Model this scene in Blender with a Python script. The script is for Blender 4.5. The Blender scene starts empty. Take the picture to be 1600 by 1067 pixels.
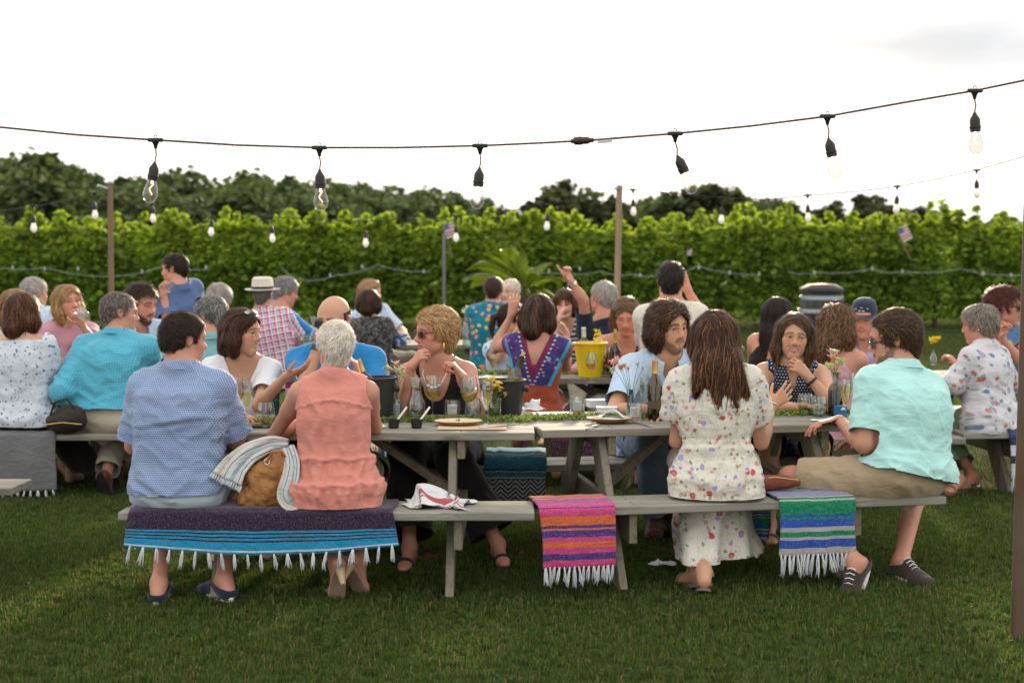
import bpy, bmesh, math, random
import numpy as np
from mathutils import Vector, Matrix

# ------------------------------------------------------------------ camera, sky, sun, exposure
SC = bpy.context.scene
COL = SC.collection
CAM_H = 1.55
FPX = 2222.0
PITCH = math.atan(138.5 / FPX)
cam_d = bpy.data.cameras.new('camera')
cam = bpy.data.objects.new('camera', cam_d)
COL.objects.link(cam)
cam_d.sensor_width = 36.0
cam_d.lens = FPX / 1600.0 * 36.0
cam_d.clip_end = 2000
cam.location = (0, 0, CAM_H)
cam.rotation_euler = (math.pi / 2 - PITCH, 0, 0)
cam_d.dof.use_dof = True
cam_d.dof.focus_distance = 6.75
cam_d.dof.aperture_fstop = 2.6
SC.camera = cam

SUN_EL, SUN_AZ = math.radians(14), math.radians(10)      # low sun behind the vineyard, a little right of centre
w = bpy.data.worlds.new('World')
SC.world = w
w.use_nodes = True
nt = w.node_tree
nt.nodes.clear()
def wn(t, **kw):
    n = nt.nodes.new('ShaderNode' + t)
    for k, v in kw.items():
        setattr(n, k, v)
    return n
wo = wn('OutputWorld')
bg = wn('Background')
sky = wn('TexSky', sky_type='NISHITA', sun_disc=False, sun_elevation=SUN_EL, sun_rotation=SUN_AZ)
sky.air_density = 1.2
sky.dust_density = 3.0
tc = wn('TexCoord')
mp = wn('Mapping')
mp.inputs['Scale'].default_value = (1.0, 1.0, 4.5)
nz = wn('TexNoise')
nz.inputs['Scale'].default_value = 2.3
nz.inputs['Detail'].default_value = 5
nz.inputs['Roughness'].default_value = 0.5
nz.inputs['Distortion'].default_value = 0.25
rp = wn('ValToRGB')
rp.color_ramp.elements[0].position = 0.44
rp.color_ramp.elements[0].color = (17.5, 17.0, 16.2, 1)
rp.color_ramp.elements[1].position = 0.60
rp.color_ramp.elements[1].color = (10.7, 11.3, 11.9, 1)
rp.color_ramp.elements[1].color = (13.5, 13.8, 14.2, 1)
mx = wn('Mix', data_type='RGBA')
mx.inputs[0].default_value = 0.95
nt.links.new(tc.outputs['Generated'], mp.inputs['Vector'])
mp.inputs['Location'].default_value = (0.35, 0.2, 0.1)
nt.links.new(mp.outputs[0], nz.inputs['Vector'])
nt.links.new(nz.outputs['Fac'], rp.inputs['Fac'])
# the long grey blue cloud banks low at the right
sx = wn('SeparateXYZ')
nt.links.new(tc.outputs['Generated'], sx.inputs[0])
nz2 = wn('TexNoise')
nz2.inputs['Scale'].default_value = 7.0
nz2.inputs['Detail'].default_value = 5
mp2 = wn('Mapping')
mp2.inputs['Scale'].default_value = (1, 1, 3.2)
nt.links.new(tc.outputs['Generated'], mp2.inputs['Vector'])
nt.links.new(mp2.outputs[0], nz2.inputs['Vector'])
def wm(op, a, b):
    n = wn('Math', operation=op)
    for i, v in enumerate((a, b)):
        if isinstance(v, bpy.types.NodeSocket): nt.links.new(v, n.inputs[i])
        else: n.inputs[i].default_value = v
    return n.outputs[0]
def bank(cx, cz, rx, rz, amt):
    a = wm('DIVIDE', wm('SUBTRACT', sx.outputs[0], cx), rx)
    b = wm('DIVIDE', wm('SUBTRACT', sx.outputs[2], cz), rz)
    d = wm('SQRT', wm('ADD', wm('MULTIPLY', a, a), wm('MULTIPLY', b, b)), 0)
    e = wm('SUBTRACT', 1.0, wm('ADD', d, wm('MULTIPLY', wm('SUBTRACT', nz2.outputs['Fac'], 0.5), 1.35)))
    n = wn('Clamp')
    nt.links.new(wm('MULTIPLY', e, 1.1), n.inputs[0])
    return wm('MULTIPLY', n.outputs[0], amt)
bk = wm('MAXIMUM', wm('MAXIMUM', bank(.24, .140, .34, .050, 1.0), bank(.33, .086, .26, .034, .8)), wm('MAXIMUM', bank(.16, .118, .11, .012, .45), bank(-.30, .125, .10, .018, .30)))
mxb = wn('Mix', data_type='RGBA')
nt.links.new(bk, mxb.inputs[0])
nt.links.new(rp.outputs[0], mxb.inputs[6])
mxb.inputs[7].default_value = (6.0, 7.0, 8.3, 1)
nt.links.new(sky.outputs[0], mx.inputs[6])
nt.links.new(mxb.outputs[2], mx.inputs[7])
nt.links.new(mx.outputs[2], bg.inputs['Color'])
bg.inputs['Strength'].default_value = 0.08
nt.links.new(bg.outputs[0], wo.inputs['Surface'])

sun_d = bpy.data.lights.new('sun', 'SUN')
sun_d.energy = 4.8
sun_d.angle = math.radians(5)
sun_d.color = (1.0, 0.82, 0.58)
sun = bpy.data.objects.new('sun', sun_d)
COL.objects.link(sun)
sun.rotation_euler = Vector((-math.sin(SUN_AZ) * math.cos(SUN_EL), -math.cos(SUN_AZ) * math.cos(SUN_EL), -math.sin(SUN_EL))).to_track_quat('-Z', 'Y').to_euler()
SC.view_settings.view_transform = 'Standard'
SC.view_settings.look = 'None'
SC.view_settings.exposure = 0.27
SC.view_settings.gamma = 1.0
SC.cycles.max_bounces = 8
SC.cycles.transparent_max_bounces = 12
SC.cycles.caustics_reflective = False
SC.cycles.caustics_refractive = False
SC.cycles.use_denoising = True

# ------------------------------------------------------------------ small helpers
R = random.Random(11)
def V(*a): return np.array(a, dtype=float)
def nrm(v):
    v = np.asarray(v, float)
    return v / (np.linalg.norm(v) + 1e-12)
_F = V(0, math.cos(PITCH), -math.sin(PITCH))
_U = V(0, math.sin(PITCH), math.cos(PITCH))
def _ray(px, py): return _F + V(1, 0, 0) * ((px - 800) / FPX) + _U * ((533.5 - py) / FPX)
def W(px, py, Y):
    'the point of the place seen at photograph position px,py, Y metres ahead'
    d = _ray(px, py)
    return V(0, 0, CAM_H) + d * (Y / d[1])
def G(px, py, z=0.0):
    'the point seen at px,py on the level z'
    d = _ray(px, py)
    return V(0, 0, CAM_H) + d * ((z - CAM_H) / d[2])
def XG(px, Y):
    return (px - 800) / FPX * Y

def tag(o, label=None, cat=None, group=None, kind=None):
    if label: o['label'] = label
    if cat: o['category'] = cat
    if group: o['group'] = group
    if kind: o['kind'] = kind
    return o
def empty(name, loc=(0, 0, 0), rz=0.0):
    o = bpy.data.objects.new(name, None)
    o.empty_display_size = 0.1
    COL.objects.link(o)
    o.location = loc
    o.rotation_euler = (0, 0, rz)
    return o
def link(name, me, mat=None, parent=None, loc=None, rot=None):
    o = bpy.data.objects.new(name, me)
    COL.objects.link(o)
    if mat is not None and len(me.materials) == 0: me.materials.append(mat)
    if parent is not None: o.parent = parent
    if loc is not None: o.location = loc
    if rot is not None: o.rotation_euler = rot
    return o
def npmesh(name, verts, faces, smooth=True, attrs=None):
    'faces: int array (n,k) with k 3 or 4, or a list of such arrays'
    me = bpy.data.meshes.new(name)
    fs = faces if isinstance(faces, list) else [faces]
    fs = [np.asarray(f) for f in fs if len(f)]
    verts = np.asarray(verts, np.float32)
    me.vertices.add(len(verts))
    me.vertices.foreach_set('co', verts.ravel())
    nl = sum(f.size for f in fs)
    nf = sum(len(f) for f in fs)
    me.loops.add(nl)
    me.polygons.add(nf)
    if nf:
        me.loops.foreach_set('vertex_index', np.concatenate([f.ravel() for f in fs]).astype(np.int32))
        tot = np.concatenate([np.full(len(f), f.shape[1]) for f in fs])
        st = np.concatenate([[0], np.cumsum(tot)[:-1]]).astype(np.int32)
        me.polygons.foreach_set('loop_start', st)
        me.polygons.foreach_set('use_smooth', np.full(nf, smooth))
    for k, v in (attrs or {}).items():
        v = np.asarray(v, np.float32)
        if k == 'Col':
            a = me.color_attributes.new('Col', 'FLOAT_COLOR', 'POINT')
            a.data.foreach_set('color', np.concatenate([v, np.ones((len(v), 1), np.float32)], 1).ravel())
        elif v.ndim == 2:
            a = me.attributes.new(k, 'FLOAT_VECTOR', 'POINT')
            a.data.foreach_set('vector', v.ravel())
        else:
            a = me.attributes.new(k, 'FLOAT', 'POINT')
            a.data.foreach_set('value', v)
    me.update()
    me.validate()
    return me
_rs = np.random.RandomState(5)
_tbl = _rs.rand(32, 32, 32).astype(np.float32)
def vnoise(P, f=1.0, seed=0):
    'value noise 0..1 at points (n,3)'
    q = np.asarray(P, float) * f + seed * 7.31
    i = np.floor(q).astype(int)
    t = q - i
    t = t * t * (3 - 2 * t)
    i &= 31
    j = (i + 1) & 31
    x, y, z = t[:, 0], t[:, 1], t[:, 2]
    g = lambda a, b, c: _tbl[a[:, 0], b[:, 1], c[:, 2]]
    return (((g(i, i, i) * (1 - x) + g(j, i, i) * x) * (1 - y) + (g(i, j, i) * (1 - x) + g(j, j, i) * x) * y) * (1 - z)
            + ((g(i, i, j) * (1 - x) + g(j, i, j) * x) * (1 - y) + (g(i, j, j) * (1 - x) + g(j, j, j) * x) * y) * z)

class MB:
    'collects shapes for one mesh'
    def __init__(s): s.v = []; s.f = []; s.n = 0
    def add(s, v, f):
        v = np.asarray(v, float)
        s.v.append(v)
        for q in f: s.f.append([i + s.n for i in q])
        s.n += len(v)
        return s
    def box(s, c, d, rot=None, bev=0.0):
        x, y, z = [e / 2 for e in d]
        if bev > 0:
            b = min(bev, x * .9, y * .9, z * .9)
            v = []
            for sx in (-1, 1):
                for sy in (-1, 1):
                    for sz in (-1, 1):
                        v += [(sx * (x - b), sy * (y - b), sz * z), (sx * (x - b), sy * y, sz * (z - b)), (sx * x, sy * (y - b), sz * (z - b))]
            idx = lambda sx, sy, sz, k: ((sx > 0) * 4 + (sy > 0) * 2 + (sz > 0)) * 3 + k
            f = []
            for sg in (-1, 1):
                q = [idx(-1, -1, sg, 0), idx(1, -1, sg, 0), idx(1, 1, sg, 0), idx(-1, 1, sg, 0)]; f.append(q if sg > 0 else q[::-1])
                q = [idx(-1, sg, -1, 1), idx(1, sg, -1, 1), idx(1, sg, 1, 1), idx(-1, sg, 1, 1)]; f.append(q if sg < 0 else q[::-1])
                q = [idx(sg, -1, -1, 2), idx(sg, 1, -1, 2), idx(sg, 1, 1, 2), idx(sg, -1, 1, 2)]; f.append(q if sg > 0 else q[::-1])
            for a in (-1, 1):
                for b2 in (-1, 1):
                    f.append([idx(-1, a, b2, 0), idx(1, a, b2, 0), idx(1, a, b2, 1), idx(-1, a, b2, 1)][::(1 if a * b2 > 0 else -1) * -1])
                    f.append([idx(a, -1, b2, 0), idx(a, 1, b2, 0), idx(a, 1, b2, 2), idx(a, -1, b2, 2)][::(1 if a * b2 > 0 else -1)])
                    f.append([idx(a, b2, -1, 1), idx(a, b2, 1, 1), idx(a, b2, 1, 2), idx(a, b2, -1, 2)][::(1 if a * b2 > 0 else -1) * -1])
            for sx in (-1, 1):
                for sy in (-1, 1):
                    for sz in (-1, 1):
                        q = [idx(sx, sy, sz, 0), idx(sx, sy, sz, 1), idx(sx, sy, sz, 2)]
                        f.append(q if sx * sy * sz < 0 else q[::-1])
            v = np.array(v)
        else:
            v = np.array([(a, b, c2) for a in (-x, x) for b in (-y, y) for c2 in (-z, z)])
            f = [(0, 1, 3, 2), (4, 6, 7, 5), (0, 4, 5, 1), (2, 3, 7, 6), (0, 2, 6, 4), (1, 5, 7, 3)]
        if rot is not None: v = v @ np.asarray(rot).T
        return s.add(v + np.asarray(c), f)
    def beam(s, a, b, w, t, side=(1, 0, 0), bev=.004):
        'box from a to b; w is its width along side, t its thickness'
        a, b = V(*a), V(*b)
        z = nrm(b - a)
        x = nrm(np.asarray(side, float) - z * np.dot(side, z))
        y = np.cross(z, x)
        return s.box((a + b) / 2, (w, t, np.linalg.norm(b - a)), np.stack([x, y, z], 1), bev)
    def lathe(s, prof, n=20, c=(0, 0, 0), axis=None, cap=True):
        'prof: list of (r,z) upward'
        m = len(prof)
        ang = np.arange(n) * 2 * math.pi / n
        v = []
        for r, z in prof:
            v.append(np.stack([r * np.cos(ang), r * np.sin(ang), np.full(n, z)], 1))
        v = np.concatenate(v)
        f = [(i * n + j, i * n + (j + 1) % n, (i + 1) * n + (j + 1) % n, (i + 1) * n + j) for i in range(m - 1) for j in range(n)]
        if cap:
            if prof[0][0] > 1e-5: f.append(list(range(n))[::-1])
            if prof[-1][0] > 1e-5: f.append([(m - 1) * n + j for j in range(n)])
        if axis is not None:
            z = nrm(axis)
            x = nrm(np.cross((0, 1, 0.01), z))
            v = v @ np.stack([x, np.cross(z, x), z], 0)
        return s.add(v + np.asarray(c), f)
    def tube(s, pts, rad, n=6, cap=True):
        pts = np.asarray(pts, float)
        m = len(pts)
        rad = np.broadcast_to(np.asarray(rad, float), (m,))
        tg = np.gradient(pts, axis=0)
        tg /= np.linalg.norm(tg, axis=1)[:, None] + 1e-9
        ref = V(0, 0, 1) if abs(tg[0][2]) < .9 else V(1, 0, 0)
        v = []
        x = nrm(np.cross(tg[0], ref))
        ang = np.arange(n) * 2 * math.pi / n
        for i in range(m):
            x = nrm(x - tg[i] * np.dot(x, tg[i]))
            y = np.cross(tg[i], x)
            v.append(pts[i] + rad[i] * (np.cos(ang)[:, None] * x + np.sin(ang)[:, None] * y))
        f = [(i * n + j, i * n + (j + 1) % n, (i + 1) * n + (j + 1) % n, (i + 1) * n + j) for i in range(m - 1) for j in range(n)]
        if cap:
            f.append(list(range(n))[::-1])
            f.append([(m - 1) * n + j for j in range(n)])
        return s.add(np.concatenate(v), f)
    def ball(s, c, r, n=10, m=7):
        r = np.broadcast_to(np.asarray(r, float), (3,))
        prof = [(max(math.sin(math.pi * i / m), 1e-4), -math.cos(math.pi * i / m)) for i in range(m + 1)]
        k = MB().lathe(prof, n, cap=False)
        return s.add(np.concatenate(k.v) * r + np.asarray(c), k.f)
    def mesh(s, name, smooth=True, angle=None):
        me = bpy.data.meshes.new(name)
        me.from_pydata(np.concatenate(s.v).tolist(), [], s.f)
        me.polygons.foreach_set('use_smooth', np.full(len(me.polygons), smooth))
        if smooth and angle:
            me.set_sharp_from_angle(angle=math.radians(angle))
        me.update()
        return me
    def build(s, name, mat=None, parent=None, loc=None, smooth=True, angle=40, rot=None):
        return link(name, s.mesh(name, smooth, angle), mat, parent, loc, rot)
def gridmesh(name, f, nu, nv, attrs=False, smooth=True):
    'sheet from a function of arrays u,v in 0..1 giving points; uv kept as attribute gc'
    u, v = np.meshgrid(np.linspace(0, 1, nu), np.linspace(0, 1, nv), indexing='ij')
    P = f(u, v).reshape(-1, 3)
    i = np.arange((nu - 1) * (nv - 1))
    a = (i // (nv - 1)) * nv + i % (nv - 1)
    F = np.stack([a, a + nv, a + nv + 1, a + 1], 1)
    return npmesh(name, P, F, smooth, {'gc': np.stack([u.ravel(), v.ravel(), 0 * u.ravel()], 1)})
# ------------------------------------------------------------------ materials
class Mat:
    def __init__(s, name, **kw):
        s.m = bpy.data.materials.new(name)
        s.m.use_nodes = True
        s.t = s.m.node_tree
        s.N, s.L = s.t.nodes, s.t.links
        s.b = s.N['Principled BSDF']
        s.out = s.N['Material Output']
        s.set(**kw)
    def put(s, node, key, val):
        sk = node.inputs[key]
        if isinstance(val, bpy.types.NodeSocket): s.L.new(val, sk)
        else:
            if hasattr(sk.default_value, '__len__') and not hasattr(val, '__len__'): val = (val,) * len(sk.default_value)
            if sk.type == 'RGBA' and len(val) == 3: val = (*val, 1)
            sk.default_value = val
    def set(s, color=None, rough=None, spec=None, metal=None, **kw):
        for k, v in (('Base Color', color), ('Roughness', rough), ('Specular IOR Level', spec), ('Metallic', metal)):
            if v is not None: s.put(s.b, k, v)
        for k, v in kw.items(): s.put(s.b, k.replace('_', ' '), v)
        return s
    def n(s, typ, ins=None, **props):
        node = s.N.new('ShaderNode' + typ)
        for k, v in props.items(): setattr(node, k, v)
        for k, v in (ins or {}).items(): s.put(node, k, v)
        return node
    def math(s, op, a, b=0.0, c=0.0):
        return s.n('Math', {0: a, 1: b, 2: c}, operation=op).outputs[0]
    def mix(s, fac, a, b, blend='MIX'):
        return s.n('Mix', {0: fac, 6: a, 7: b}, data_type='RGBA', blend_type=blend).outputs[2]
    def ramp(s, fac, els, interp='LINEAR'):
        nd = s.n('ValToRGB', {0: fac})
        cr = nd.color_ramp
        cr.interpolation = interp
        while len(cr.elements) < len(els): cr.elements.new(0.5)
        for e, (p, c) in zip(cr.elements, els):
            e.position = p
            e.color = (*c, 1) if hasattr(c, '__len__') else (c, c, c, 1)
        return nd.outputs[0]
    def attr(s, name, out='Vector'): return s.n('Attribute', attribute_name=name).outputs[out]
    def obj(s): return s.n('TexCoord').outputs['Object']
    def map(s, vec, scale=(1, 1, 1), loc=(0, 0, 0), rot=(0, 0, 0)):
        return s.n('Mapping', {'Vector': vec, 'Scale': scale, 'Location': loc, 'Rotation': rot}).outputs[0]
    def noise(s, vec=None, scale=5, detail=3, rough=.5, out='Fac', dist=0.0):
        ins = {'Scale': scale, 'Detail': detail, 'Roughness': rough, 'Distortion': dist}
        if vec is not None: ins['Vector'] = vec
        return s.n('TexNoise', ins).outputs[out]
    def vor(s, vec, scale=10, out='Distance', rand=1.0, feature='F1', dims='3D'):
        return s.n('TexVoronoi', {'Vector': vec, 'Scale': scale, 'Randomness': rand}, feature=feature, voronoi_dimensions=dims).outputs[out]
    def xyz(s, vec): return s.n('SeparateXYZ', {0: vec}).outputs
    def vec(s, x, y, z=0.0): return s.n('CombineXYZ', {0: x, 1: y, 2: z}).outputs[0]
    def bump(s, h, strength=.3, dist=.01):
        s.put(s.b, 'Normal', s.n('Bump', {'Height': h, 'Strength': strength, 'Distance': dist}).outputs[0])
        return s
    def rnd(s): return s.n('ObjectInfo').outputs['Random']
    def translucent(s, col, fac):
        tr = s.n('BsdfTranslucent', {'Color': col})
        mx = s.n('MixShader', {0: fac, 1: s.b.outputs[0], 2: tr.outputs[0]})
        s.L.new(mx.outputs[0], s.out.inputs['Surface'])
        return s

def simple(name, color, rough=.6, **kw): return Mat(name, color=color, rough=rough, **kw).m

def wood(name, c1, c2, c3, axis=0, scale=1.0):
    m = Mat(name, rough=.75, spec=.25)
    sc = [26.0, 26.0, 26.0]
    sc[axis] = 1.3
    off = m.math('MULTIPLY', m.rnd(), 37.0)
    v = m.n('VectorMath', {0: m.obj(), 1: m.vec(off, off, off)}, operation='ADD').outputs[0]
    v = m.map(v, [a * scale for a in sc])
    g = m.noise(v, 1.0, 4, .6, dist=.6)
    fine = m.noise(m.map(v, (1, 4, 4)), 2.5, 3, .6)
    big = m.noise(m.obj(), 2.2, 2)
    ring = m.math('FRACT', m.math('MULTIPLY', g, 5.0))
    c = m.ramp(g, [(.25, c1), (.45, c2), (.72, c3)])
    c = m.mix(m.ramp(ring, [(.0, .55), (.22, 0.0), (.85, 0.0), (1, .55)]), c, c1)
    c = m.mix(m.math('MULTIPLY', fine, .5), c, m.mix(1.0, c, (.55, .55, .55), 'MULTIPLY'))
    kn = m.vor(m.map(v, (1.6, .16, .16)), 1.0)
    c = m.mix(m.ramp(kn, [(.0, 1.0), (.10, .8), (.16, 0.0)]), c, tuple(x * .45 for x in c1))
    c = m.mix(m.ramp(m.rnd(), [(0, 0.0), (1, .6)]), c, tuple(x * .72 for x in c2))
    c = m.mix(m.ramp(big, [(.35, 0.0), (.7, .5)]), c, (.15, .15, .125))
    m.set(color=c)
    m.bump(m.math('ADD', g, m.math('MULTIPLY', fine, .6)), .35, .004)
    return m.m
WOOD = wood('weathered_wood', (.13, .105, .07), (.35, .32, .265), (.50, .475, .42))
WOOD_Z = wood('weathered_wood_upright', (.10, .082, .055), (.27, .24, .175), (.40, .365, .29), 2)
WOOD_Y = wood('weathered_wood_cross', (.11, .08, .05), (.26, .21, .14), (.37, .31, .22), 1)
POST_WOOD = wood('post_wood', (.17, .09, .045), (.27, .155, .08), (.36, .22, .125), 2)
POST_PALE = wood('post_pale_wood', (.30, .20, .10), (.42, .30, .17), (.52, .39, .24), 2)

def cloth(name, color=None, rough=.85, fn=None, weave=900, trans=0.0, sheen=.2, wr=.25):
    m = Mat(name, rough=rough, spec=.2)
    m.b.inputs['Sheen Weight'].default_value = sheen
    c = fn(m) if fn else color
    big = m.noise(m.obj(), 9, 3)
    if not isinstance(c, bpy.types.NodeSocket): c = m.mix(0.0, (*c, 1), (*c, 1))
    c = m.mix(m.ramp(big, [(.3, 0.0), (.75, .18)]), c, m.mix(1.0, c, (.8, .8, .82), 'MULTIPLY'))
    m.set(color=c)
    h = m.math('ADD', m.math('MULTIPLY', m.noise(m.obj(), weave, 1), .12), m.math('ADD', m.noise(m.map(m.obj(), (1, 1, .6)), 34, 3, .6), m.math('MULTIPLY', m.noise(m.map(m.obj(), (.8, .8, 1.5)), 12, 3, .55, dist=1.6), 2.2)))
    m.bump(h, wr, .012)
    if trans > 0: m.translucent(c, trans)
    return m.m

def f_dots(base, dot, s, r, stagger=True, alt=None):
    def fn(m):
        u = m.xyz(m.attr('gc'))
        y = m.math('MULTIPLY', u[1], s)
        row = m.math('FLOOR', y)
        x = m.math('ADD', m.math('MULTIPLY', u[0], s), m.math('MULTIPLY', m.math('MODULO', row, 2.0), .5 if stagger else 0))
        fx = m.math('SUBTRACT', m.math('FRACT', x), .5)
        fy = m.math('SUBTRACT', m.math('FRACT', y), .5)
        d = m.math('SQRT', m.math('ADD', m.math('MULTIPLY', fx, fx), m.math('MULTIPLY', fy, fy)))
        return m.mix(m.ramp(d, [(r, 1.0), (r + .08, 0.0)]), base, dot)
    return fn
def f_plaid(base, bands):
    'bands: (colour, frequency, width, phase, strength)'
    def fn(m):
        u = m.xyz(m.attr('gc'))
        c = m.mix(0.0, base, base)
        for col, fr, wd, ph, st in bands:
            for ax in (0, 1):
                t = m.math('FRACT', m.math('ADD', m.math('MULTIPLY', u[ax], fr), ph))
                c = m.mix(m.math('MULTIPLY', m.math('LESS_THAN', t, wd), st), c, col)
        return c
    return fn
def f_floral(base, flowers, leaf, scale=14, dens=.55, vine=None):
    'scattered blossoms in several colours with leaves between them'
    def fn(m):
        p = m.attr('gc')
        wob = m.noise(p, scale * 2.4, 2, out='Color')
        q = m.n('VectorMath', {0: p, 1: m.n('VectorMath', {0: wob, 3: .35 / scale}, operation='SCALE').outputs[0]}, operation='ADD').outputs[0]
        c = m.mix(0.0, base, base)
        if vine is not None:
            wv = m.noise(m.map(p, (1, .35, 1)), scale * 1.6, 1)
            c = m.mix(m.ramp(m.math('ABSOLUTE', m.math('SUBTRACT', wv, .5)), [(.0, .55), (.022, 0.0)]), c, vine)
        dl = m.vor(q, scale * 1.9)
        cl = m.xyz(m.vor(q, scale * 1.9, 'Color'))
        ml = m.math('MULTIPLY', m.math('LESS_THAN', dl, .30), m.math('GREATER_THAN', cl[0], 1 - dens))
        c = m.mix(m.math('MULTIPLY', ml, .85), c, leaf)
        for k, (col, core, sc2) in enumerate(flowers):
            qq = m.map(q, (1, 1, 1), (k * .37, k * .61, 0))
            d = m.vor(qq, scale * sc2)
            cc = m.xyz(m.vor(qq, scale * sc2, 'Color'))
            mk = m.math('GREATER_THAN', cc[1], 1 - dens)
            c = m.mix(m.math('MULTIPLY', m.ramp(d, [(.24, 1.0), (.34, 0.0)]), mk), c, col)
            c = m.mix(m.math('MULTIPLY', m.ramp(d, [(.07, 1.0), (.13, 0.0)]), mk), c, core)
        return c
    return fn
def f_stripes(ax, els, scale=1.0):
    def fn(m):
        u = m.xyz(m.attr('gc'))
        return m.ramp(m.math('FRACT', m.math('MULTIPLY', u[ax], scale)), els, 'CONSTANT')
    return fn
def f_cloud(cols, scale=30):
    def fn(m):
        return m.ramp(m.noise(m.attr('gc'), scale, 3, .6, dist=1.5), cols)
    return fn

def skin_mat():
    m = Mat('skin', rough=.48, spec=.35)
    c = m.attr('Col', 'Color')
    n = m.noise(m.obj(), 55, 3)
    c = m.mix(m.ramp(n, [(.3, .25), (.7, 0.0)]), c, m.mix(1.0, c, (.86, .66, .6), 'MULTIPLY'))
    m.set(color=c, Subsurface_Weight=.12, Subsurface_Radius=(.9, .35, .18), Subsurface_Scale=.012)
    m.bump(m.noise(m.obj(), 420, 2), .12, .003)
    return m.m
SKIN = skin_mat()
def hair_mat():
    m = Mat('hair', rough=.42, spec=.4)
    c = m.attr('Col', 'Color')
    m.set(color=c)
    m.translucent(m.mix(1.0, c, (1.6, 1.35, 1.1), 'MULTIPLY'), .30)
    return m.m
HAIR = hair_mat()
def vcol(name, rough=.7, trans=0.0, spec=.3):
    m = Mat(name, rough=rough, spec=spec)
    c = m.attr('Col', 'Color')
    m.set(color=c)
    if trans: m.translucent(m.mix(1.0, c, (1.5, 1.6, .7), 'MULTIPLY'), trans)
    return m.m
def glass(name, color=(1, 1, 1), rough=0.02, ior=1.42):
    'thin walled glass: lets light straight through, mirrors the sky at grazing angles'
    m = Mat(name)
    tr = m.n('BsdfTransparent', {'Color': color})
    gl = m.n('BsdfGlossy', {'Color': (1, 1, 1), 'Roughness': rough})
    lw = m.n('LayerWeight', {'Blend': .28 if ior > 1.25 else .18}).outputs['Facing']
    fr = m.math('ADD', m.math('MULTIPLY', m.math('POWER', lw, 2.0), .80), .075)
    mx = m.n('MixShader', {0: fr, 1: tr.outputs[0], 2: gl.outputs[0]})
    m.L.new(mx.outputs[0], m.out.inputs['Surface'])
    return m.m
GLASS = glass('clear_glass', (.92, .95, .945), ior=1.3)
WATER = glass('water', (.86, .90, .90), ior=1.3)
WINE = glass('white_wine', (.86, .70, .30), ior=1.2)
SPARK = glass('sparkling_wine', (.92, .82, .52), ior=1.2)
PINKD = simple('pink_drink', (.85, .32, .30), .3)
TEALG = glass('teal_glass', (.22, .66, .62), ior=1.25)
BLUEG = glass('blue_glass', (.14, .52, .66), ior=1.25)
BOTTLE = glass('olive_bottle_glass', (.36, .22, .03), ior=1.3)
DARKGL = simple('dark_bottle_glass', (.012, .013, .008), .08, spec=.6)
PALEB = glass('pale_bottle_glass', (.80, .74, .26), ior=1.25)
BLACKP = simple('black_plastic', (.018, .018, .019), .42)
BLACKR = simple('black_rubber', (.014, .012, .012), .6)
STEEL = simple('steel', (.62, .62, .62), .22, metal=1.0)
SILVER = simple('silver', (.78, .76, .72), .3, metal=1.0)
GOLDM = simple('gold_metal', (.72, .48, .16), .3, metal=1.0)
PAPER = cloth('white_paper', (.78, .78, .77), .8, wr=.08, sheen=0)
LINEN = cloth('white_linen', (.78, .78, .78), .9, wr=.3)
WHITEP = simple('white_plastic', (.8, .79, .74), .45)
KRAFT = cloth('kraft_paper', (.60, .46, .30), .85, wr=.2, sheen=0)
BAMBOO = Mat('palm_leaf_plate', rough=.6)
BAMBOO.set(color=BAMBOO.ramp(BAMBOO.noise(BAMBOO.map(BAMBOO.obj(), (3, 40, 3)), 2, 3), [(.3, (.62, .47, .28)), (.7, (.76, .63, .42))]))
BAMBOO = BAMBOO.m
PLATE_UNDER = simple('plate_underside', (.36, .19, .08), .6)
CORKM = simple('cork', (.55, .38, .22), .8)
FOILM = simple('gold_foil', (.66, .42, .12), .38, metal=.6)
LENS = simple('dark_lens', (.012, .012, .014), .06, spec=.8)
LEATHER = cloth('tan_leather', (.36, .165, .055), .42, wr=.5, weave=300, sheen=0)
DKLEATHER = cloth('dark_leather', (.035, .025, .022), .45, wr=.4, weave=300, sheen=0)
REDLEATHER = cloth('brown_red_leather', (.20, .06, .035), .4, wr=.4, weave=300, sheen=0)
YELLOWP = simple('yellow_plastic', (.80, .62, .01), .35, Subsurface_Weight=.1, Subsurface_Scale=.01)
# ------------------------------------------------------------------ ground and grass
GM = Mat('lawn_ground', rough=.95, spec=.05)
_v = GM.obj()
_a = GM.noise(_v, .55, 4, .6)
_b = GM.noise(_v, 14, 4, .65)
_c = GM.mix(GM.ramp(_b, [(.3, 0.0), (.7, 1.0)]), (.018, .032, .007), (.055, .085, .018))
_c = GM.mix(GM.ramp(_a, [(.40, 0.0), (.66, .65)]), _c, (.105, .095, .035))
_c = GM.mix(1.0, _c, (.72, .74, .70), 'MULTIPLY')
_c = GM.mix(GM.ramp(GM.noise(_v, 3.3, 4, .6), [(.55, 0.0), (.75, .5)]), _c, (.09, .075, .035))
GM.set(color=_c)
GM.bump(GM.noise(_v, 60, 4, .7), .8, .03)
def _ground(u, v):
    x = np.sign(u - .5) * np.abs((u - .5) * 2) ** 2.2 * 700
    y = -30 + v ** 2.2 * 900
    z = .035 * np.sin(x * .6 + 1) * np.sin(y * .5) * np.clip((y - 13) / 8, 0, 1) * np.exp(-y / 60)
    return np.stack([x, y, z], 2)
g_ob = link('ground', gridmesh('ground', _ground, 61, 81), GM.m)
tag(g_ob, kind='structure')

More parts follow.
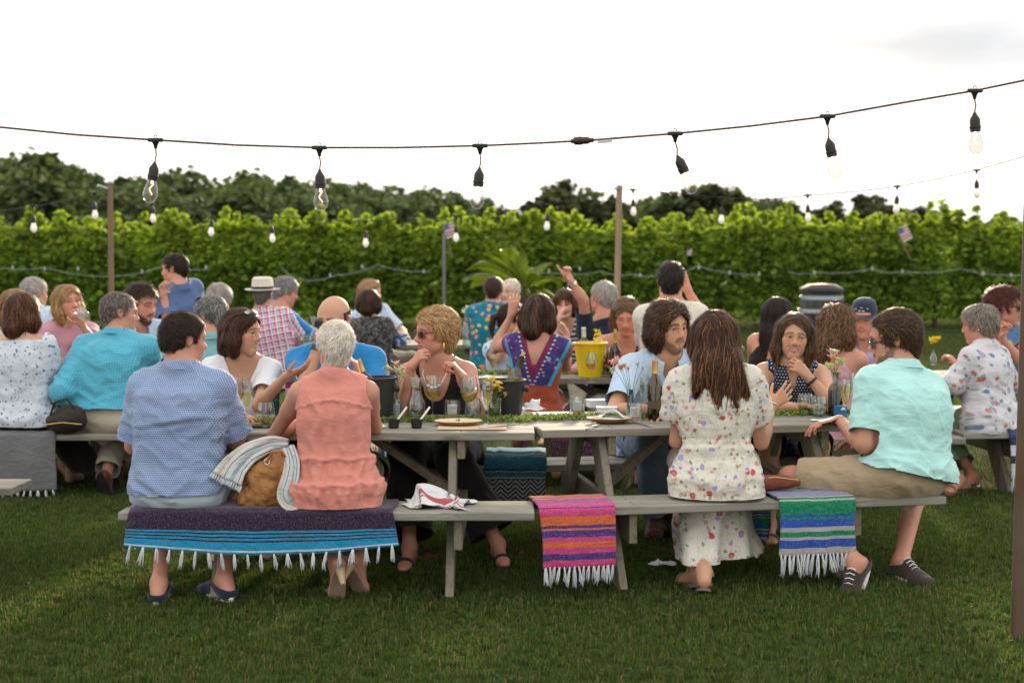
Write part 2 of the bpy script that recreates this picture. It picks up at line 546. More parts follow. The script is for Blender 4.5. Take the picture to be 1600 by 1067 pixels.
BLADE = vcol('grass_blade', .6, .38, .25)
def blade_clump(name, seed, n, hgt, spread, dry):
    rs = np.random.RandomState(seed)
    Vs, Fs, Cs = [], [], []
    for i in range(n):
        a = rs.uniform(0, 6.28); rr = spread * math.sqrt(rs.rand())
        b = V(rr * math.cos(a), rr * math.sin(a), -.004)
        h = hgt * rs.uniform(.45, 1.15); la = rs.uniform(0, 6.28); ln = h * rs.uniform(.1, .65)
        w_ = rs.uniform(.0013, .0026)
        d = V(math.cos(la), math.sin(la), 0); sd = V(-d[1], d[0], 0)
        p = [b, b + d * ln * .28 + V(0, 0, h * .62), b + d * ln + V(0, 0, h * (1 - .35 * rs.rand()))]
        o = len(Vs)
        Vs += [p[0] - sd * w_, p[0] + sd * w_, p[1] - sd * w_ * .8, p[1] + sd * w_ * .8, p[2]]
        Fs.append(((o, o + 1, o + 3, o + 2), (o + 2, o + 3, o + 4)))
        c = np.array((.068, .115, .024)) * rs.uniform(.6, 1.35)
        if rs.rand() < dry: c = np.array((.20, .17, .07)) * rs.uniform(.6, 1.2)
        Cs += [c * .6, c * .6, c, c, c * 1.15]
    me = npmesh(name, np.array(Vs), [np.array([f[0] for f in Fs]), np.array([f[1] for f in Fs])], True, {'Col': np.array(Cs)})
    me.materials.append(BLADE)
    return me
def scatter(name, label, region, clumps, dens, seed, smin_, smax_):
    'a patch of lawn whose tufts are scattered by geometry nodes'
    x0, x1, y0, y1 = region
    nx, ny = 24, 24
    f = lambda u, v: np.stack([(x0 + (x1 - x0) * u) * (y0 + (y1 - y0) * v) / y1, y0 + (y1 - y0) * v, 0 * u + .002], 2)
    o = link(name, gridmesh(name, f, nx, ny), GM.m)
    tag(o, label, 'grass', None, 'stuff')
    cc = bpy.data.collections.new(name + '_tufts')
    for i, me in enumerate(clumps):
        t = bpy.data.objects.new('grass_tuft', me)
        cc.objects.link(t)
    ng = bpy.data.node_groups.new(name, 'GeometryNodeTree')
    ng.interface.new_socket('Geometry', in_out='INPUT', socket_type='NodeSocketGeometry')
    ng.interface.new_socket('Geometry', in_out='OUTPUT', socket_type='NodeSocketGeometry')
    N = ng.nodes; L = ng.links
    gi, go = N.new('NodeGroupInput'), N.new('NodeGroupOutput')
    dp = N.new('GeometryNodeDistributePointsOnFaces')
    dp.inputs['Density'].default_value = dens
    dp.inputs['Seed'].default_value = seed
    nzn = N.new('ShaderNodeTexNoise'); nzn.inputs['Scale'].default_value = 1.7; nzn.inputs['Detail'].default_value = 3
    mr = N.new('ShaderNodeMapRange')
    mr.inputs['From Min'].default_value = .35; mr.inputs['From Max'].default_value = .6
    mr.inputs['To Min'].default_value = dens * .42; mr.inputs['To Max'].default_value = dens
    L.new(nzn.outputs['Fac'], mr.inputs['Value'])
    L.new(mr.outputs[0], dp.inputs['Density'])
    ci = N.new('GeometryNodeCollectionInfo')
    ci.inputs['Collection'].default_value = cc
    ci.inputs['Separate Children'].default_value = True
    ci.inputs['Reset Children'].default_value = True
    ip = N.new('GeometryNodeInstanceOnPoints')
    ip.inputs['Pick Instance'].default_value = True
    rv = N.new('FunctionNodeRandomValue'); rv.data_type = 'FLOAT_VECTOR'
    rv.inputs[0].default_value = (-.12, -.12, 0); rv.inputs[1].default_value = (.12, .12, 6.28)
    rsz = N.new('FunctionNodeRandomValue'); rsz.data_type = 'FLOAT'
    rsz.inputs[2].default_value = smin_; rsz.inputs[3].default_value = smax_
    jn = N.new('GeometryNodeJoinGeometry')
    L.new(gi.outputs[0], dp.inputs['Mesh'])
    L.new(dp.outputs['Points'], ip.inputs['Points'])
    L.new(ci.outputs[0], ip.inputs['Instance'])
    L.new(rv.outputs[0], ip.inputs['Rotation'])
    L.new(rsz.outputs[1], ip.inputs['Scale'])
    L.new(gi.outputs[0], jn.inputs[0])
    L.new(ip.outputs[0], jn.inputs[0])
    L.new(jn.outputs[0], go.inputs[0])
    md = o.modifiers.new('tufts', 'NODES')
    md.node_group = ng
    return o
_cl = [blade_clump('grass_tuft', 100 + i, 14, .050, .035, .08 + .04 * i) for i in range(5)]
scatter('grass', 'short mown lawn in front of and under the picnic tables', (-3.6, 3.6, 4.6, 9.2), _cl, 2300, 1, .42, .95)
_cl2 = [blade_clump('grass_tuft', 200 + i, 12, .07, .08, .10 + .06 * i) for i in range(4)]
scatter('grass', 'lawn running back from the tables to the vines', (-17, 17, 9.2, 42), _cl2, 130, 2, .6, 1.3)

def leaves(pts, size, cols, rs, droop=.4, shape=6):
    'lobed leaves (a fan of 5 triangles folded along the rib) at points; returns verts, faces, colours'
    n = len(pts)
    a = rs.uniform(0, 2 * math.pi, n)
    d = np.stack([np.cos(a), np.sin(a), rs.uniform(-.9, .3, n) * droop * 2], 1)
    d /= np.linalg.norm(d, axis=1)[:, None]
    up = rs.normal(0, .6, (n, 3)) + np.array((0, 0, .8))
    sd = np.cross(d, up); sd /= np.linalg.norm(sd, axis=1)[:, None] + 1e-9
    nn = np.cross(sd, d)
    sz = size * rs.uniform(.55, 1.25, n)[:, None]
    loc = [(0, -.1, 0), (.5, .0, .10), (.42, .62, .06), (0, 1.0, -.12), (-.42, .62, .06), (-.5, .0, .10)]
    Vv = np.stack([pts + (sd * x + d * y + nn * z) * sz for x, y, z in loc], 1).reshape(-1, 3)
    b = np.arange(n)[:, None] * 6
    F = np.concatenate([b + np.array([[0, 1, 2, 3]]), b + np.array([[0, 3, 4, 5]])])
    return Vv, F, np.repeat(cols, 6, axis=0)
def clover(seed):
    rs = np.random.RandomState(seed)
    P = np.stack([rs.normal(0, .035, 16), rs.normal(0, .035, 16), rs.uniform(.012, .034, 16)], 1)
    c = np.array((.050, .095, .022)) * rs.uniform(.6, 1.5, (16, 1))
    v, f, c = leaves(P, .016, c, rs, .15)
    me = npmesh('clover_tuft', v, f, False, {'Col': c}); me.materials.append(BLADE)
    return me
scatter('clover', 'low clover and broad weeds dotted through the near lawn', (-3.6, 3.6, 4.6, 9.2), [clover(i) for i in range(4)], 7, 7, .6, 1.1).location.z = .002
# ------------------------------------------------------------------ vineyard
LEAF = vcol('vine_leaf', .55, .55, .25)
BARK = Mat('bark', rough=.9, spec=.1)
BARK.set(color=BARK.ramp(BARK.noise(BARK.map(BARK.obj(), (9, 9, 2)), 3, 4), [(.3, (.045, .03, .02)), (.7, (.14, .10, .07))]))
BARK.bump(BARK.noise(BARK.map(BARK.obj(), (20, 20, 3)), 3, 3), .6, .02)
BARK = BARK.m
def vine_mesh(seed, width, n=2900, lo=.20, shoots=17):
    rs = np.random.RandomState(seed)
    m = int(n)
    z = lo + (2.13 - lo) * rs.rand(m) ** .75
    x = rs.uniform(-width / 2, width / 2, m)
    topv = 2.02 + .26 * vnoise(np.stack([x * 1.0, 0 * x, 0 * x], 1), 2.6, seed) - .07 - .22 * np.abs(2 * x / width) ** 4
    z = np.minimum(z, topv - .02 * rs.rand(m))
    edge = .30 * np.sqrt(np.clip((topv - z) / .25, .08, 1)) * (.65 + .6 * vnoise(np.stack([x, z, 0 * x], 1), 3.2, seed))
    y = rs.uniform(-1, 1, m)
    y = np.sign(y) * np.abs(y) ** .5 * edge
    P = np.stack([x, y, z], 1)
    hole = vnoise(P, 3.3, seed + 3)
    P = P[(hole > .27) | (z > 1.7)]
    sh = []
    for i in range(shoots):
        x0 = rs.uniform(-width / 2, width / 2); h = .10 + .50 * rs.rand() ** 2; dx = rs.uniform(-.2, .2)
        t = rs.rand(int(30 * h / .3))
        sh.append(np.stack([x0 + dx * t ** 1.5 + rs.normal(0, .040, len(t)) * (1.2 - t), rs.normal(0, .10) + rs.normal(0, .02, len(t)), 1.92 + (h + .08) * t], 1))
    P = np.concatenate([P] + sh)
    k = rs.rand(len(P))[:, None]
    c = np.array((.15, .225, .038)) * (.6 + .8 * k)
    top_glow = (np.clip((P[:, 2:3] - 1.35) / .75, 0, 1) * .85 + .3 * (rs.rand(len(P), 1) < .25)).clip(0, 1)  # backlit glow of the vine tops put into leaf colour, plus random yellower leaves
    c = c * (.75 + .8 * vnoise(P, 1.7, seed + 9))[:, None]
    c = c * (1 - top_glow) + np.array((.24, .30, .045)) * (.75 + .5 * k) * top_glow
    return leaves(P, .112, c, rs)
VINES = [vine_mesh(50 + i, 1.75) for i in range(6)]
VINE_ME = []
for i, (v_, f_, c_) in enumerate(VINES):
    VINE_ME.append(npmesh('foliage', v_, f_, False, {'Col': c_}))
    VINE_ME[-1].materials.append(LEAF)
def vine_wood(seed):
    rs = np.random.RandomState(seed); mb = MB()
    mb.tube([(0, 0, -.03), (.03, .02, .3), (-.03, 0, .6), (.02, .01, .92)], [.05, .04, .036, .04], 7)
    return mb.mesh('trunk')
def vine_arm(sg):
    mb = MB()
    mb.tube([(0.01, 0, .88), (sg * .2, .01, 1.0), (sg * .5, .0, 1.02), (sg * .82, .01, 1.04)], [.032, .022, .018, .010], 6)
    return mb.mesh('cane')
_tk, _ca = vine_wood(1), [vine_arm(1), vine_arm(-1)]
for m_ in (_tk, *_ca): m_.materials.append(BARK)
VL = ['leafy grape vine in the front row of the vineyard behind the tables', 'leafy grape vine in a row behind the front row of vines']
def vineyard(row, y0, slope, x0, x1, zs, step):
    x = x0; i = 0
    while x < x1:
        r = empty('grape_vine', (x, y0 + slope * x, 0), math.atan(slope) + (math.pi if R.random() < .5 else 0))
        r.scale = (1.12, 1, zs * R.uniform(.96, 1.05))
        tag(r, VL[row], 'grape vine', 'grape vines of the front row' if row == 0 else 'grape vines of the row behind')
        link('foliage', VINE_ME[R.randrange(6)], None, r)
        if row == 0:
            link('trunk', _tk, None, r)
            for c in _ca: link('cane', c, None, r)
        x += step; i += 1
vineyard(0, 28.5, .02, -19.0, 18.5, .965, 1.45)
vineyard(1, 31.2, .02, -20.5, 20, .98, 1.6)
POST_M = simple('vine_post_metal', (.15, .15, .14), .8)
for px in (694,):
    p = G(px, 512); p = V(XG(px, 28.0), 28.0, 0)
    tag(MB().lathe([(.034, -.1), (.034, 1.92), (.02, 1.94)], 8).build('trellis_post', POST_M, None, p), 'pale trellis post in the vines below the %s' % ('flag left of the palm' if px < 800 else 'dark low flag'), 'post', 'trellis posts in the vines')
# white line with clips along the vines
WLINE = simple('white_line', (.44, .46, .47), .6)
def vine_line(name, label, pts, clips, Y):
    P = [W(x, y, Y) for x, y in pts]
    r = empty(name, P[0])
    tag(r, label, 'line', 'white lines with clips along the vines')
    seg = []
    for a, b in zip(P[:-1], P[1:]):
        for t in np.linspace(0, 1, 9)[:-1]: seg.append(a + (b - a) * t - V(0, 0, .10) * 4 * t * (1 - t) * .5)
    seg.append(P[-1])
    MB().tube(np.array(seg) - P[0], .0045, 5).build('cord', WLINE, r)
    cm = None
    for px, py in clips:
        q = W(px, py, Y - .03) - P[0]
        if cm is None:
            o = MB().box((0, 0, 0), (.035, .03, .075), None, .006).build('clip', WLINE, r, q); cm = o.data
        else: link('clip', cm, None, r, q)
vine_line('drip_line', 'white cord with pale clips along the vines left of the brown pole', [(-10, 416), (70, 418), (172, 432), (262, 414), (328, 420)], [(20, 418), (70, 420), (122, 420), (222, 424), (322, 418)], 27.8)
vine_line('drip_line', 'white cord with clips behind the straw hat and the blonde women', [(440, 418), (470, 437), (525, 430), (590, 414), (672, 424)], [(516, 430), (566, 417), (662, 424)], 27.8)
vine_line('drip_line', 'white cord with clips crossing behind the pale pole and the pointing hand', [(810, 418), (860, 426), (940, 424), (990, 428), (1040, 428), (1090, 416), (1190, 429)], [(858, 424), (906, 420), (1000, 430), (1092, 418), (1140, 426), (1186, 428)], 27.8)
vine_line('drip_line', 'white cord with clips along the vines right of the dark barrel', [(1230, 424), (1275, 425), (1360, 420), (1410, 424), (1500, 420), (1600, 430)], [(1273, 426), (1363, 420), (1410, 424), (1536, 428), (1580, 430)], 27.8)

# ------------------------------------------------------------------ woods far behind
TLEAF = vcol('tree_leaf', .7, .18, .2)
def tree_mesh(seed, n, pine=False):
    'unit tree crown, height 0..1'
    rs = np.random.RandomState(seed)
    blobs = []
    k = 13 if not pine else 9
    for i in range(k):
        t = rs.rand()
        if pine: c = (rs.normal(0, .13), rs.normal(0, .13), .55 + .42 * t); r_ = rs.uniform(.07, .14)
        else:
            zz = .22 + .68 * t; sp = .30 * math.sin(math.pi * min(.18 + t * .75, 1))
            a = rs.uniform(0, 6.28); c = (sp * math.cos(a), sp * math.sin(a), zz); r_ = rs.uniform(.11, .20)
        blobs.append((c, r_))
    P = []
    for c, r_ in blobs:
        d = rs.normal(0, 1, (n // k, 3)); d /= np.linalg.norm(d, axis=1)[:, None]
        P.append(np.array(c) + d * r_ * rs.uniform(.55, 1.1, (n // k, 1)) * np.array((1, 1, .8)))
    P = np.concatenate(P)
    kk = rs.rand(len(P), 1)
    c = np.array((.082, .108, .042)) * (.55 + kk * 1.0) if not pine else np.array((.065, .072, .032)) * (.5 + kk * 1.1)
    v, f, c = leaves(P, .075, c, rs)
    cr = npmesh('crown', v, f, False, {'Col': c}); cr.materials.append(TLEAF)
    mb = MB().tube([(0, 0, -.03), (.01, 0, .3), (0, .01, .7)], [.028, .022, .008], 6)
    for i in range(5):
        c_ = blobs[i][0]
        mb.tube([(0.005, 0, .25 + .08 * i), (c_[0] * .6, c_[1] * .6, c_[2] * .9), c_], [.012, .008, .003], 5)
    tk = mb.mesh('trunk'); tk.materials.append(BARK)
    return cr, tk
TREES = [tree_mesh(300 + i, 1050) for i in range(5)]
PINES = [tree_mesh(400 + i, 700, True) for i in range(4)]
def skyline(px):
    return np.interp(px, [-80, 0, 90, 130, 170, 240, 320, 400, 470, 540, 600, 660, 720, 775, 815, 850, 880, 960, 1040, 1100, 1160, 1200, 1260, 1300, 1340, 1400, 1440, 1500, 1560, 1640],
                     [240, 240, 246, 262, 278, 268, 268, 276, 272, 280, 276, 290, 304, 312, 322, 300, 286, 290, 296, 288, 300, 310, 316, 322, 310, 318, 326, 338, 340, 336])
def plant_tree(px, Y, py, kind, label, group, name):
    top = W(px, py, Y)
    h = max(top[2], 2.5)
    r = empty(name, (top[0], Y, 0), R.uniform(0, 6.28))
    wd = h * R.uniform(.85, 1.15) if kind == 0 else h * R.uniform(.95, 1.3)
    r.scale = (wd, wd, h)
    tag(r, label, 'tree', group)
    cr, tk = (TREES if kind == 0 else PINES)[R.randrange(5 if kind == 0 else 4)]
    link('crown', cr, None, r)
    link('trunk', tk, None, r)
px = -330
while px < 805:
    Y = R.uniform(150, 190) if px < 520 else R.uniform(190, 230)
    plant_tree(px, Y, skyline(px) + R.uniform(-4, 12), 0, 'dark leafy tree of the wooded rise at the left beyond the vines', 'trees of the wood on the left rise', 'broadleaf_tree')
    plant_tree(px + 10, Y - 40, skyline(px) + R.uniform(16, 36), 0, 'dark leafy tree low in front of the wooded rise beyond the vines', 'lower trees before the wood on the left', 'broadleaf_tree')
    px += R.uniform(12, 19)
px = 838
while px < 1900:
    Y = R.uniform(110, 140)
    gap = px > 1440 and R.random() < .35
    if not gap: plant_tree(px, Y, skyline(px) + R.uniform(-5, 10), 1 if R.random() < .6 else 0, 'dark tree against the bright sky at the right beyond the vines', 'trees of the line on the right', 'pine_tree')
    if R.random() < .6: plant_tree(px + 9, Y + 14, skyline(px) + R.uniform(12, 26), 0, 'low dark tree standing in the line at the right beyond the vines', 'lower trees of the line on the right', 'broadleaf_tree')
    px += R.uniform(17, 27)

# ------------------------------------------------------------------ poles and strings of lamps
def pole(name, label, a, b, rad, mat, hook=None):
    r = empty(name, (a[0], a[1], 0))
    tag(r, label, 'pole')
    o = V(a[0], a[1], 0)
    MB().tube([a - o, (a + b) / 2 - o, b - o], [rad, rad * .97, rad * .92], 12).build('post', mat, r)
    if hook is not None: MB().tube([b - o - V(0, 0, .04), hook - o], .014, 6).build('hook', simple('hook_metal', (.5, .5, .48), .4, metal=.8), r)
    return r
YP = 14.5
a_ = V(XG(173, YP), YP, -.1); b_ = W(172, 291, YP)
pole('light_pole', 'brown wooden pole with a metal arm, behind the man in turquoise', a_, b_, .030, POST_WOOD, W(153, 290, YP - .1))
a_ = V(XG(961, YP), YP, -.1); b_ = W(968, 290, YP)
pole('light_pole', 'pale wooden pole left of the man in cream', a_, b_, .034, POST_PALE, W(961, 294, YP - .1))
a_ = G(1590, 1000); b_ = W(1619, 60, a_[1] + .1); a_[2] = -.1
pole('light_pole', 'thick brown post close by at the right edge', a_, b_, .030, wood('silhouetted_post_wood', (.07, .038, .02), (.13, .075, .04), (.18, .11, .06), 2))  # backlit silhouette of the near post put into a darker wood colour
CORD = simple('light_cord', (.085, .018, .014), .5)
CORD2 = simple('light_cord_far', (.02, .02, .018), .6)
SOCK = simple('lamp_socket', (.012, .011, .011), .5)
BULBG = glass('bulb_glass', (.86, .85, .82), ior=1.35)
FIL = Mat('filament', color=(.9, .7, .4), rough=.4)
FIL.set(Emission_Color=(1, .70, .38, 1), Emission_Strength=3.0)
FIL = FIL.m
LITG = Mat('lit_bulb', color=(.72, .70, .64), rough=.15)
LITG.set(Emission_Color=(1, .90, .74, 1), Emission_Strength=.22)
LITG = LITG.m
bulb_parts = {}
def bulb(parent, at, ang, sc, far=False):
    'hanging lamp: tee on the cord, drop wire, socket, glass bulb, filament'
    k = 'far' if far else 'near'
    if k not in bulb_parts:
        tee = MB().box((0, 0, .0), (.062, .018, .016), None, .004)
        tee.lathe([(.006, -.034), (.009, -.020), (.016, -.006)], 10).tube([(.006 * math.cos(t), 0, .013 + .006 * math.sin(t)) for t in np.linspace(-.6, 3.7, 9)], .0018, 5)
        sk = MB().lathe([(.005, 0), (.008, -.008), (.0175, -.022), (.020, -.030), (.020, -.052), (.022, -.054), (.022, -.060), (.0205, -.062), (.0205, -.075), (.019, -.0755)], 16)
        gl = MB().lathe([(.0005, -.166), (.012, -.163), (.022, -.153), (.0285, -.138), (.0295, -.126), (.026, -.108), (.020, -.090), (.0165, -.074)], 18, cap=False)
        fl = MB().tube([(.006 * math.cos(t * 3), .006 * math.sin(t * 3), -.085 - t * .022) for t in np.linspace(0, 2.1, 18)], .0016, 5)
        fl.lathe([(.0045, -.088), (.0045, -.076)], 8)
        bulb_parts[k] = [('tee', tee.mesh('tee', angle=35)), ('socket', sk.mesh('socket', angle=35)), ('bulb_glass', gl.mesh('bulb_glass')), ('filament', fl.mesh('filament'))]
        for (n_, me), mt in zip(bulb_parts[k], (SOCK, SOCK, LITG if far else BULBG, FIL)): me.materials.append(mt)
    r = empty('lamp', at)
    r.scale = (sc,) * 3
    for n_, me in bulb_parts[k]:
        if far and n_ == 'filament': continue
        o = link(n_, me, None, r)
        if n_ != 'tee':
            o.location = (math.sin(ang) * .02, 0, -.085)
            o.rotation_euler = (0, -ang, 0)
    d0, d1 = V(0, 0, -.032), V(math.sin(ang) * .02, 0, -.085)
    MB().tube([d0, (d0 + d1) / 2 + V(.004, 0, 0), d1], .0030, 5).build('drop_wire', CORD if not far else CORD2, r)
    return r
YL = 5.6
cord = [(-40, 196), (0, 199), (120, 211), (243, 219), (370, 227), (499, 231), (620, 231), (750, 228), (850, 223.5), (892, 221)]
cord2 = [(928, 219), (990, 214), (1055, 209), (1175, 197), (1293, 182), (1410, 161), (1523, 142), (1600, 126), (1680, 106)]
lc = [W(x, y, YL) for x, y in cord]; lc2 = [W(x, y, YL) for x, y in cord2]
sc_ = empty('string_light_cord', lc[4])
tag(sc_, 'dark red brown cord strung across the sky over the front table', 'light string')
MB().tube(np.array(lc) - lc[4], .0042, 8).build('cord', CORD, sc_)
MB().tube(np.array(lc2) - lc[4], .0042, 8).build('cord', CORD, sc_)
pl = (lc[-1] + lc2[0]) / 2
dv = nrm(lc2[0] - lc[-1])
MB().lathe([(.004, -.046), (.009, -.044), (.009, -.036), (.0155, -.030), (.017, -.005), (.0145, .0), (.0145, .020), (.010, .030), (.009, .042), (.004, .046)], 12, axis=dv).build('plug', simple('plug_rubber', (.05, .016, .011), .5), sc_, pl - lc[4])
tg_ = W(945, 219, YL - .01) - lc[4]
MB().box((0, 0, -.006), (.058, .002, .013), np.array([[math.cos(.09), 0, -math.sin(.09)], [0, 1, 0], [math.sin(.09), 0, math.cos(.09)]])).build('paper_tag', simple('tag_paper', (.62, .60, .56), .7), sc_, tg_)
NB = [(243, 219, -.16, 'leftmost lamp of the near string, over the brown pole'), (499, 231, .03, 'clear lamp hanging over the white haired woman'), (750, 228, -.08, 'lamp hanging over the black haired woman in the red dress'),
      (1055, 209, .42, 'tilted lamp just right of the pale pole'), (1293, 182, .22, 'lamp above the curly haired woman with the cap man'), (1523, 142, .06, 'rightmost and highest lamp of the near string')]
for px, py, an, lb in NB:
    r = bulb(None, W(px, py, YL), an, .99)
    tag(r, lb, 'lamp', 'lamps on the near string')
# the string behind: pole to pole
def far_string(label, pts, bulbs, Y0, Y1, flip=None):
    f = lambda x: Y0 + (Y1 - Y0) * (x - pts[0][0]) / (pts[-1][0] - pts[0][0])
    P = [W(x, y, f(x)) for x, y in pts]
    r = empty('string_light_cord', P[0])
    tag(r, label, 'light string', None)
    MB().tube(np.array(P) - P[0], .0045, 6).build('cord', CORD2, r)
    for px, py, lb in bulbs:
        q = bulb(None, W(px, py, f(px)), R.uniform(-.08, .08), 1.05, True)
        tag(q, lb, 'lamp', 'lamps on the strings behind')
far_string('dark lamp cord sagging left from the brown pole', [(-60, 344), (0, 330), (60, 322), (110, 312), (165, 296)], [(51, 321, 'small lamp low on the left cord, by the photo edge'), (147, 302, 'small lamp just left of the brown pole')], 13.0, YP)
far_string('dark lamp cord sagging between the brown pole and the pale pole', [(175, 293), (238, 307), (331, 328), (424, 339), (500, 344), (571, 346), (650, 343), (713, 338), (790, 330), (856, 320), (910, 308), (962, 296)],
           [(238, 308, 'small lamp first right of the brown pole'), (331, 329, 'small lamp above the man in the navy polo'), (424, 339, 'small lamp above the straw hat'), (571, 346, 'small lamp above the far blonde woman'), (713, 338, 'small lamp beside the hanging flag'), (856, 320, 'small lamp left of the pale pole')], YP, YP)
far_string('dark lamp cord running right from the pale pole', [(970, 294), (1050, 302), (1128, 309), (1200, 312), (1262, 306), (1330, 300), (1402, 292), (1460, 281), (1526, 266), (1600, 245), (1680, 220)],
           [(989, 297, 'small lamp first right of the pale pole'), (1128, 309, 'small lamp above the floral dress woman'), (1262, 305, 'small lamp above the dark barrel'), (1402, 291, 'small lamp against the sky above the right flag'), (1526, 266, 'small lamp high at the right against the sky')], YP, 13.0)
# small flags clipped to the vines
FR = simple('flag_red', (.42, .10, .11), .8); FW = simple('flag_white', (.62, .58, .58), .8); FB = simple('flag_blue', (.07, .09, .20), .8)
def flag(px, py, Y, tilt, label):
    r = empty('flag', W(px, py, Y))
    tag(r, label, 'flag', 'small striped flags in the vines')
    r.rotation_euler = (0, tilt, 0)
    for i in range(9):
        z = -.03 - (i + .5) * .028
        MB().add([(-.09 + .0, .012 * math.sin(i), z + .014), (.09, -.01, z + .014), (.09, -.01, z - .014), (-.09, .012 * math.sin(i + 1), z - .014)], [(0, 1, 2, 3)]).build('stripe', FR if i % 2 else FW, r) if i > 3 else MB().add([(.0, 0, z + .014), (.09, -.01, z + .014), (.09, -.01, z - .014), (.0, 0, z - .014)], [(0, 1, 2, 3)]).build('stripe', FR if i % 2 else FW, r)
    MB().box((-.045, .0, -.086), (.09, .004, .112)).build('star_field', FB, r)
    st = MB()
    for a in range(4):
        for b in range(3): st.box((-.075 + .02 * a, -.004, -.05 - .034 * b), (.007, .002, .007))
    tag(st.build('stars', FW, r), kind='stuff')
    MB().tube([(-.098, 0, .03), (-.098, 0, -.62)], .007, 6).build('stick', POST_PALE, r)
    return r
flag(699, 346, 24.5, -.30, 'small striped flag left of the lit lamp, on a stick in the vines')
flag(1408, 352, 24.5, -.45, 'small striped flag in the vines at the right, tilted')
flag(1078, 388, 26, .1, 'dark small flag low in the vines above the man in cream').scale = (.45,) * 3

# palm fronds
PALM = vcol('palm_leaf', .5, .35, .35)
def palm(px, py, Y, label, fronds):
    b = W(px, py, Y)
    r = empty('palm', (b[0], b[1], 0))
    tag(r, label, 'palm')
    MB().tube([(0, 0, -.02), (.02, 0, b[2] * .5), (0, 0, b[2])], [.09, .08, .06], 9).build('trunk', BARK, r)
    rs = np.random.RandomState(3)
    for (dx, dy, dz) in fronds:
        tip = V(dx, dy, dz)
        st = [V(0, 0, b[2]) + tip * t + V(0, 0, -.35 * t * t * np.linalg.norm(tip)) for t in np.linspace(0, 1, 14)]
        mb = MB().tube(st, np.linspace(.014, .004, 14), 5)
        fr = link('frond', mb.mesh('frond'), PALM, r)
        fr.data.color_attributes.new('Col', 'FLOAT_COLOR', 'POINT').data.foreach_set('color', np.tile((.20, .22, .04, 1), len(fr.data.vertices)).astype(np.float32))
        Vs, Fs, Cs = [], [], []
        for i in range(2, 14):
            for q in (0, .5):
                p = st[i] - (st[i] - st[i - 1]) * q; t = nrm(st[i] - st[i - 1]); s_ = nrm(np.cross(t, V(0, 0.3, 1)))
                for sg in (-1, 1):
                    L = .30 * math.sin(math.pi * (i - q) / 15) + .08
                    e = p + nrm(t * .8 + s_ * sg * .8 + V(0, 0, .1)) * L - V(0, 0, .08)
                    w_ = t * .016
                    o = len(Vs); m_ = (p + e) / 2 + V(0, 0, .03)
                    Vs += [p - w_ * .5, p + w_ * .5, m_ + w_, m_ - w_, e]
                    Fs += [(o, o + 1, o + 2, o + 3), (o + 3, o + 2, o + 4, o + 4)]
                    c = np.array((.14, .19, .025)) * rs.uniform(.6, 1.2); Cs += [c] * 5
        Fs4 = np.array([f for f in Fs if f[2] != f[3]]); 
        me = npmesh('leaflets', np.array(Vs), [Fs4, np.array([f[:3] for f in Fs if f[2] == f[3]])], False, {'Col': np.array(Cs)}) if any(f[2] == f[3] for f in Fs) else npmesh('leaflets', np.array(Vs), [Fs4], False, {'Col': np.array(Cs)})
        lf = link('leaflets', me, PALM, fr)
        tag(lf, kind='stuff')
palm(822, 452, 17.5, 'yellow green palm behind the bangs woman and white haired woman', [(-.55, -.2, .60), (-.30, -.2, .72), (-.10, .1, .66), (.20, -.3, .32), (.36, -.2, .05), (.08, .3, .45), (-.62, .2, .38), (.25, -.4, -.02)])

# dark cask standing by the vines
def cask():
    Y = 22.0
    b = V(XG(1284, Y), Y, 0)
    r = empty('barrel', b)
    tag(r, 'dark wooden barrel with pale hoops and a black lid before the vines', 'barrel')
    sv = None
    n = 18
    prof = [(0.30, .0), (.345, .22), (.365, .47), (.345, .72), (.30, .94)]
    BW = wood('barrel_wood', (.02, .02, .022), (.04, .04, .042), (.07, .07, .07), 2)
    for i in range(n):
        a0, a1 = 2 * math.pi * i / n + .012, 2 * math.pi * (i + 1) / n - .012
        v = [(rr * math.cos(a), rr * math.sin(a), z) for rr, z in prof for a in (a0, a1)]
        v += [((rr - .03) * math.cos(a), (rr - .03) * math.sin(a), z) for rr, z in prof for a in (a0, a1)]
        f = []
        for j in range(4):
            f += [(2 * j, 2 * j + 1, 2 * j + 3, 2 * j + 2), (10 + 2 * j + 1, 10 + 2 * j, 10 + 2 * j + 2, 10 + 2 * j + 3), (2 * j, 2 * j + 2, 12 + 2 * j, 10 + 2 * j), (2 * j + 1, 11 + 2 * j, 13 + 2 * j, 2 * j + 3)]
        f += [(0, 10, 11, 1), (8, 9, 19, 18)]
        MB().add(v, f).build('stave', BW, r, smooth=False)
    HP = simple('hoop', (.42, .46, .50), .4, metal=.5)
    for z, rr in ((.08, .318), (.28, .352), (.66, .352), (.86, .318)):
        MB().lathe([(rr + .004, z - .03), (rr + .012, z - .028), (rr + .012, z + .028), (rr + .004, z + .03)], 26, cap=False).build('hoop', HP, r)
    MB().lathe([(.30, .945), (.34, .955), (.33, 1.0), (.22, 1.06), (.05, 1.075), (.0005, 1.076)], 24).build('lid', BLACKR, r)
cask()
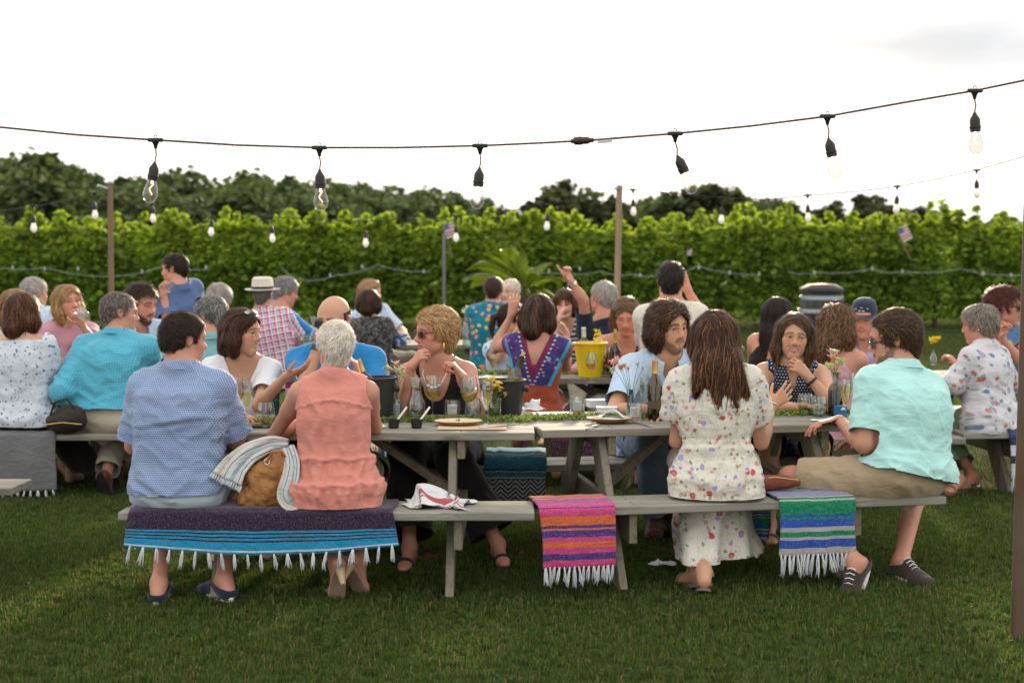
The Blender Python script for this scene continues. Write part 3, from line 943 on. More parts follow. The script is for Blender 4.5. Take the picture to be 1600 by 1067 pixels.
# ------------------------------------------------------------------ picnic tables
NAIL = simple('rusty_nail', (.09, .06, .045), .6, metal=.5)
def picnic_table(label, origin, ang, L, legs, detail=True, planks=5, TH=.71, BH=.41, back=True):
    'origin: front left corner of the near bench on the ground; x along the table, y away'
    r = empty('picnic_table', (origin[0], origin[1], 0), ang)
    tag(r, label, 'picnic table', None)
    def at(lx, ly, lz=0.0):
        c, s = math.cos(ang), math.sin(ang)
        return V(origin[0] + lx * c - ly * s, origin[1] + lx * s + ly * c, lz)
    r_at = at
    rr = random.Random(int(abs(origin[0]) * 1000))
    def board(name, c, d, mat, me_rot=None, bev=.004):
        o = MB().box((0, 0, 0), d, me_rot, bev).build(name, mat, r, c, smooth=False)
        return o
    for (y0, n, z, wtot) in ((0, 2, BH, .30), (.42, planks, TH, .76), (1.30, 2, BH, .30)):
        if y0 > 1 and not back: continue
        pw = wtot / n
        for i in range(n):
            dx = rr.uniform(-.006, .006)
            board('tabletop_plank' if n > 2 else 'bench_plank', (L / 2 + dx, y0 + pw * (i + .5), z - .019 + rr.uniform(-.0012, .0012)), (L + rr.uniform(-.006, .006), pw - .008, .038), WOOD)
    for lx in legs:
        for sg in (1, -1):
            yb, yt = (.11, .60) if sg > 0 else (1.49, 1.00)
            a, b = V(lx, yb, -.02), V(lx, yt, TH - .04)
            MB().beam(a, b, .038, .14, (1, 0, 0)).build('leg', WOOD_Z, r, smooth=False)
        board('bench_support', (lx + .040, .80, BH - .04 - .07), (.038, 1.50, .14), WOOD_Y)
        board('tabletop_batten', (lx + .040, .80, TH - .04 - .045), (.038, .70, .09), WOOD_Y)
        inn = 1 if lx < L / 2 else -1
        MB().beam(V(lx + .04 + inn * .02, .80, BH - .06), V(lx + inn * .44, .80, TH - .05), .09, .038, (0, 1, 0)).build('brace', WOOD_Y, r, smooth=False)
    nl = MB()
    for lx in legs:
        for (y0, n, z, wtot) in ((0, 2, BH, .30), (.42, planks, TH, .76), (1.30, 2, BH, .30)):
            for i in range(n):
                for k in (.3, .7): nl.lathe([(.0055, .0), (.005, .0022), (.0004, .0026)], 7, c=(lx + .04, y0 + wtot / n * (i + k), z))
    tag(nl.build('nail_heads', NAIL, r), kind='stuff')
    return r_at
TL = picnic_table('weathered grey picnic table at the left front, carrying the black ice buckets', (-1.73, 6.20), 0.0, 1.83, (.40, 1.45))
TR = picnic_table('weathered grey picnic table at the right front, with the pink blanket on its bench', (.205, 6.285), math.radians(9.8), 1.86, (.32, 1.40))
TB = picnic_table('weathered picnic table behind with the yellow bucket on it', (-.55, 9.04), math.radians(2), 1.78, (.3, 1.45))
TC = picnic_table('weathered picnic table behind at the left, used by the turquoise shirt man', (-4.3, 8.86), math.radians(1), 2.45, (.3, 2.0))
TA = picnic_table('picnic table at the left edge of which only the pale ends show', (-4.29, 5.58), math.radians(-1), 1.83, (.3, 1.45))
TD = picnic_table('picnic table at the right edge beside the woman in green trousers', (2.86, 8.95), math.radians(6), 1.9, (.35, 1.5))
TE = picnic_table('weathered picnic table behind the front right table, by the man in the navy cap', (1.30, 8.62), math.radians(3), 1.5, (.3, 1.2))
TF = picnic_table('far weathered picnic table in the middle by the floral shirt man', (-1.9, 12.5), math.radians(2), 1.85, (.3, 1.5))
TG = picnic_table('far weathered picnic table by the pointing man with white hair', (.25, 12.2), math.radians(2), 1.85, (.3, 1.5))
TH_ = picnic_table('far weathered picnic table at the left by the plaid shirt man', (-3.9, 12.0), math.radians(2), 1.85, (.3, 1.5))
# ------------------------------------------------------------------ people: smooth implicit bodies, meshed
f32 = np.float32
def smin(a, b, k):
    h = np.maximum(k - np.abs(a - b), 0) / k
    return np.minimum(a, b) - h * h * k * .25
class Field:
    def __init__(s): s.p = []
    def copy(s):
        f = Field(); f.p = list(s.p); return f
    def _add(s, fn, lo, hi, k, sub): s.p.append((fn, np.asarray(lo, float), np.asarray(hi, float), max(k, 1e-4), sub)); return s
    def cone(s, a, b, ra, rb=None, k=.02, sub=False):
        a, b = np.asarray(a, float), np.asarray(b, float)
        rb = ra if rb is None else rb
        ab = b - a
        L2 = float(ab @ ab) + 1e-9
        def fn(X, Y, Z):
            x, y, z = X - a[0], Y - a[1], Z - a[2]
            t = np.clip((x * ab[0] + y * ab[1] + z * ab[2]) / L2, 0, 1)
            return np.sqrt((x - t * ab[0]) ** 2 + (y - t * ab[1]) ** 2 + (z - t * ab[2]) ** 2) - (ra + t * (rb - ra))
        r = max(ra, rb)
        return s._add(fn, np.minimum(a, b) - r, np.maximum(a, b) + r, k, sub)
    def ell(s, c, M, rad, k=.02, sub=False):
        'M: rows are the axes'
        c, M, rad = np.asarray(c, float), np.asarray(M, float), np.asarray(rad, float)
        def fn(X, Y, Z):
            x, y, z = X - c[0], Y - c[1], Z - c[2]
            q = [M[i, 0] * x + M[i, 1] * y + M[i, 2] * z for i in range(3)]
            k0 = np.sqrt(sum((q[i] / rad[i]) ** 2 for i in range(3))) + 1e-6
            k1 = np.sqrt(sum((q[i] / rad[i] ** 2) ** 2 for i in range(3))) + 1e-6
            return k0 * (k0 - 1) / k1
        e = np.sqrt(((M * rad[:, None]) ** 2).sum(0))
        return s._add(fn, c - e, c + e, k, sub)
    def prof(s, H, u, L, rp, rs, ts, ws, dfs, dbs, slump=0.0, k=.03, e=2.3):
        'torso: an axis with half widths and front/back half depths along it, twisted from pelvis to shoulders'
        H, u = np.asarray(H, float), np.asarray(u, float)
        ts, ws, dfs, dbs = [np.asarray(q, float) for q in (ts, ws, dfs, dbs)]
        rp = nrm(rp - u * np.dot(rp, u)); fp = np.cross(u, rp)
        a1 = math.atan2(np.dot(rs, fp), np.dot(rs, rp))
        def fn(X, Y, Z):
            x, y, z = X - H[0], Y - H[1], Z - H[2]
            t = (x * u[0] + y * u[1] + z * u[2]) / L
            A = x * rp[0] + y * rp[1] + z * rp[2]
            B = x * fp[0] + y * fp[1] + z * fp[2]
            tc = np.clip(t, 0, 1)
            an = a1 * tc
            ca, sa = np.cos(an), np.sin(an)
            qx = A * ca + B * sa
            qy = -A * sa + B * ca + slump * 4 * tc * (1 - tc)
            w = np.interp(t, ts, ws).astype(f32); df = np.interp(t, ts, dfs); db = np.interp(t, ts, dbs)
            d = np.where(qy > 0, df, db).astype(f32)
            v = (np.abs(qx / w) ** e + np.abs(qy / d) ** e) ** (1 / e)
            over = np.maximum(np.maximum(ts[0] - t, t - ts[-1]), 0) * L
            return ((v - 1) * np.minimum(w, d) + over).astype(f32)
        R_ = max(ws.max(), dfs.max(), dbs.max()) + abs(slump)
        P = np.stack([H + u * ts[0] * L, H + u * ts[-1] * L])
        return s._add(fn, P.min(0) - R_, P.max(0) + R_, k, False)
    def bounds(s):
        lo = np.min([p[1] for p in s.p if not p[4]], 0); hi = np.max([p[2] for p in s.p if not p[4]], 0)
        return lo, hi
    @staticmethod
    def _comb(D, d, k, sub):
        return -smin(-D, d, k) if sub else smin(D, d, k)
    def at(s, P):
        P = np.asarray(P, f32)
        X, Y, Z = P[:, 0], P[:, 1], P[:, 2]
        D = np.full(len(P), 1.0, f32)
        for fn, lo, hi, k, sub in s.p: D = s._comb(D, fn(X, Y, Z), k, sub)
        return D
    def grad(s, P, e=.004):
        g = np.stack([s.at(P + e * np.eye(3)[i]) - s.at(P - e * np.eye(3)[i]) for i in range(3)], 1)
        return g / (np.linalg.norm(g, axis=1)[:, None] + 1e-9)
    def mesh(s, h, lo=None, hi=None):
        blo, bhi = s.bounds()
        lo = blo - 2.2 * h if lo is None else np.maximum(lo, blo - 2.2 * h)
        hi = bhi + 2.2 * h if hi is None else np.minimum(hi, bhi + 2.2 * h)
        n = np.ceil((hi - lo) / h).astype(int) + 1
        ax = [(lo[i] + h * np.arange(n[i])).astype(f32) for i in range(3)]
        D = np.full(n, 1.0, f32)
        for fn, b0, b1, k, sub in s.p:
            m = k + 2.5 * h
            i0 = np.clip(np.floor((b0 - m - lo) / h).astype(int), 0, n)
            i1 = np.clip(np.ceil((b1 + m - lo) / h).astype(int) + 1, 0, n)
            if (i1 <= i0).any(): continue
            d = fn(ax[0][i0[0]:i1[0], None, None], ax[1][None, i0[1]:i1[1], None], ax[2][None, None, i0[2]:i1[2]])
            sl = (slice(i0[0], i1[0]), slice(i0[1], i1[1]), slice(i0[2], i1[2]))
            D[sl] = s._comb(D[sl], d, k, sub)
        return nets(D, lo, h)
def nets(D, lo, h):
    ins = D < 0
    c = np.zeros(np.array(D.shape) - 1, np.int8)
    for a in (0, 1):
        for b in (0, 1):
            for g in (0, 1):
                c += ins[a:D.shape[0] - 1 + a, b:D.shape[1] - 1 + b, g:D.shape[2] - 1 + g]
    act = (c > 0) & (c < 8)
    I = np.argwhere(act)
    if not len(I): return np.zeros((0, 3)), np.zeros((0, 4), int)
    idx = np.full(act.shape, -1, np.int32)
    idx[act] = np.arange(len(I))
    offs = np.array([(a, b, g) for a in (0, 1) for b in (0, 1) for g in (0, 1)])
    dv = [D[I[:, 0] + o[0], I[:, 1] + o[1], I[:, 2] + o[2]] for o in offs]
    pos = np.zeros((len(I), 3)); cnt = np.zeros(len(I))
    for p in range(8):
        for q in range(p + 1, 8):
            if np.abs(offs[p] - offs[q]).sum() != 1: continue
            m = (dv[p] < 0) != (dv[q] < 0)
            t = np.where(m, dv[p] / np.where(m, dv[p] - dv[q], 1), 0)
            pos += m[:, None] * (offs[p] + t[:, None] * (offs[q] - offs[p]))
            cnt += m
    P = lo + h * (I + pos / cnt[:, None])
    F = []
    for ax in range(3):
        o1, o2 = [(1, 2), (2, 0), (0, 1)][ax]
        sl0 = [slice(None)] * 3; sl1 = [slice(None)] * 3
        sl0[ax] = slice(0, -1); sl1[ax] = slice(1, None)
        a, b = ins[tuple(sl0)], ins[tuple(sl1)]
        E = np.argwhere(a != b)
        E = E[(E[:, o1] > 0) & (E[:, o2] > 0) & (E[:, o1] < D.shape[o1] - 1) & (E[:, o2] < D.shape[o2] - 1)]
        if not len(E): continue
        e1 = np.zeros(3, int); e1[o1] = 1
        e2 = np.zeros(3, int); e2[o2] = 1
        g = lambda q: idx[q[:, 0], q[:, 1], q[:, 2]]
        quad = np.stack([g(E - e1 - e2), g(E - e2), g(E), g(E - e1)], 1)
        fl = ~a[E[:, 0], E[:, 1], E[:, 2]]
        quad[fl] = quad[fl][:, ::-1]
        F.append(quad)
    return P, np.concatenate(F)
def vnorm(P, F):
    n = np.cross(P[F[:, 2]] - P[F[:, 0]], P[F[:, 3]] - P[F[:, 1]])
    N = np.zeros_like(P)
    for i in range(4): np.add.at(N, F[:, i], n)
    return N / (np.linalg.norm(N, axis=1)[:, None] + 1e-12)
def compact(P, F, extra=()):
    used = np.zeros(len(P), bool); used[F.ravel()] = True
    mp = np.cumsum(used) - 1
    return (P[used], mp[F], *[e[used] for e in extra])
def trim(P, F, T):
    'drops the faces where T > 0 and pulls what straddles the edge onto it'
    t = T(P)
    F = F[(t[F] <= 0).any(1)]
    out = np.zeros(len(P), bool)
    out[F.ravel()] = True
    o = np.where(out & (t > 0))[0]
    if len(o):
        for _ in range(2):
            q = P[o]; e = .002
            tt = T(q)
            g = np.stack([T(q + e * np.eye(3)[i]) - T(q - e * np.eye(3)[i]) for i in range(3)], 1) / (2 * e)
            g2 = (g * g).sum(1) + 1e-6
            stp = g * (np.maximum(tt, 0) / np.maximum(g2, .2))[:, None]
            ln = np.linalg.norm(stp, axis=1)
            P[o] = q - stp * np.minimum(1, .012 / (ln + 1e-9))[:, None]
    return compact(P, F)

# ---- a person
def rotm(az, pitch=0, roll=0):
    'rows: right, forward, up of a head turned to azimuth az (degrees, 0 = away from the camera, 90 = photo right), pitch down, roll to its right'
    a, p, r = math.radians(az), math.radians(pitch), math.radians(roll)
    rt, fw, up = V(math.cos(a), -math.sin(a), 0), V(math.sin(a), math.cos(a), 0), V(0, 0, 1)
    fw, up = fw * math.cos(p) - up * math.sin(p), up * math.cos(p) + fw * math.sin(p)
    rt, up = rt * math.cos(r) - up * math.sin(r), up * math.cos(r) + rt * math.sin(r)
    return np.stack([rt, fw, up])
def ik(S, T, l1, l2, hint):
    d = T - S
    L = np.linalg.norm(d)
    if L > (l1 + l2) * .995:
        T = S + d / L * (l1 + l2) * .995; d = T - S; L = np.linalg.norm(d)
    L = max(L, abs(l1 - l2) + .01)
    a = (l1 * l1 - l2 * l2 + L * L) / (2 * L)
    hgt = math.sqrt(max(l1 * l1 - a * a, 0))
    z = d / (np.linalg.norm(d) + 1e-9)
    x = nrm(hint - z * np.dot(hint, z))
    return S + z * a + x * hgt, T

TT = [-.26, -.20, -.13, 0, .2, .4, .62, .8, .9, .99, 1.08]
MAN = dict(w=[.05, .12, .165, .178, .170, .162, .175, .180, .150, .075, .05], df=[.03, .08, .10, .105, .115, .115, .118, .105, .075, .05, .045],
           db=[.05, .09, .115, .12, .105, .10, .112, .110, .092, .062, .045], sw=.178, arm=1.0, leg=1.0, neck=.060)
WOM = dict(w=[.05, .13, .178, .185, .158, .138, .152, .155, .125, .06, .042], df=[.03, .08, .095, .10, .098, .098, .105, .092, .065, .042, .038],
           db=[.05, .10, .12, .125, .092, .082, .095, .095, .078, .052, .038], sw=.150, arm=.84, leg=.95, neck=.049)

SKIN_T = dict(fair=(.64, .39, .28), tan=(.53, .295, .185), red=(.55, .27, .185), deep=(.44, .21, .115), pale=(.70, .45, .34))

def hand_field(f, Wp, d, n, th, S=1.0, curl=.3, spread=.0, point=False, girl=False):
    'Wp wrist, d along the hand, n out of the palm, th towards the thumb'
    d = nrm(d); th = nrm(th - d * np.dot(th, d)); n = nrm(n - d * np.dot(n, d) - th * np.dot(n, th))
    q = S * (.93 if girl else 1.0)
    rr = q * (.86 if girl else 1.0)
    lat = [.030, .010, -.011, -.030]
    ln = [.074, .083, .077, .060]
    base = [.088, .092, .088, .080]
    for i in range(4):
        kn = Wp + (d * base[i] + th * lat[i]) * q
        f.cone(Wp + (d * .012 + th * lat[i] * .45) * q, kn, .0155 * rr, .0115 * rr, k=.016)
        cu = curl if not (point and i == 0) else .05
        cu = cu + .04 * i * (cu > .1)
        a = math.atan2(lat[i], .3) * (1 + spread * 6)
        fd = nrm(d * math.cos(a) + th * math.sin(a))
        p, ang = kn, 0.0
        for j, (fr, st) in enumerate(((.46, 55), (.30, 75), (.24, 50))):
            ang += math.radians(st * cu)
            e = p + (fd * math.cos(ang) + n * math.sin(ang)) * ln[i] * fr * q
            f.cone(p, e, (.0098 - .0012 * j) * rr, (.0088 - .0012 * j) * rr, k=.004)
            p = e
    b = Wp + (d * .022 + th * .020) * q
    td = nrm(d * .62 + th * (.75 + spread) + n * (.25 + .5 * curl))
    m1 = b + td * .040 * q
    td2 = nrm(td + d * .5 + n * curl * .6 - th * .25 * curl)
    m2 = m1 + td2 * .031 * q
    td3 = nrm(td2 + d * .25 + n * curl * .5 - th * .3 * curl)
    f.cone(b, m1, .0155 * rr, .0112 * rr, k=.014)
    f.cone(m1, m2, .0108 * rr, .0098 * rr, k=.005)
    f.cone(m2, m2 + td3 * .024 * q, .0095 * rr, .0075 * rr, k=.004)

def head_field(f, C, M, s, girl=False, age=0, beard=0, smile=.5, fat=0.0, open_=0.0, neckb=None, neckr=.055):
    P = lambda x, y, z: C + (M[0] * x + M[1] * y + M[2] * z) * s
    E = lambda c, r, k=.02, sub=False: f.ell(P(*c), M, np.array(r) * s, k * s, sub)
    K = lambda a, b, ra, rb=None, k=.012, sub=False: f.cone(P(*a), P(*b), ra * s, (ra if rb is None else rb) * s, k * s, sub)
    j = .92 if girl else 1.0
    mw = .022 + .0028 * max(smile, 0)
    E((0, -.018, .036), (.076, .096, .086), .02)
    E((0, .040, .030), (.060, .052, .062), .03)
    E((0, .030, -.030), (.056 * j, .058, .080), .03)
    E((0, .052, -.052), (.040 * j, .040, .050), .03)
    K((0, .074 + .002 * (not girl), -.096), (0, .070, -.100), .0185 * j, k=.024)
    for x in (-1, 1):
        K((x * .048 * j, .000, -.040), (x * .045 * j, .012, -.064), .017 + fat * .4, k=.03)
        K((x * .045 * j, .012, -.064), (x * .011, .066, -.100), .0150, .0145, k=.026)
        E((x * .041, .055, -.017), (.022, .021, .018), .022)
        E((x * .033, .056, -.048), (.018 + fat, .022, .026), .028)
        K((x * .010, .0865, .026), (x * .044, .070, .027), .0085 if girl else .011, .008, k=.02)
        E((x * .0325, .094, .003), (.0165, .014, .0125), .014, True)
        sq = .0016 * max(smile, 0)
        for za, zb, rr in ((.0118 - sq * .7, .0092 - sq, .0058), (-.0085 + sq, -.0065 + sq, .0050)):
            K((x * .0205, .0800, za - .002), (x * .0325, .0830, za), rr * .8, rr, k=.006)
            K((x * .0325, .0830, za), (x * .0455, .0735, zb), rr, rr * .8, k=.006)
        if smile > .3 or age: K((x * .020, .094, -.036), (x * (mw + .010), .076, -.058), .0022, .0016, k=.010, sub=True)
        K((x * .012, .0985, -.0335), (x * .0125, .092, -.035), .0078 * j, k=.008)
        E((x * .076, -.010, .000), (.007, .017, .027), .008)
        K((x * .080, -.024, .016), (x * .079, -.020, -.008), .0050, .0042, k=.006)
        K((x * .079, -.006, .022), (x * .081, -.024, .018), .0045, k=.006)
        E((x * .085, -.006, .004), (.005, .008, .013), .004, True)
    K((0, .089, .020), (0, .108, -.024), .0075, .0095, k=.014)
    K((0, .1085, -.026), (0, .107, -.028), .0105 * j, k=.010)
    # mouth
    up = .004 * smile
    K((0, .0945, -.0585), (.0, .094, -.0585), .0085, k=.012)
    for x in (-1, 1):
        K((0, .0955, -.0565), (x * mw, .0825 - .002 * smile, -.0590 + up), .0064 + .0008 * girl, .0035, k=.006)
        K((0, .0945, -.0665), (x * (mw - .001), .0825 - .002 * smile, -.0610 + up), .0072 + .0012 * girl, .0035, k=.006)
        K((0, .1035, -.0612), (x * (mw + .002), .0865 - .002 * smile, -.0600 + up), .0022 + open_ * .5, .0012, k=.004, sub=True)
    if neckb is not None:
        f.cone(P(0, -.022, -.050), neckb, neckr * s, neckr * 1.06, k=.03)
        if not girl: K((0, .030, -.118), (0, .022, -.14), .014, k=.03)

def paint_head(L, spec, base):
    'L: head-local points; colours of lips, brows, lids, stubble'
    x, y, z = L[:, 0], L[:, 1], L[:, 2]
    ax = np.abs(x)
    c = np.tile(np.array(base, float), (len(L), 1))
    def put(m, col):
        c[:] = c * (1 - m[:, None]) + np.array(col) * m[:, None]
    front = y > .03
    b = np.array(base)
    put(front * np.exp(-((ax - .038) / .020) ** 2 - ((z + .024) / .020) ** 2) * .40, b * (1.05, .72, .68))
    put(front * np.exp(-(ax / .012) ** 2 - ((z + .025) / .014) ** 2) * .40, b * (1.05, .74, .70))
    put((ax > .070) * (np.abs(z) < .035) * (np.abs(y + .01) < .028) * .35, b * (1.05, .74, .66))
    put(front * np.exp(-((ax - .0325) / .016) ** 2 - ((z - .004) / .010) ** 2) * .35, b * (.72, .58, .55))
    up = .004 * spec.get('smile', .5)
    mw = .022 + .0028 * max(spec.get('smile', .5), 0)
    lz = -.0605 + up * (ax / mw) ** 2
    lip = (y > .066) * (ax < mw + .0015) * np.clip(1 - np.abs(z - lz) / (.0115 * np.sqrt(np.clip(1 - (ax / (mw + .002)) ** 2, 0.02, 1))), 0, 1)
    put(np.clip(lip * 3, 0, 1) * (.75 if spec.get('girl') else .38), (.46, .13, .12) if spec.get('girl') else b * (.82, .55, .52))
    ln = (y > .066) * (ax < mw + .001) * (np.abs(z - lz) < .0018)
    put(ln * .75, (.12, .04, .035))
    if spec.get('teeth'):
        put((y > .066) * (ax < mw * .74) * np.clip(1.4 - np.abs(z - lz - .0006) / (.0030 * np.sqrt(np.clip(1 - (ax / mw) ** 2, .05, 1))), 0, 1) * .9, (.66, .60, .54))
    hb = np.array(spec.get('brow', (.08, .05, .03)))
    bz = .030 - .010 * ((ax - .030) / .018) ** 2 * (ax > .03)
    put((y > .055) * (ax > .010) * (ax < .052) * np.clip(1.6 - np.abs(z - bz) / (.0032 if spec.get('girl') else .0050), 0, 1).clip(0, 1) * .8, hb)
    lash = (y > .05) * np.clip(1.5 - np.abs(z - (.0085 - 60 * (ax - .0325) ** 2 * .35)) / .0022, 0, 1) * (np.abs(ax - .0325) < .0155)
    put(lash.clip(0, 1) * .8, (.035, .022, .018))
    st = spec.get('stubble')
    if st:
        nzv = vnoise(L, 110, 2)
        zc = np.interp(y, [-.02, .0, .03, .055, .078, .09], [.012, .006, -.024, -.046, -.052, -.075])
        sm = np.clip((zc - z + .016 * (nzv - .5)) / .016, 0, 1) * np.clip((y + .016) / .01, 0, 1) * np.clip((z + .135) / .02, 0, 1)
        sm = sm * (1 - .85 * np.clip(1.4 - np.sqrt((ax / .026) ** 2 + ((z + .062) / .012) ** 2), 0, 1) * (y > .06))
        mo = np.clip(1.5 - np.abs(z - (-.0475 - .006 * (ax / .02) ** 2)) / .0065, 0, 1) * np.clip((.031 - ax) / .008, 0, 1) * (y > .065)
        sm = np.maximum(sm, .85 * mo)
        sm = sm * np.clip((y - np.interp(z, [-.13, -.10, -.07, -.045, -.02], [.060, .040, .014, -.002, -.014])) / .012, 0, 1)
        put(sm * st[1] * (.70 + .6 * vnoise(L, 260)).clip(0, 1), st[0])
    return c.clip(0, 1)

EYEM = Mat('eye', rough=.12, spec=.6)
_l = EYEM.xyz(EYEM.obj())
_r = EYEM.math('SQRT', EYEM.math('ADD', EYEM.math('MULTIPLY', _l[0], _l[0]), EYEM.math('MULTIPLY', _l[2], _l[2])))
EYEM.set(color=EYEM.ramp(EYEM.math('MULTIPLY', _r, 80.0), [(0, (.005, .005, .005)), (.19, (.006, .005, .005)), (.24, (.09, .05, .025)), (.44, (.07, .04, .02)), (.50, (.50, .46, .43)), (1, (.48, .42, .40))]))
EYEM = EYEM.m
EYE_ME = {}
def eye_mesh():
    if 'm' not in EYE_ME:
        EYE_ME['m'] = MB().ball((0, 0, 0), .0128, 16, 12).mesh('eye')
        EYE_ME['m'].materials.append(EYEM)
    return EYE_ME['m']

def ribbons(roots, nrmls, path, width, col, taper=.25):
    'path: list of (n,3) points from root to tip; returns verts, faces, colours'
    Pt = np.stack(path, 1)                      # n, m, 3
    n, m = Pt.shape[:2]
    tg = np.gradient(Pt, axis=1)
    sd = np.cross(tg, nrmls)
    sd /= np.linalg.norm(sd, axis=2)[..., None] + 1e-9
    wd = np.broadcast_to(np.asarray(width, float), (n,))[:, None] * (1 - (1 - taper) * np.linspace(0, 1, m) ** 2)[None]
    a = Pt - sd * wd[..., None] * .5
    b = Pt + sd * wd[..., None] * .5
    Vv = np.stack([a, b], 2).reshape(-1, 3)     # n,m,2
    base = (np.arange(n) * m * 2)[:, None] + (np.arange(m - 1) * 2)[None]
    F = np.stack([base, base + 1, base + 3, base + 2], 2).reshape(-1, 4)
    C = np.repeat(col, m * 2, axis=0)
    return Vv, F, C

def make_hair(root, C, M, s, spec, lod, extra_cones=(), body=None):
    st = spec['style']
    col = np.array(spec['col'], float)
    rs = np.random.RandomState(spec.get('seed', 3))
    f = Field()
    P = lambda x, y, z: C + (M[0] * x + M[1] * y + M[2] * z) * s
    vol = spec.get('vol', .010)
    E = lambda c, r, k=.02: f.ell(P(*c), M, np.array(r) * s, k)
    K = lambda a, b, ra, rb=None, k=.03: f.cone(P(*a), P(*b), ra * s, (ra if rb is None else rb) * s, k)
    E((0, -.018, .036), (.076 + vol * .7, .096 + vol, .086 + vol))
    if st in ('short', 'swept', 'spiky', 'bald'):
        E((0, .032, .040), (.058 + vol * .6, .050 + vol, .056 + vol), .03)
        K((0, -.066, -.015), (0, -.046, -.066), .046 + vol * .5, .043 + vol * .4)
        zl = spec.get('line') or [(-.2, -.078), (-.065, -.074), (-.03, -.050), (-.016, .028), (.006, .026), (.012, -.016), (.030, -.010), (.036, .040), (.058, .056), (.076, .078), (.12, .088)]
        if st == 'bald': zl = [(-.2, -.07), (-.05, -.06), (-.03, -.045), (-.016, .028), (.01, .020), (.022, .0), (.03, .06), (.2, .3)]
        ys, zs = zip(*zl)
        def T(Q):
            l = (Q - C) @ M.T / s
            t = np.interp(l[:, 1], ys, zs) - l[:, 2]
            if st == 'bald': t = np.maximum(t, l[:, 2] - .045)
            return t * s
    else:
        L_ = spec.get('len', -.11)
        wd = spec.get('wide', .0)
        for x in (-1, 1):
            K((x * .066, -.020, .03), (x * (.070 + wd), -.012, L_ * .5), .030 + vol, .032 + vol)
            K((x * (.070 + wd), -.012, L_ * .5), (x * (.064 + wd), -.005, L_), .032 + vol, .022 + vol * .6)
        K((0, -.070, .0), (0, -.075 - wd * .6, L_ * .9), .055 + vol, .050 + vol)
        E((0, .038, .055), (.062 + vol * .6, .042 + vol * .8, .050 + vol), .03)
        for a, b, ra, rb in extra_cones: f.cone(a, b, ra, rb, k=.04)
        opn = spec.get('open', .056)
        top = spec.get('top', .074)
        def T(Q):
            l = (Q - C) @ M.T / s
            x, y, z = l[:, 0], l[:, 1], l[:, 2]
            hw = np.interp(z, [-.30, -.10, 0.0, .05, top], [opn * 1.15, opn * 1.05, opn, opn * .86, .0])
            px = spec.get('part', 0.0)
            return np.minimum(hw - np.abs(x - px * np.clip(z - .02, 0, .06) / .06), np.where(z < top, y - .018, -.05)) * s
    h = (.0075, .010, .013)[lod]
    Pm, F = f.mesh(h)
    Pm, F = trim(Pm, F, T)
    # strands
    n = int(spec.get('n', 2600) * (.9, .36, .18)[lod])
    N = vnorm(Pm, F)
    rough = spec.get('rough', .004)
    ridge = vnoise(Pm, 38, 2) - .5
    base_disp = ridge * rough * (2.2 if lod == 0 else .8)
    ctr = F[rs.randint(0, len(F), n)]
    wts = rs.dirichlet((1, 1, 1, 1), n)
    r0 = (Pm[ctr] * wts[..., None]).sum(1)
    n0 = (N[ctr] * wts[..., None]).sum(1)
    crown = P(*spec.get('crown', (0, -.055, .115)))
    down = -M[2] if st in ('short', 'swept', 'spiky', 'bald') else V(0, 0, -1)
    comb = spec.get('comb')
    steps = 4 if st in ('short', 'swept', 'spiky', 'bald') else 7
    ln = spec.get('slen', .034 if steps == 4 else .13)
    stp = ln / steps
    lift = spec.get('lift', .10 if steps == 4 else .02)
    p = r0 + n0 * rs.uniform(-.002, .004, n)[:, None]
    path = [p]; nls = [n0]
    wav = spec.get('curl', 0.0)
    ph = rs.uniform(0, 6.28, n)
    jit = rs.normal(0, spec.get('jit', .22), (n, 3))
    lmul = rs.uniform(.55, 1.25, n)[:, None]
    partx = spec.get('part', 0.0)
    clump = (vnoise(r0, 45, 7) - .45) * rough * 2.2
    fly = np.where(rs.rand(n) < .10, rs.uniform(.004, .024, n), 0)
    for i in range(steps):
        g = f.grad(p)
        if steps == 4 and st != 'bald':
            d = (p - crown); d /= np.linalg.norm(d, axis=1)[:, None] + 1e-6
            d = d + down * .25
            if comb is not None:
                cw = np.clip(((p - C) @ M[2]) / s / .07, 0, 1)[:, None]
                d = d * (1 - cw * .85) + (M[0] * comb[0] + M[1] * comb[1] + M[2] * comb[2]) * cw
        else:
            lx = ((p - C) @ M[0]) / s - partx * .06
            lz = ((p - C) @ M[2]) / s
            tp = np.clip((lz - .02) / .09, 0, 1)[:, None]
            d = np.tile(down, (n, 1)) * 1.0 + M[0] * (np.sign(lx) * .9)[:, None] * tp - M[1] * spec.get('back', .35) * tp
        d = d + jit
        d = d - g * (d * g).sum(1)[:, None]
        d /= np.linalg.norm(d, axis=1)[:, None] + 1e-6
        q = p + d * stp * lmul
        off = f.at(q)
        tgt = (.001 + lift * stp * (i + 1)) * (1 if st != 'spiky' else 2.2) + clump + fly * (.45 if steps == 4 else 1) * (i + 1) / steps
        q = q + f.grad(q) * np.clip(tgt + base_off(rs, n, i) - off, -.02, .02)[:, None] if lift < 1 else q
        if wav:
            side = np.cross(d, g)
            q = q + side * (np.sin(ph + i * 1.9) * wav)[:, None] + g * (np.cos(ph + i * 1.9) * wav * .7)[:, None]
        if not spec.get('bangs') and steps != 4:
            bad = (T(q) > .004)[:, None]
            q = np.where(bad, p + g * .0005, q)
        path.append(q); nls.append(g)
        p = q
    if lod: var_p, rough = .5, rough * .5
    else: var_p = 1.1
    if col.max() < .12: col = col * np.array((.95, .80, .70))
    var = rs.uniform(.5, 1.65, n)[:, None] ** var_p
    streak = (vnoise(r0, 60, 5) - .5)[:, None]
    cols = (col * var * (1 + streak * .6)).clip(0, .9)
    hi = spec.get('hi')  # lighter strands: own streaks and sun-lit highlights put into the hair colour
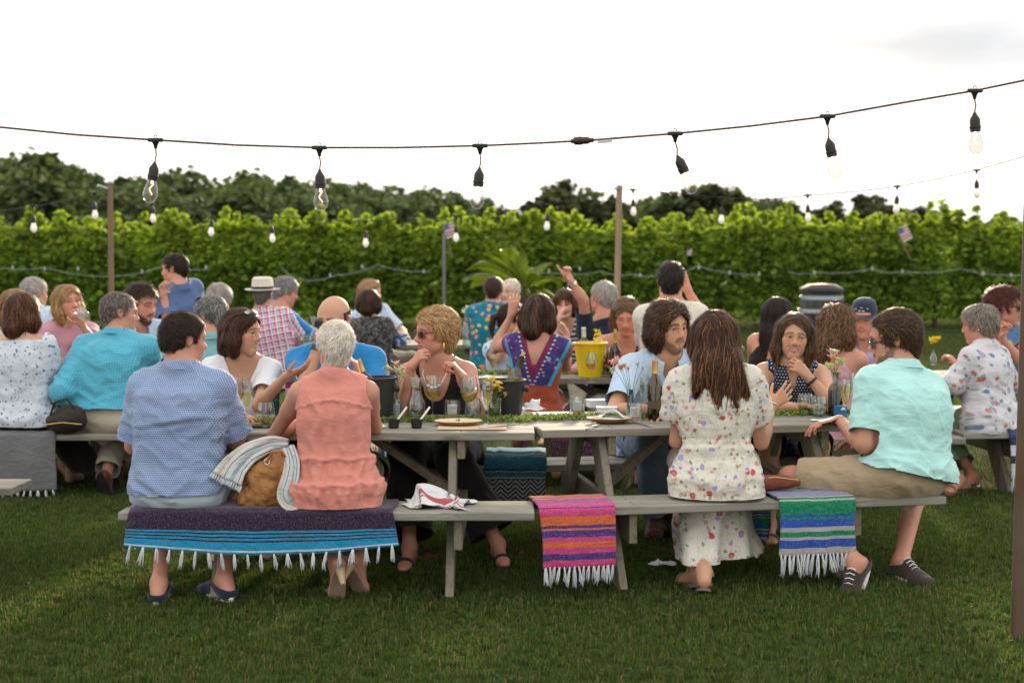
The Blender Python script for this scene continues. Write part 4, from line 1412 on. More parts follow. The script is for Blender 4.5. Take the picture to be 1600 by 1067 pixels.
    if hi is not None:
        m = rs.rand(n) < spec.get('hin', .3)
        cols[m] = np.array(hi) * var[m]
    wdt = spec.get('sw', .0026) * (1, 1.5, 2.2)[lod]
    Vr, Fr, Cr = ribbons(r0, np.stack(nls, 1), path, wdt * rs.uniform(.6, 1.2, n), cols)
    Pb = Pm + N * (base_disp - (.003 if vol > .007 else .0005))[:, None]
    col = col * np.array((.92, .80, .70)) if col.max() < .12 else col
    Cb = np.tile(col * .7, (len(Pb), 1)) * (.7 + .6 * vnoise(Pb, 90, 3))[:, None]
    me = npmesh('hair', np.concatenate([Pb, Vr]), np.concatenate([F, Fr + len(Pb)]), True, {'Col': np.concatenate([Cb, Cr]).clip(0, 1)})
    return link('hair', me, HAIR, root)
def base_off(rs, n, i): return rs.normal(0, .0016, n)
class NS: pass
PEOPLE = []
def person(label, hip, head, az=0, sh=None, look=None, S=1.0, girl=False, near=True, bw=1.0, bd=1.0, sw=None, hz=.50, slump=.015,
           arms=None, legs=None, top=None, bottom=None, hair=None, skin='tan', face=None, shoes=None, fine_face=False, shrug=0.0,
           hands=(1, 1), dress=None, stand=False, group='people sitting at the picnic tables'):
    o = NS()
    lod = 2 if not near else (0 if hip[1] < 8.4 else 1)
    o.lod = lod
    face = dict(face or {})
    face['girl'] = girl
    D = WOM if girl else MAN
    X0 = hip[0] if abs(hip[0]) < 20 and isinstance(hip[0], float) else XG(hip[0], hip[1])
    rootp = V(X0, hip[1], 0)
    o.rootp = rootp
    root = empty('person', rootp)
    tag(root, label, 'person', group)
    o.root = root
    wl = lambda t: (W(*t) - rootp)
    H = V(0, 0, hz)
    C = wl(head)
    look = look or (az, 5, 0)
    M = rotm(*look)
    s = S * (.955 if girl else 1.0)
    a = math.radians(az)
    f = V(math.sin(a), math.cos(a), 0); r = V(math.cos(a), -math.sin(a), 0); z = V(0, 0, 1)
    b = math.radians(az if sh is None else sh)
    rs = V(math.cos(b), -math.sin(b), 0); fs = V(math.sin(b), math.cos(b), 0)
    N = C - nrm(z * .75 + M[2] * .25) * .150 * s - fs * .035 * s
    u = nrm(N - H); L = np.linalg.norm(N - H)
    rs = nrm(rs - u * np.dot(rs, u)); fs = np.cross(u, rs)
    o.__dict__.update(H=H, C=C, M=M, s=s, N=N, u=u, L=L, r=r, f=f, rs=rs, fs=fs, girl=girl, near=near)
    ws = np.array(D['w']) * S * bw; df = np.array(D['df']) * S * bd; db = np.array(D['db']) * S * (bd * .5 + .5)
    ws[7:] = np.array(D['w'])[7:] * S * (bw * .5 + .5); df[8:] = np.array(D['df'])[8:] * S; db[8:] = np.array(D['db'])[8:] * S
    swid = (sw or D['sw']) * S
    B = Field()
    B.prof(H, u, L, r, rs, TT, ws, df, db, slump)
    am = D['arm'] * S
    sho = {}
    for sd, sg in (('R', 1), ('L', -1)):
        sho[sd] = N - u * (.062 * S) + rs * sg * swid + fs * .005 + u * shrug
        B.cone(N + u * .02 - fs * .012, sho[sd] + u * .012, .046 * S * D['arm'], .050 * am, k=.06)
    o.sho = sho
    neckr = D['neck']
    B.cone(C + (M[1] * -.022 + M[2] * -.050) * s, N - u * .01, neckr * s, neckr * 1.08 * S, k=.035)
    arm = {}
    arms = arms or {}
    for sd, sg in (('R', 1), ('L', -1)):
        A = dict(arms.get(sd, {}))
        if 'w' in A: T = wl(A['w'])
        elif 'l' in A: T = A['l'][0] * rs * sg + A['l'][1] * f + z * A['l'][2]
        else: T = sho[sd] * V(1, 1, 0) * .6 + f * .40 * S + rs * sg * .0 + z * .765
        hn = A.get('hint', (1, -.5, -.8))
        hint = rs * sg * hn[0] + f * hn[1] + z * hn[2]
        El, Wr = ik(sho[sd], T, .285 * S, .245 * S, hint)
        if 'elbow' in A:
            El = wl(A['elbow'])
            Wr = El + nrm(T - El) * .245 * S
            if A.get('exact'): Wr = T
        arm[sd] = (sho[sd], El, Wr)
        B.cone(sho[sd], El, .050 * am, .040 * am, k=.035)
        B.cone(sho[sd], sho[sd] * .6 + El * .4, .052 * am, .047 * am, k=.03)
        mid = El * .72 + Wr * .28
        B.cone(El, mid, .039 * am, .042 * am, k=.02)
        B.cone(mid, Wr, .042 * am, .0265 * am, k=.02)
    o.arm = arm
    leg = {}
    legs = legs or {}
    lg = D['leg'] * S
    for sd, sg in (('R', 1), ('L', -1)):
        g = dict(legs.get(sd, {}))
        hp = H + r * sg * .092 * S * bw - u * .01
        kn = wl(g['knee']) if 'knee' in g else H + f * .42 * S + r * sg * .13 + z * .01
        if stand: kn = H + f * .03 + r * sg * .10 - z * .44 * S
        if 'kl' in g: kn = H + r * sg * g['kl'][0] + f * g['kl'][1] + z * g['kl'][2]
        kn = hp + nrm(kn - hp) * .43 * S
        an = wl(g['ankle']) if 'ankle' in g else V(kn[0], kn[1], .085) + f * .03
        if 'ag' in g: an = G(*g['ag'][:2], z=g['ag'][2]) - rootp
        Ls = np.linalg.norm(an - kn)
        toe = g.get('toe')
        toe = f if toe is None else nrm(r * sg * toe[0] + f * toe[1] + z * toe[2])
        if 'toew' in g: toe = nrm(V(*g['toew']))
        leg[sd] = (hp, kn, an, toe)
        B.cone(hp, kn, .086 * lg * (bw * .5 + .5), .058 * lg, k=.04)
        md = kn * .68 + an * .32 - nrm(np.cross(np.cross(kn - hp, an - kn), an - kn)) * 0
        B.cone(kn, md, .054 * lg, .053 * lg, k=.03)
        B.cone(md, an, .053 * lg, .033 * lg, k=.03)
        up = nrm(z - toe * np.dot(z, toe))
        heel = an - up * .045 - toe * .035
        ball = an - up * .062 + toe * .125 * S
        tip = ball + toe * .055 * S
        sd2 = np.cross(toe, up)
        B.cone(an, heel, .034 * lg, .030 * lg, k=.025)
        B.cone(an, ball, .032 * lg, .024 * lg, k=.03)
        B.cone(heel, ball, .026 * lg, .020 * lg, k=.03)
        B.cone(ball + sd2 * .018, tip + sd2 * .012, .024 * lg, .016 * lg, k=.02)
        B.cone(ball - sd2 * .018, tip - sd2 * .016, .023 * lg, .014 * lg, k=.02)
        leg[sd] += (up,)
    o.leg = leg
    if girl:
        for sg in (1, -1):
            B.ell(N - u * .25 * S + rs * sg * .070 * S + fs * .085 * S * (bd * .6 + .4), np.stack([rs, fs, u]), np.array((.066, .058, .066)) * S, .04)
    base = np.array(SKIN_T[skin])
    # body
    h = (.017, .022, .026)[lod]
    Pb, Fb = B.mesh(h)
    nd = nrm(C - N)
    npl = nrm(nd * .85 + M[1] * .5)
    nmid = N * .52 + (C + (M[1] * -.022 + M[2] * -.050) * s) * .48
    inhead = lambda P: (((P - nmid) @ npl) > 0) & (np.linalg.norm(P - C, axis=1) < .20)
    ci = Pb[Fb].mean(1)
    keep = ~inhead(ci - npl * .012)
    HR = {}
    hmesh = []
    for i, sd in enumerate('RL'):
        if not hands[i]: continue
        S_, El, Wr = arm[sd]
        sg = 1 if sd == 'R' else -1
        A = dict(arms.get(sd, {}))
        fd = nrm(Wr - El)
        d = A.get('d')
        d = fd if d is None else nrm(rs * sg * d[0] + f * d[1] + z * d[2])
        n_ = A.get('n', (0, 0, -1)); t_ = A.get('th', (-1, .2, .1))
        n_ = rs * sg * n_[0] + f * n_[1] + z * n_[2]
        t_ = rs * sg * t_[0] + f * t_[1] + z * t_[2]
        HF = Field()
        HF.cone(El * .72 + Wr * .28, Wr, .042 * am, .0265 * am, k=.02)
        hand_field(HF, Wr, d, n_, t_, S, A.get('curl', .35), A.get('spread', .02), A.get('point', False), girl)
        HR[sd] = (Wr, d, nrm(n_), nrm(t_))
        hh = (.0045, .0065, .009)[lod]
        Ph, Fh = HF.mesh(hh, Wr - .20, Wr + .20)
        Fh = Fh[((Ph[Fh].mean(1) - Wr) @ fd) > -.022]
        hmesh.append(compact(Ph, Fh))
        keep &= ~((((ci - Wr) @ fd) > .002) & (np.linalg.norm(ci - Wr, axis=1) < .09))
    o.hand = HR
    parts = [compact(Pb, Fb[keep]), *hmesh]
    HD = B.copy()
    head_field(HD, C, M, s, girl, smile=face.get('smile', .5), fat=face.get('fat', 0), open_=face.get('open', 0))
    hh = (.0032 if fine_face else .0052, .0060, .008)[lod]
    Pd, Fd = HD.mesh(hh, C - .19, C + .19)
    Fd = Fd[inhead(Pd[Fd].mean(1))]
    Pd, Fd = compact(Pd, Fd)
    nb = sum(len(p[0]) for p in parts)
    parts.append((Pd, Fd))
    cols = np.tile(base, (nb, 1))
    allb = np.concatenate([p[0] for p in parts[:-1]])
    cols *= (.90 + .2 * vnoise(allb, 6, 1))[:, None]
    for sd in HR:
        dd = np.linalg.norm(allb - (HR[sd][0] + HR[sd][1] * .10), axis=1)
        cols = cols * (1 - (np.exp(-(dd / .09) ** 2) * .22)[:, None] * (1 - np.array((1.08, .84, .8))))
    hc = paint_head((Pd - C) @ M.T / s, face, base)
    off = 0; FF = []
    for p, q in parts:
        FF.append(q + off); off += len(p)
    me = npmesh('body', np.concatenate([p[0] for p in parts]), np.concatenate(FF), True, {'Col': np.concatenate([cols, hc])})
    o.body = link('body', me, SKIN, root)
    if fine_face:
        for x in (-1, 1):
            e = link('eye', eye_mesh(), None, root)
            c = C + (M[0] * x * .0322 + M[1] * .0745 + M[2] * .004) * s
            gz = face.get('gaze', 0.0)
            Mr = M[0] * math.cos(gz) - M[1] * math.sin(gz); Mf = M[1] * math.cos(gz) + M[0] * math.sin(gz)
            e.matrix_world = Matrix(((Mr[0] * s, Mf[0] * s, M[2][0] * s, c[0]), (Mr[1] * s, Mf[1] * s, M[2][1] * s, c[1]), (Mr[2] * s, Mf[2] * s, M[2][2] * s, c[2]), (0, 0, 0, 1)))
            e.parent = root
    if hair: make_hair(root, C, M, s, hair, lod, [(wl_(o, c[0]), wl_(o, c[1]), c[2], c[3]) for c in hair.get('cones', [])])
    for g in ([top] if top else []) + ([dress] if dress else []): make_top(o, g, dict(ws=ws, df=df, db=db, slump=slump, am=am, lg=lg, S=S, bw=bw, bd=bd, D=D))
    if bottom: make_bottom(o, bottom, dict(ws=ws, df=df, db=db, slump=slump, lg=lg, S=S, bw=bw))
    if shoes:
        for sd in 'RL':
            if not shoes.get('only') or sd in shoes['only']: make_shoe(o, sd, shoes, lg, S)
    PEOPLE.append(o)
    return o
def wl_(o, v):
    'a point given in the torso frame: right, forward, up from the neck base'
    return o.N + o.rs * v[0] + o.fs * v[1] + V(0, 0, 1) * v[2]

def gcoord(o, P, arms=True):
    q = P - o.H
    gc = np.stack([q @ o.rs, q @ o.u, q @ o.fs * .0], 1)
    if arms:
        for sd, sg in (('R', 1), ('L', -1)):
            a, e, w_ = o.arm[sd]
            for p0, p1, base in ((a, e, 0), (e, w_, .285)):
                d = nrm(p1 - p0); Ls = np.linalg.norm(p1 - p0)
                t = (P - p0) @ d
                ax = P - p0 - t[:, None] * d
                m = (t > (.0 if base == 0 else .02)) & (t < Ls + .03) & (np.linalg.norm(ax, axis=1) < .105) & (((P - o.N) @ o.rs * sg) > .1)
                side = nrm(np.cross(d, V(0, -1, .15)))
                gc[m] = np.stack([ax[m] @ side, -t[m] - base, ax[m] @ np.cross(d, side)], 1)
    return gc
def wrinkle(o, P, F, amp, seed, extra=None):
    N = vnorm(P, F)
    q = (P - o.N)
    X = np.stack([q @ o.rs, q @ o.fs, q @ o.u], 1)
    # folds that fall from the shoulders and gather at the waist
    lo = np.clip(-(X[:, 2]) / o.L, 0, 1)
    X2 = X * np.array((1.0, 1.0, .45)) + np.stack([.10 * X[:, 2] * np.sign(X[:, 0]), 0 * X[:, 0], .2 * np.abs(X[:, 0])], 1)
    n1 = vnoise(X2, 13, seed) - .5
    X3 = np.stack([X[:, 0] * .5 + .4 * X[:, 2], X[:, 1], X[:, 2] * 1.1 - .5 * np.abs(X[:, 0])], 1)
    n2 = np.abs(vnoise(X3, 17, seed + 3) - .5) * 2
    d = amp * (n1 * 1.3 * (1 - lo * .5) + (.30 - n2) * (.35 + lo * 1.0))
    if extra is not None: d = d + extra
    Xa = np.stack([X[:, 0] * .9 + .5 * X[:, 2], X[:, 1] * .8, X[:, 2] * .55 - .45 * np.abs(X[:, 0])], 1)
    cr = (1 - np.abs(vnoise(Xa, 15, seed + 6) - .5) * 2) ** 7 * (vnoise(X, 6, seed + 8) > .42)
    cr2 = (1 - np.abs(vnoise(X * np.array((.5, .6, 1.5)), 13, seed + 11) - .5) * 2) ** 8 * (vnoise(X, 5, seed + 13) > .5)
    d = d + amp * (.45 * cr + .40 * cr2 * (.3 + lo))
    return P + N * d[:, None]

def make_top(o, g, k):
    """kind of top: ease, sleeve (0 none .. 1 elbow .. 2 wrist), hem height above ground, neck style"""
    S = k['S']; ez = g.get('ease', .014); D = k['D']
    G_ = Field()
    ws = k['ws'] + ez * 1.2; df = k['df'] + ez; db = k['db'] + ez * 1.15
    ws[7:] = k['ws'][7:] + ez * .8; df[7:] = k['df'][7:] + ez * .7; db[7:] = k['db'][7:] + ez * .7
    ws[9:] = k['ws'][9:] + .005; df[9:] = k['df'][9:] + .005; db[9:] = k['db'][9:] + .005
    wa = g.get('waist', 1.0)
    if wa != 1.0:
        for i in (3, 4, 5): ws[i] *= wa
    fl = g.get('flare', 0.010)
    ws[:4] += fl; df[:4] += fl; db[:4] += fl
    ts = list(TT)
    if g.get('long', g.get('hem', .4) < .45):                       # body reaches below the seat
        ts[0], ts[1], ts[2] = -.34, -.30, -.24
        ws[:3] = ws[3] * 1.0; df[:3] = df[3]; db[:3] = db[3]
    G_.prof(o.H, o.u, o.L, o.r, o.rs, ts, ws, df, db, k['slump'], e=2.5 if not o.girl else 2.3)
    am = k['am']
    for sd in 'RL':
        G_.cone(o.N + o.u * .02 - o.fs * .012, o.sho[sd] + o.u * .012, .046 * S * D['arm'] + ez * .5, .050 * am + ez * .7, k=.06)
    if o.girl:
        for sg in (1, -1):
            G_.ell(o.N - o.u * .25 * S + o.rs * sg * .070 * S + o.fs * .085 * S * (k['bd'] * .6 + .4), np.stack([o.rs, o.fs, o.u]), np.array((.070, .062, .070)) * S + ez * .3, .05)
    sl = g.get('sleeve', .6)
    loose = g.get('loose', .014)
    ends = []
    for sd in 'RL':
        a, e, w_ = o.arm[sd]
        if sl <= 0: continue
        up = nrm(e - a); L1 = np.linalg.norm(e - a)
        end = a + up * L1 * min(sl + .12, 1.0)
        G_.cone(a, end, .052 * am + ez * .9, .044 * am + loose, k=.04)
        if g.get('puff'): G_.cone(a + up * .07, a + up * L1 * sl * .75, .052 * am + ez + .018, .05 * am + ez + .022, k=.05)
        if sl > 1:
            fo = nrm(w_ - e); L2 = np.linalg.norm(w_ - e)
            md = e * .7 + w_ * .3
            G_.cone(e, md, .043 * am + loose, .045 * am + loose, k=.03)
            G_.cone(md, e + fo * L2 * (min(sl, 2) - 1 + .1), .045 * am + loose, .030 * am + loose * .9, k=.03)
            ends.append((sd, e, fo, L2 * (sl - 1)))
        else: ends.append((sd, a, up, L1 * sl))
    neck = g.get('neck', 'crew')
    hem = g.get('hem', o.H[2] - .05)
    TF = Field(); TF.p = [G_.p[0]] + ([q for q in G_.p if q[0].__qualname__.startswith('Field.ell')] if o.girl else [])
    wv = g.get('hemwave', 0)
    nb = o.N
    def T(P):
        q = P - nb
        x, y, zz = q @ o.rs, q @ o.fs, q @ o.u
        hz_ = hem + (wv * np.sin((P[:, 0] + P[:, 1]) * 60) if wv else 0) + g.get('hemtilt', 0.0) * x
        t = hz_ - P[:, 2]
        tq = TF.at(P)
        for sd, p0, d, Ls in ends:
            q2 = P - p0
            tt = q2 @ d
            rad = np.linalg.norm(q2 - tt[:, None] * d, axis=1)
            t = np.maximum(t, np.where((rad < .13) & (tt > 0), np.minimum(tt - Ls, (tq - .010) * 2.0), -1))
        # neck
        tn = zz * .95 + y * g.get('ntilt', .25) - g.get('nh', .024)
        t = np.maximum(t, np.minimum(tn, (g.get('nw', .075 * S if g.get('collar') is not None else .16) - np.abs(x)) * .8))
        if neck == 'scoop' or neck == 'tank':
            dp = g.get('scoop', .12); wd = g.get('scoopw', .085)
            e = 1 - np.sqrt((x / wd) ** 2 + ((zz - .02) / (dp + .02)) ** 2)
            t = np.maximum(t, np.where(y > 0, e * .08, -1))
            if g.get('back'):
                e = 1 - np.sqrt((x / wd) ** 2 + ((zz - .02) / (g['back'] + .02)) ** 2)
                t = np.maximum(t, np.where(y <= 0, e * .08, -1))
        if neck == 'V':
            t = np.maximum(t, np.where(y > 0, (zz + g.get('scoop', .17) - np.abs(x) * g.get('scoop', .17) / g.get('scoopw', .07)) * .4, -1))
        if g.get('backV'):
            t = np.maximum(t, np.where(y < 0, (zz + g['backV'] - np.abs(x) * g['backV'] / g.get('backw', .10)) * .5, -1))
        if sl <= 0:
            sx = g.get('strap', .150)
            ah = g.get('arm_h', .17)
            e = np.abs(x) - (sx + np.clip(-zz - .06, 0, .2) * g.get('armslope', .35))
            t = np.maximum(t, np.where(zz > -ah, e, -1))
        return t
    h = g.get('h', (.0090, .0125, .017)[o.lod])
    P, F = G_.mesh(h)
    P, F = trim(P, F, T)
    ex = None
    if 'fold' in g: ex = g['fold'](o, P)
    P = wrinkle(o, P, F, g.get('wr', .010), g.get('seed', 1), ex)
    ob = link(g.get('name', 'shirt'), npmesh('shirt', P, F, True, {'gc': gcoord(o, P)}), g['mat'], o.root)
    o.top = ob
    if g.get('collar') is not None:
        c = g['collar']
        m = c.get('mat', g['mat'])
        ang = np.linspace(-math.pi * .5 + c.get('gap', .25), math.pi * 1.5 - c.get('gap', .25), 40)
        V_ = []
        nr = D['neck'] * S
        nr += .008
        ctr = o.N + o.u * .030 * S + o.fs * .004
        up = nrm(o.u * .8 + (o.C - o.N) * 2.0)
        for j, (dr, dz) in enumerate(((.008, -.022), (.008, .020), (.010, .027), (.015, .028), (.021, .016), (.030, -.016 - c.get('fall', .0)))):
            rr = nr + dr
            row = []
            for t in ang:
                cx, cy = math.cos(t) * rr, -math.sin(t) * (rr + .004)
                # -sin: the gap lies in front
                fr = max(0, -math.sin(t)) if False else max(0, cy / rr)
                row.append(ctr + o.rs * cx + o.fs * (-cy * -1) + up * (dz - .030 * fr - (.03 * fr if j == 5 else 0)))
            V_.append(row)
        V_ = np.array(V_)
        nj, ni = V_.shape[:2]
        F_ = np.array([(j * ni + i, j * ni + i + 1, (j + 1) * ni + i + 1, (j + 1) * ni + i) for j in range(nj - 1) for i in range(ni - 1)])
        Vc = V_.reshape(-1, 3)
        link('collar', npmesh('collar', Vc, F_, True, {'gc': gcoord(o, Vc, False)}), m, ob)
    return ob

def make_bottom(o, g, k):
    S = k['S']; ez = g.get('ease', .010)
    G_ = Field()
    ts = TT[:6]
    e5 = ez * np.array((1, 1, 1, .45, .3))
    ws = np.concatenate([k['ws'][:5] + e5, [.02]]); df = np.concatenate([k['df'][:5] + e5, [.02]]); db = np.concatenate([k['db'][:5] + e5, [.02]])
    G_.prof(o.H, o.u, o.L, o.r, o.rs, ts, ws, df, db, k['slump'])
    lg = k['lg']
    ends = []
    skirt = g.get('skirt')
    for sd in 'RL':
        hp, kn, an, toe, up = o.leg[sd]
        ln = g.get('len', 1.9)
        lo = g.get('loose', .014)
        bwf = k['bw'] * .5 + .5
        d1 = nrm(kn - hp); L1 = np.linalg.norm(kn - hp)
        d2 = nrm(an - kn); L2 = np.linalg.norm(an - kn)
        if ln <= 1:
            G_.cone(hp, hp + d1 * L1 * min(ln + .06, 1), .088 * lg * bwf + ez, (.088 - .028 * ln) * lg * bwf + lo, k=.05)
            ends.append((hp, d1, L1 * ln))
        else:
            G_.cone(hp, kn, .088 * lg * bwf + ez, .060 * lg + lo, k=.05)
            e = kn + d2 * L2 * min(ln - 1 + .08, 1.05)
            G_.cone(kn, e, .058 * lg + lo, g.get('cuff', .045) * lg + lo, k=.04)
            ends.append((kn, d2, L2 * (ln - 1)))
    for c in g.get('cones', []):
        G_.cone(o.H + o.r * c[0][0] + o.f * c[0][1] + V(0, 0, 1) * c[0][2], o.H + o.r * c[1][0] + o.f * c[1][1] + V(0, 0, 1) * c[1][2], c[2], c[3], k=.09)
    wz = g.get('waist', .12)
    def T(P):
        t = (P - (o.H + o.u * wz)) @ o.u - .0
        t = np.where((((P - o.H) @ o.u) > -.02) & (((P - o.H) @ o.f) < .175), t, -1)
        for p0, d, Ls in ends:
            q = P - p0
            tt = q @ d
            rad = np.linalg.norm(q - tt[:, None] * d, axis=1)
            if not skirt: t = np.maximum(t, np.where(rad < .14, tt - Ls, -1))
        if skirt: t = np.maximum(t, skirt - P[:, 2])
        return t
    h = (.0145, .020, .026)[o.lod]
    P, F = G_.mesh(h)
    P, F = trim(P, F, T)
    ex = None
    if 'fold' in g: ex = g['fold'](o, P)
    P = wrinkle(o, P, F, g.get('wr', .009), 4, ex)
    return link(g.get('name', 'trousers'), npmesh('trousers', P, F, True, {'gc': gcoord(o, P, False)}), g['mat'], o.root)

def make_shoe(o, sd, g, lg, S):
    hp, kn, an, toe, up = o.leg[sd]
    sd2 = np.cross(toe, up)
    heel = an - up * .045 - toe * .035
    ball = an - up * .062 + toe * .125 * S
    tip = ball + toe * .055 * S
    M = np.stack([sd2, toe, up], 1)
    kind = g['kind']
    mid = an - up * .085 + toe * .06 * S
    def sole(name, mat, th, par, dz=0.0, wmul=1.0):
        n = 22
        out = []
        for i in range(n):
            t = i / n * 2 * math.pi
            y = -math.cos(t)
            w_ = (.036 + .010 * y) * abs(math.sin(t)) ** .75 * (1 if math.sin(t) > 0 else -1)
            out.append((w_ * wmul * S + .004 * y, y * .137 * S))
        v = [(x, y, 0) for x, y in out] + [(x, y, th) for x, y in out]
        fcs = [list(range(n))[::-1], [n + i for i in range(n)]] + [(i, (i + 1) % n, n + (i + 1) % n, n + i) for i in range(n)]
        v = np.array(v) @ M.T + (mid + up * dz)
        return MB().add(v, fcs).build(name, mat, par, angle=50)
    if kind in ('slipon', 'boot'):
        f = Field()
        e = .007
        f.cone(an, heel, .036 * lg + e, .032 * lg + e, k=.025)
        f.cone(an, ball, .034 * lg + e, .026 * lg + e, k=.03)
        f.cone(heel, ball, .028 * lg + e, .022 * lg + e, k=.03)
        f.cone(ball + sd2 * .018, tip + sd2 * .012, .026 * lg + e, .018 * lg + e, k=.02)
        f.cone(ball - sd2 * .018, tip - sd2 * .016, .025 * lg + e, .016 * lg + e, k=.02)
        top_ = .012 if kind == 'slipon' else .08
        if kind == 'boot': f.cone(an, an + nrm(kn - an) * .12, .042 * lg + e, .044 * lg + e, k=.02)
        T = lambda P: np.where(((P - an) @ toe) < .055, (P - an) @ up + .018 - (top_ if kind == 'boot' else 0) - .25 * ((P - an) @ toe) * (kind == 'slipon'), -1)
        P, F = f.mesh(.0075)
        P, F = trim(P, F, T)
        sh = link('shoe', npmesh('shoe', P, F, True, {'gc': P}), g['mat'], o.root)
        sole('sole', g.get('sole', WHITEP), .024, sh, -.006, 1.08)
        if g.get('laces'):
            mb = MB()
            for i in range(4):
                c = an - up * (.005 + .011 * i) + toe * (.050 + .02 * i)
                mb.tube([c - sd2 * .022 + up * .022, c + up * .032, c + sd2 * .022 + up * .022], .0025, 5)
            mb.build('lace', PAPER, sh)
    elif kind in ('heel', 'sandal'):
        sh = sole('shoe', g['mat'], .014, o.root, -.004)
        if kind == 'heel':
            hb = heel - up * .048
            MB().tube([hb + up * .012, hb - up * .03 + toe * .004, hb - up * .075 + toe * .010], [.024, .017, .011], 10).build('shoe_heel', g.get('heelmat', g['mat']), sh)
        f2 = MB()
        for c, rr, d in ((ball + up * .004, .040, sd2), (an - up * .012 - toe * .004, .041, sd2)):
            pts = [c + (sd2 * math.cos(t) + up * math.sin(t) * .85) * rr * lg + (toe * .0) for t in np.linspace(-.25, math.pi + .25, 12)]
            f2.tube(pts, .008, 6)
        f2.build('strap', g.get('strap', g['mat']), sh)
# ------------------------------------------------------------------ clothes
C_DOTS = cloth('blue_dot_shirt', fn=f_dots((.30, .385, .57), (.03, .05, .16), 104, .22), wr=.30)
C_CORAL = cloth('coral_blouse', (.73, .285, .225), trans=.12, wr=.30)
C_FLORAL = cloth('floral_dress_cloth', fn=f_floral((.74, .70, .61), [((.52, .07, .09), (.75, .30, .28), 1.0), ((.36, .30, .62), (.55, .48, .75), 1.25), ((.62, .30, .28), (.8, .55, .45), 1.5)], (.22, .25, .10), 20, .33, (.40, .42, .22)), trans=.08, wr=.3)
C_AQUA = cloth('aqua_polo_cloth', fn=lambda m: m.mix(m.noise(m.map(m.attr('gc'), (3, 160, 1)), 1.0, 2), (.38, .70, .655), (.50, .79, .75)), wr=.30)
C_WHITE = cloth('white_tee_cloth', (.80, .81, .83), trans=.1, wr=.25)
C_BLUE = cloth('bright_blue_shirt_cloth', (.022, .225, .52))
C_BLACK = cloth('black_cloth', (.010, .009, .010))
C_BLACKT = cloth('black_trouser_cloth', (.011, .009, .009))
C_SKY = cloth('pale_blue_shirt_cloth', (.46, .60, .76), wr=.30)
C_JEAN = cloth('denim', fn=lambda m: m.mix(m.noise(m.obj(), 60, 3), (.10, .16, .24), (.16, .24, .34)))
C_POLKA = cloth('navy_polka_cloth', fn=f_dots((.012, .016, .045), (.45, .46, .48), 62, .20))
C_KHAKI = cloth('khaki_cloth', (.42, .32, .20), wr=.30)
C_STONE = cloth('stone_cloth', (.46, .41, .32), wr=.30)
C_PALE = cloth('pale_blue_grey_cloth', (.42, .50, .56))
C_OLIVE = cloth('dark_olive_cloth', (.035, .036, .018))
C_TURQ = cloth('turquoise_gingham', fn=f_plaid((.06, .37, .50), [((.16, .50, .62), 62, .5, 0, .5), ((.035, .26, .40), 62, .18, .6, .6)]), wr=.30)
C_BLOUSE = cloth('white_print_blouse', fn=f_floral((.66, .70, .77), [((.12, .15, .25), (.25, .28, .4), 1.7)], (.34, .40, .54), 24, .5), trans=.1)
C_CREAM = cloth('cream_cloth', (.66, .60, .50))
C_PLAID = cloth('pink_plaid', fn=f_plaid((.62, .56, .64), [((.50, .06, .13), 19, .34, 0, .75), ((.10, .12, .32), 19, .10, .45, .7), ((.85, .80, .82), 19, .14, .62, .8)]))
C_PRINT = cloth('dark_print', fn=f_cloud([(.35, (.012, .012, .014)), (.5, (.05, .047, .05)), (.6, (.20, .18, .18)), (.7, (.04, .036, .038))], 26))
C_HAWAII = cloth('tropical_print', fn=f_floral((.012, .17, .25), [((.75, .22, .05), (.8, .6, .1), .9), ((.75, .30, .36), (.85, .7, .3), 1.15), ((.70, .55, .16), (.6, .2, .05), 1.4)], (.02, .30, .32), 13, .5))
C_NAVY = cloth('navy_cloth', (.016, .022, .045))
C_STEEL = cloth('slate_blue_cloth', (.085, .135, .28))
C_TEAL = cloth('teal_grey_cloth', (.18, .38, .40))
C_LAV = cloth('lavender_cloth', (.42, .34, .60))
C_PINK = cloth('pink_cloth', (.58, .30, .36))
C_GREEN = cloth('sage_green_cloth', (.17, .27, .14))
C_GARDEN = cloth('pale_garden_print', fn=f_floral((.64, .62, .65), [((.50, .16, .10), (.6, .35, .2), 1.3), ((.10, .22, .30), (.2, .35, .4), 1.2), ((.36, .33, .40), (.5, .45, .5), .9)], (.20, .33, .30), 15, .42), trans=.06)
C_STRIPE = cloth('black_white_stripes', fn=f_stripes(1, [(0, (.6, .6, .6)), (.5, (.015, .015, .018))], 26))
C_BLUEP = cloth('pale_blue_print', fn=f_floral((.50, .62, .76), [((.16, .26, .42), (.3, .4, .55), 1.2)], (.36, .50, .66), 16, .5))
C_MULTI = cloth('blue_yellow_print', fn=f_floral((.10, .20, .38), [((.55, .46, .12), (.7, .6, .2), 1.0), ((.08, .35, .38), (.2, .5, .5), 1.3)], (.05, .10, .22), 16, .5))
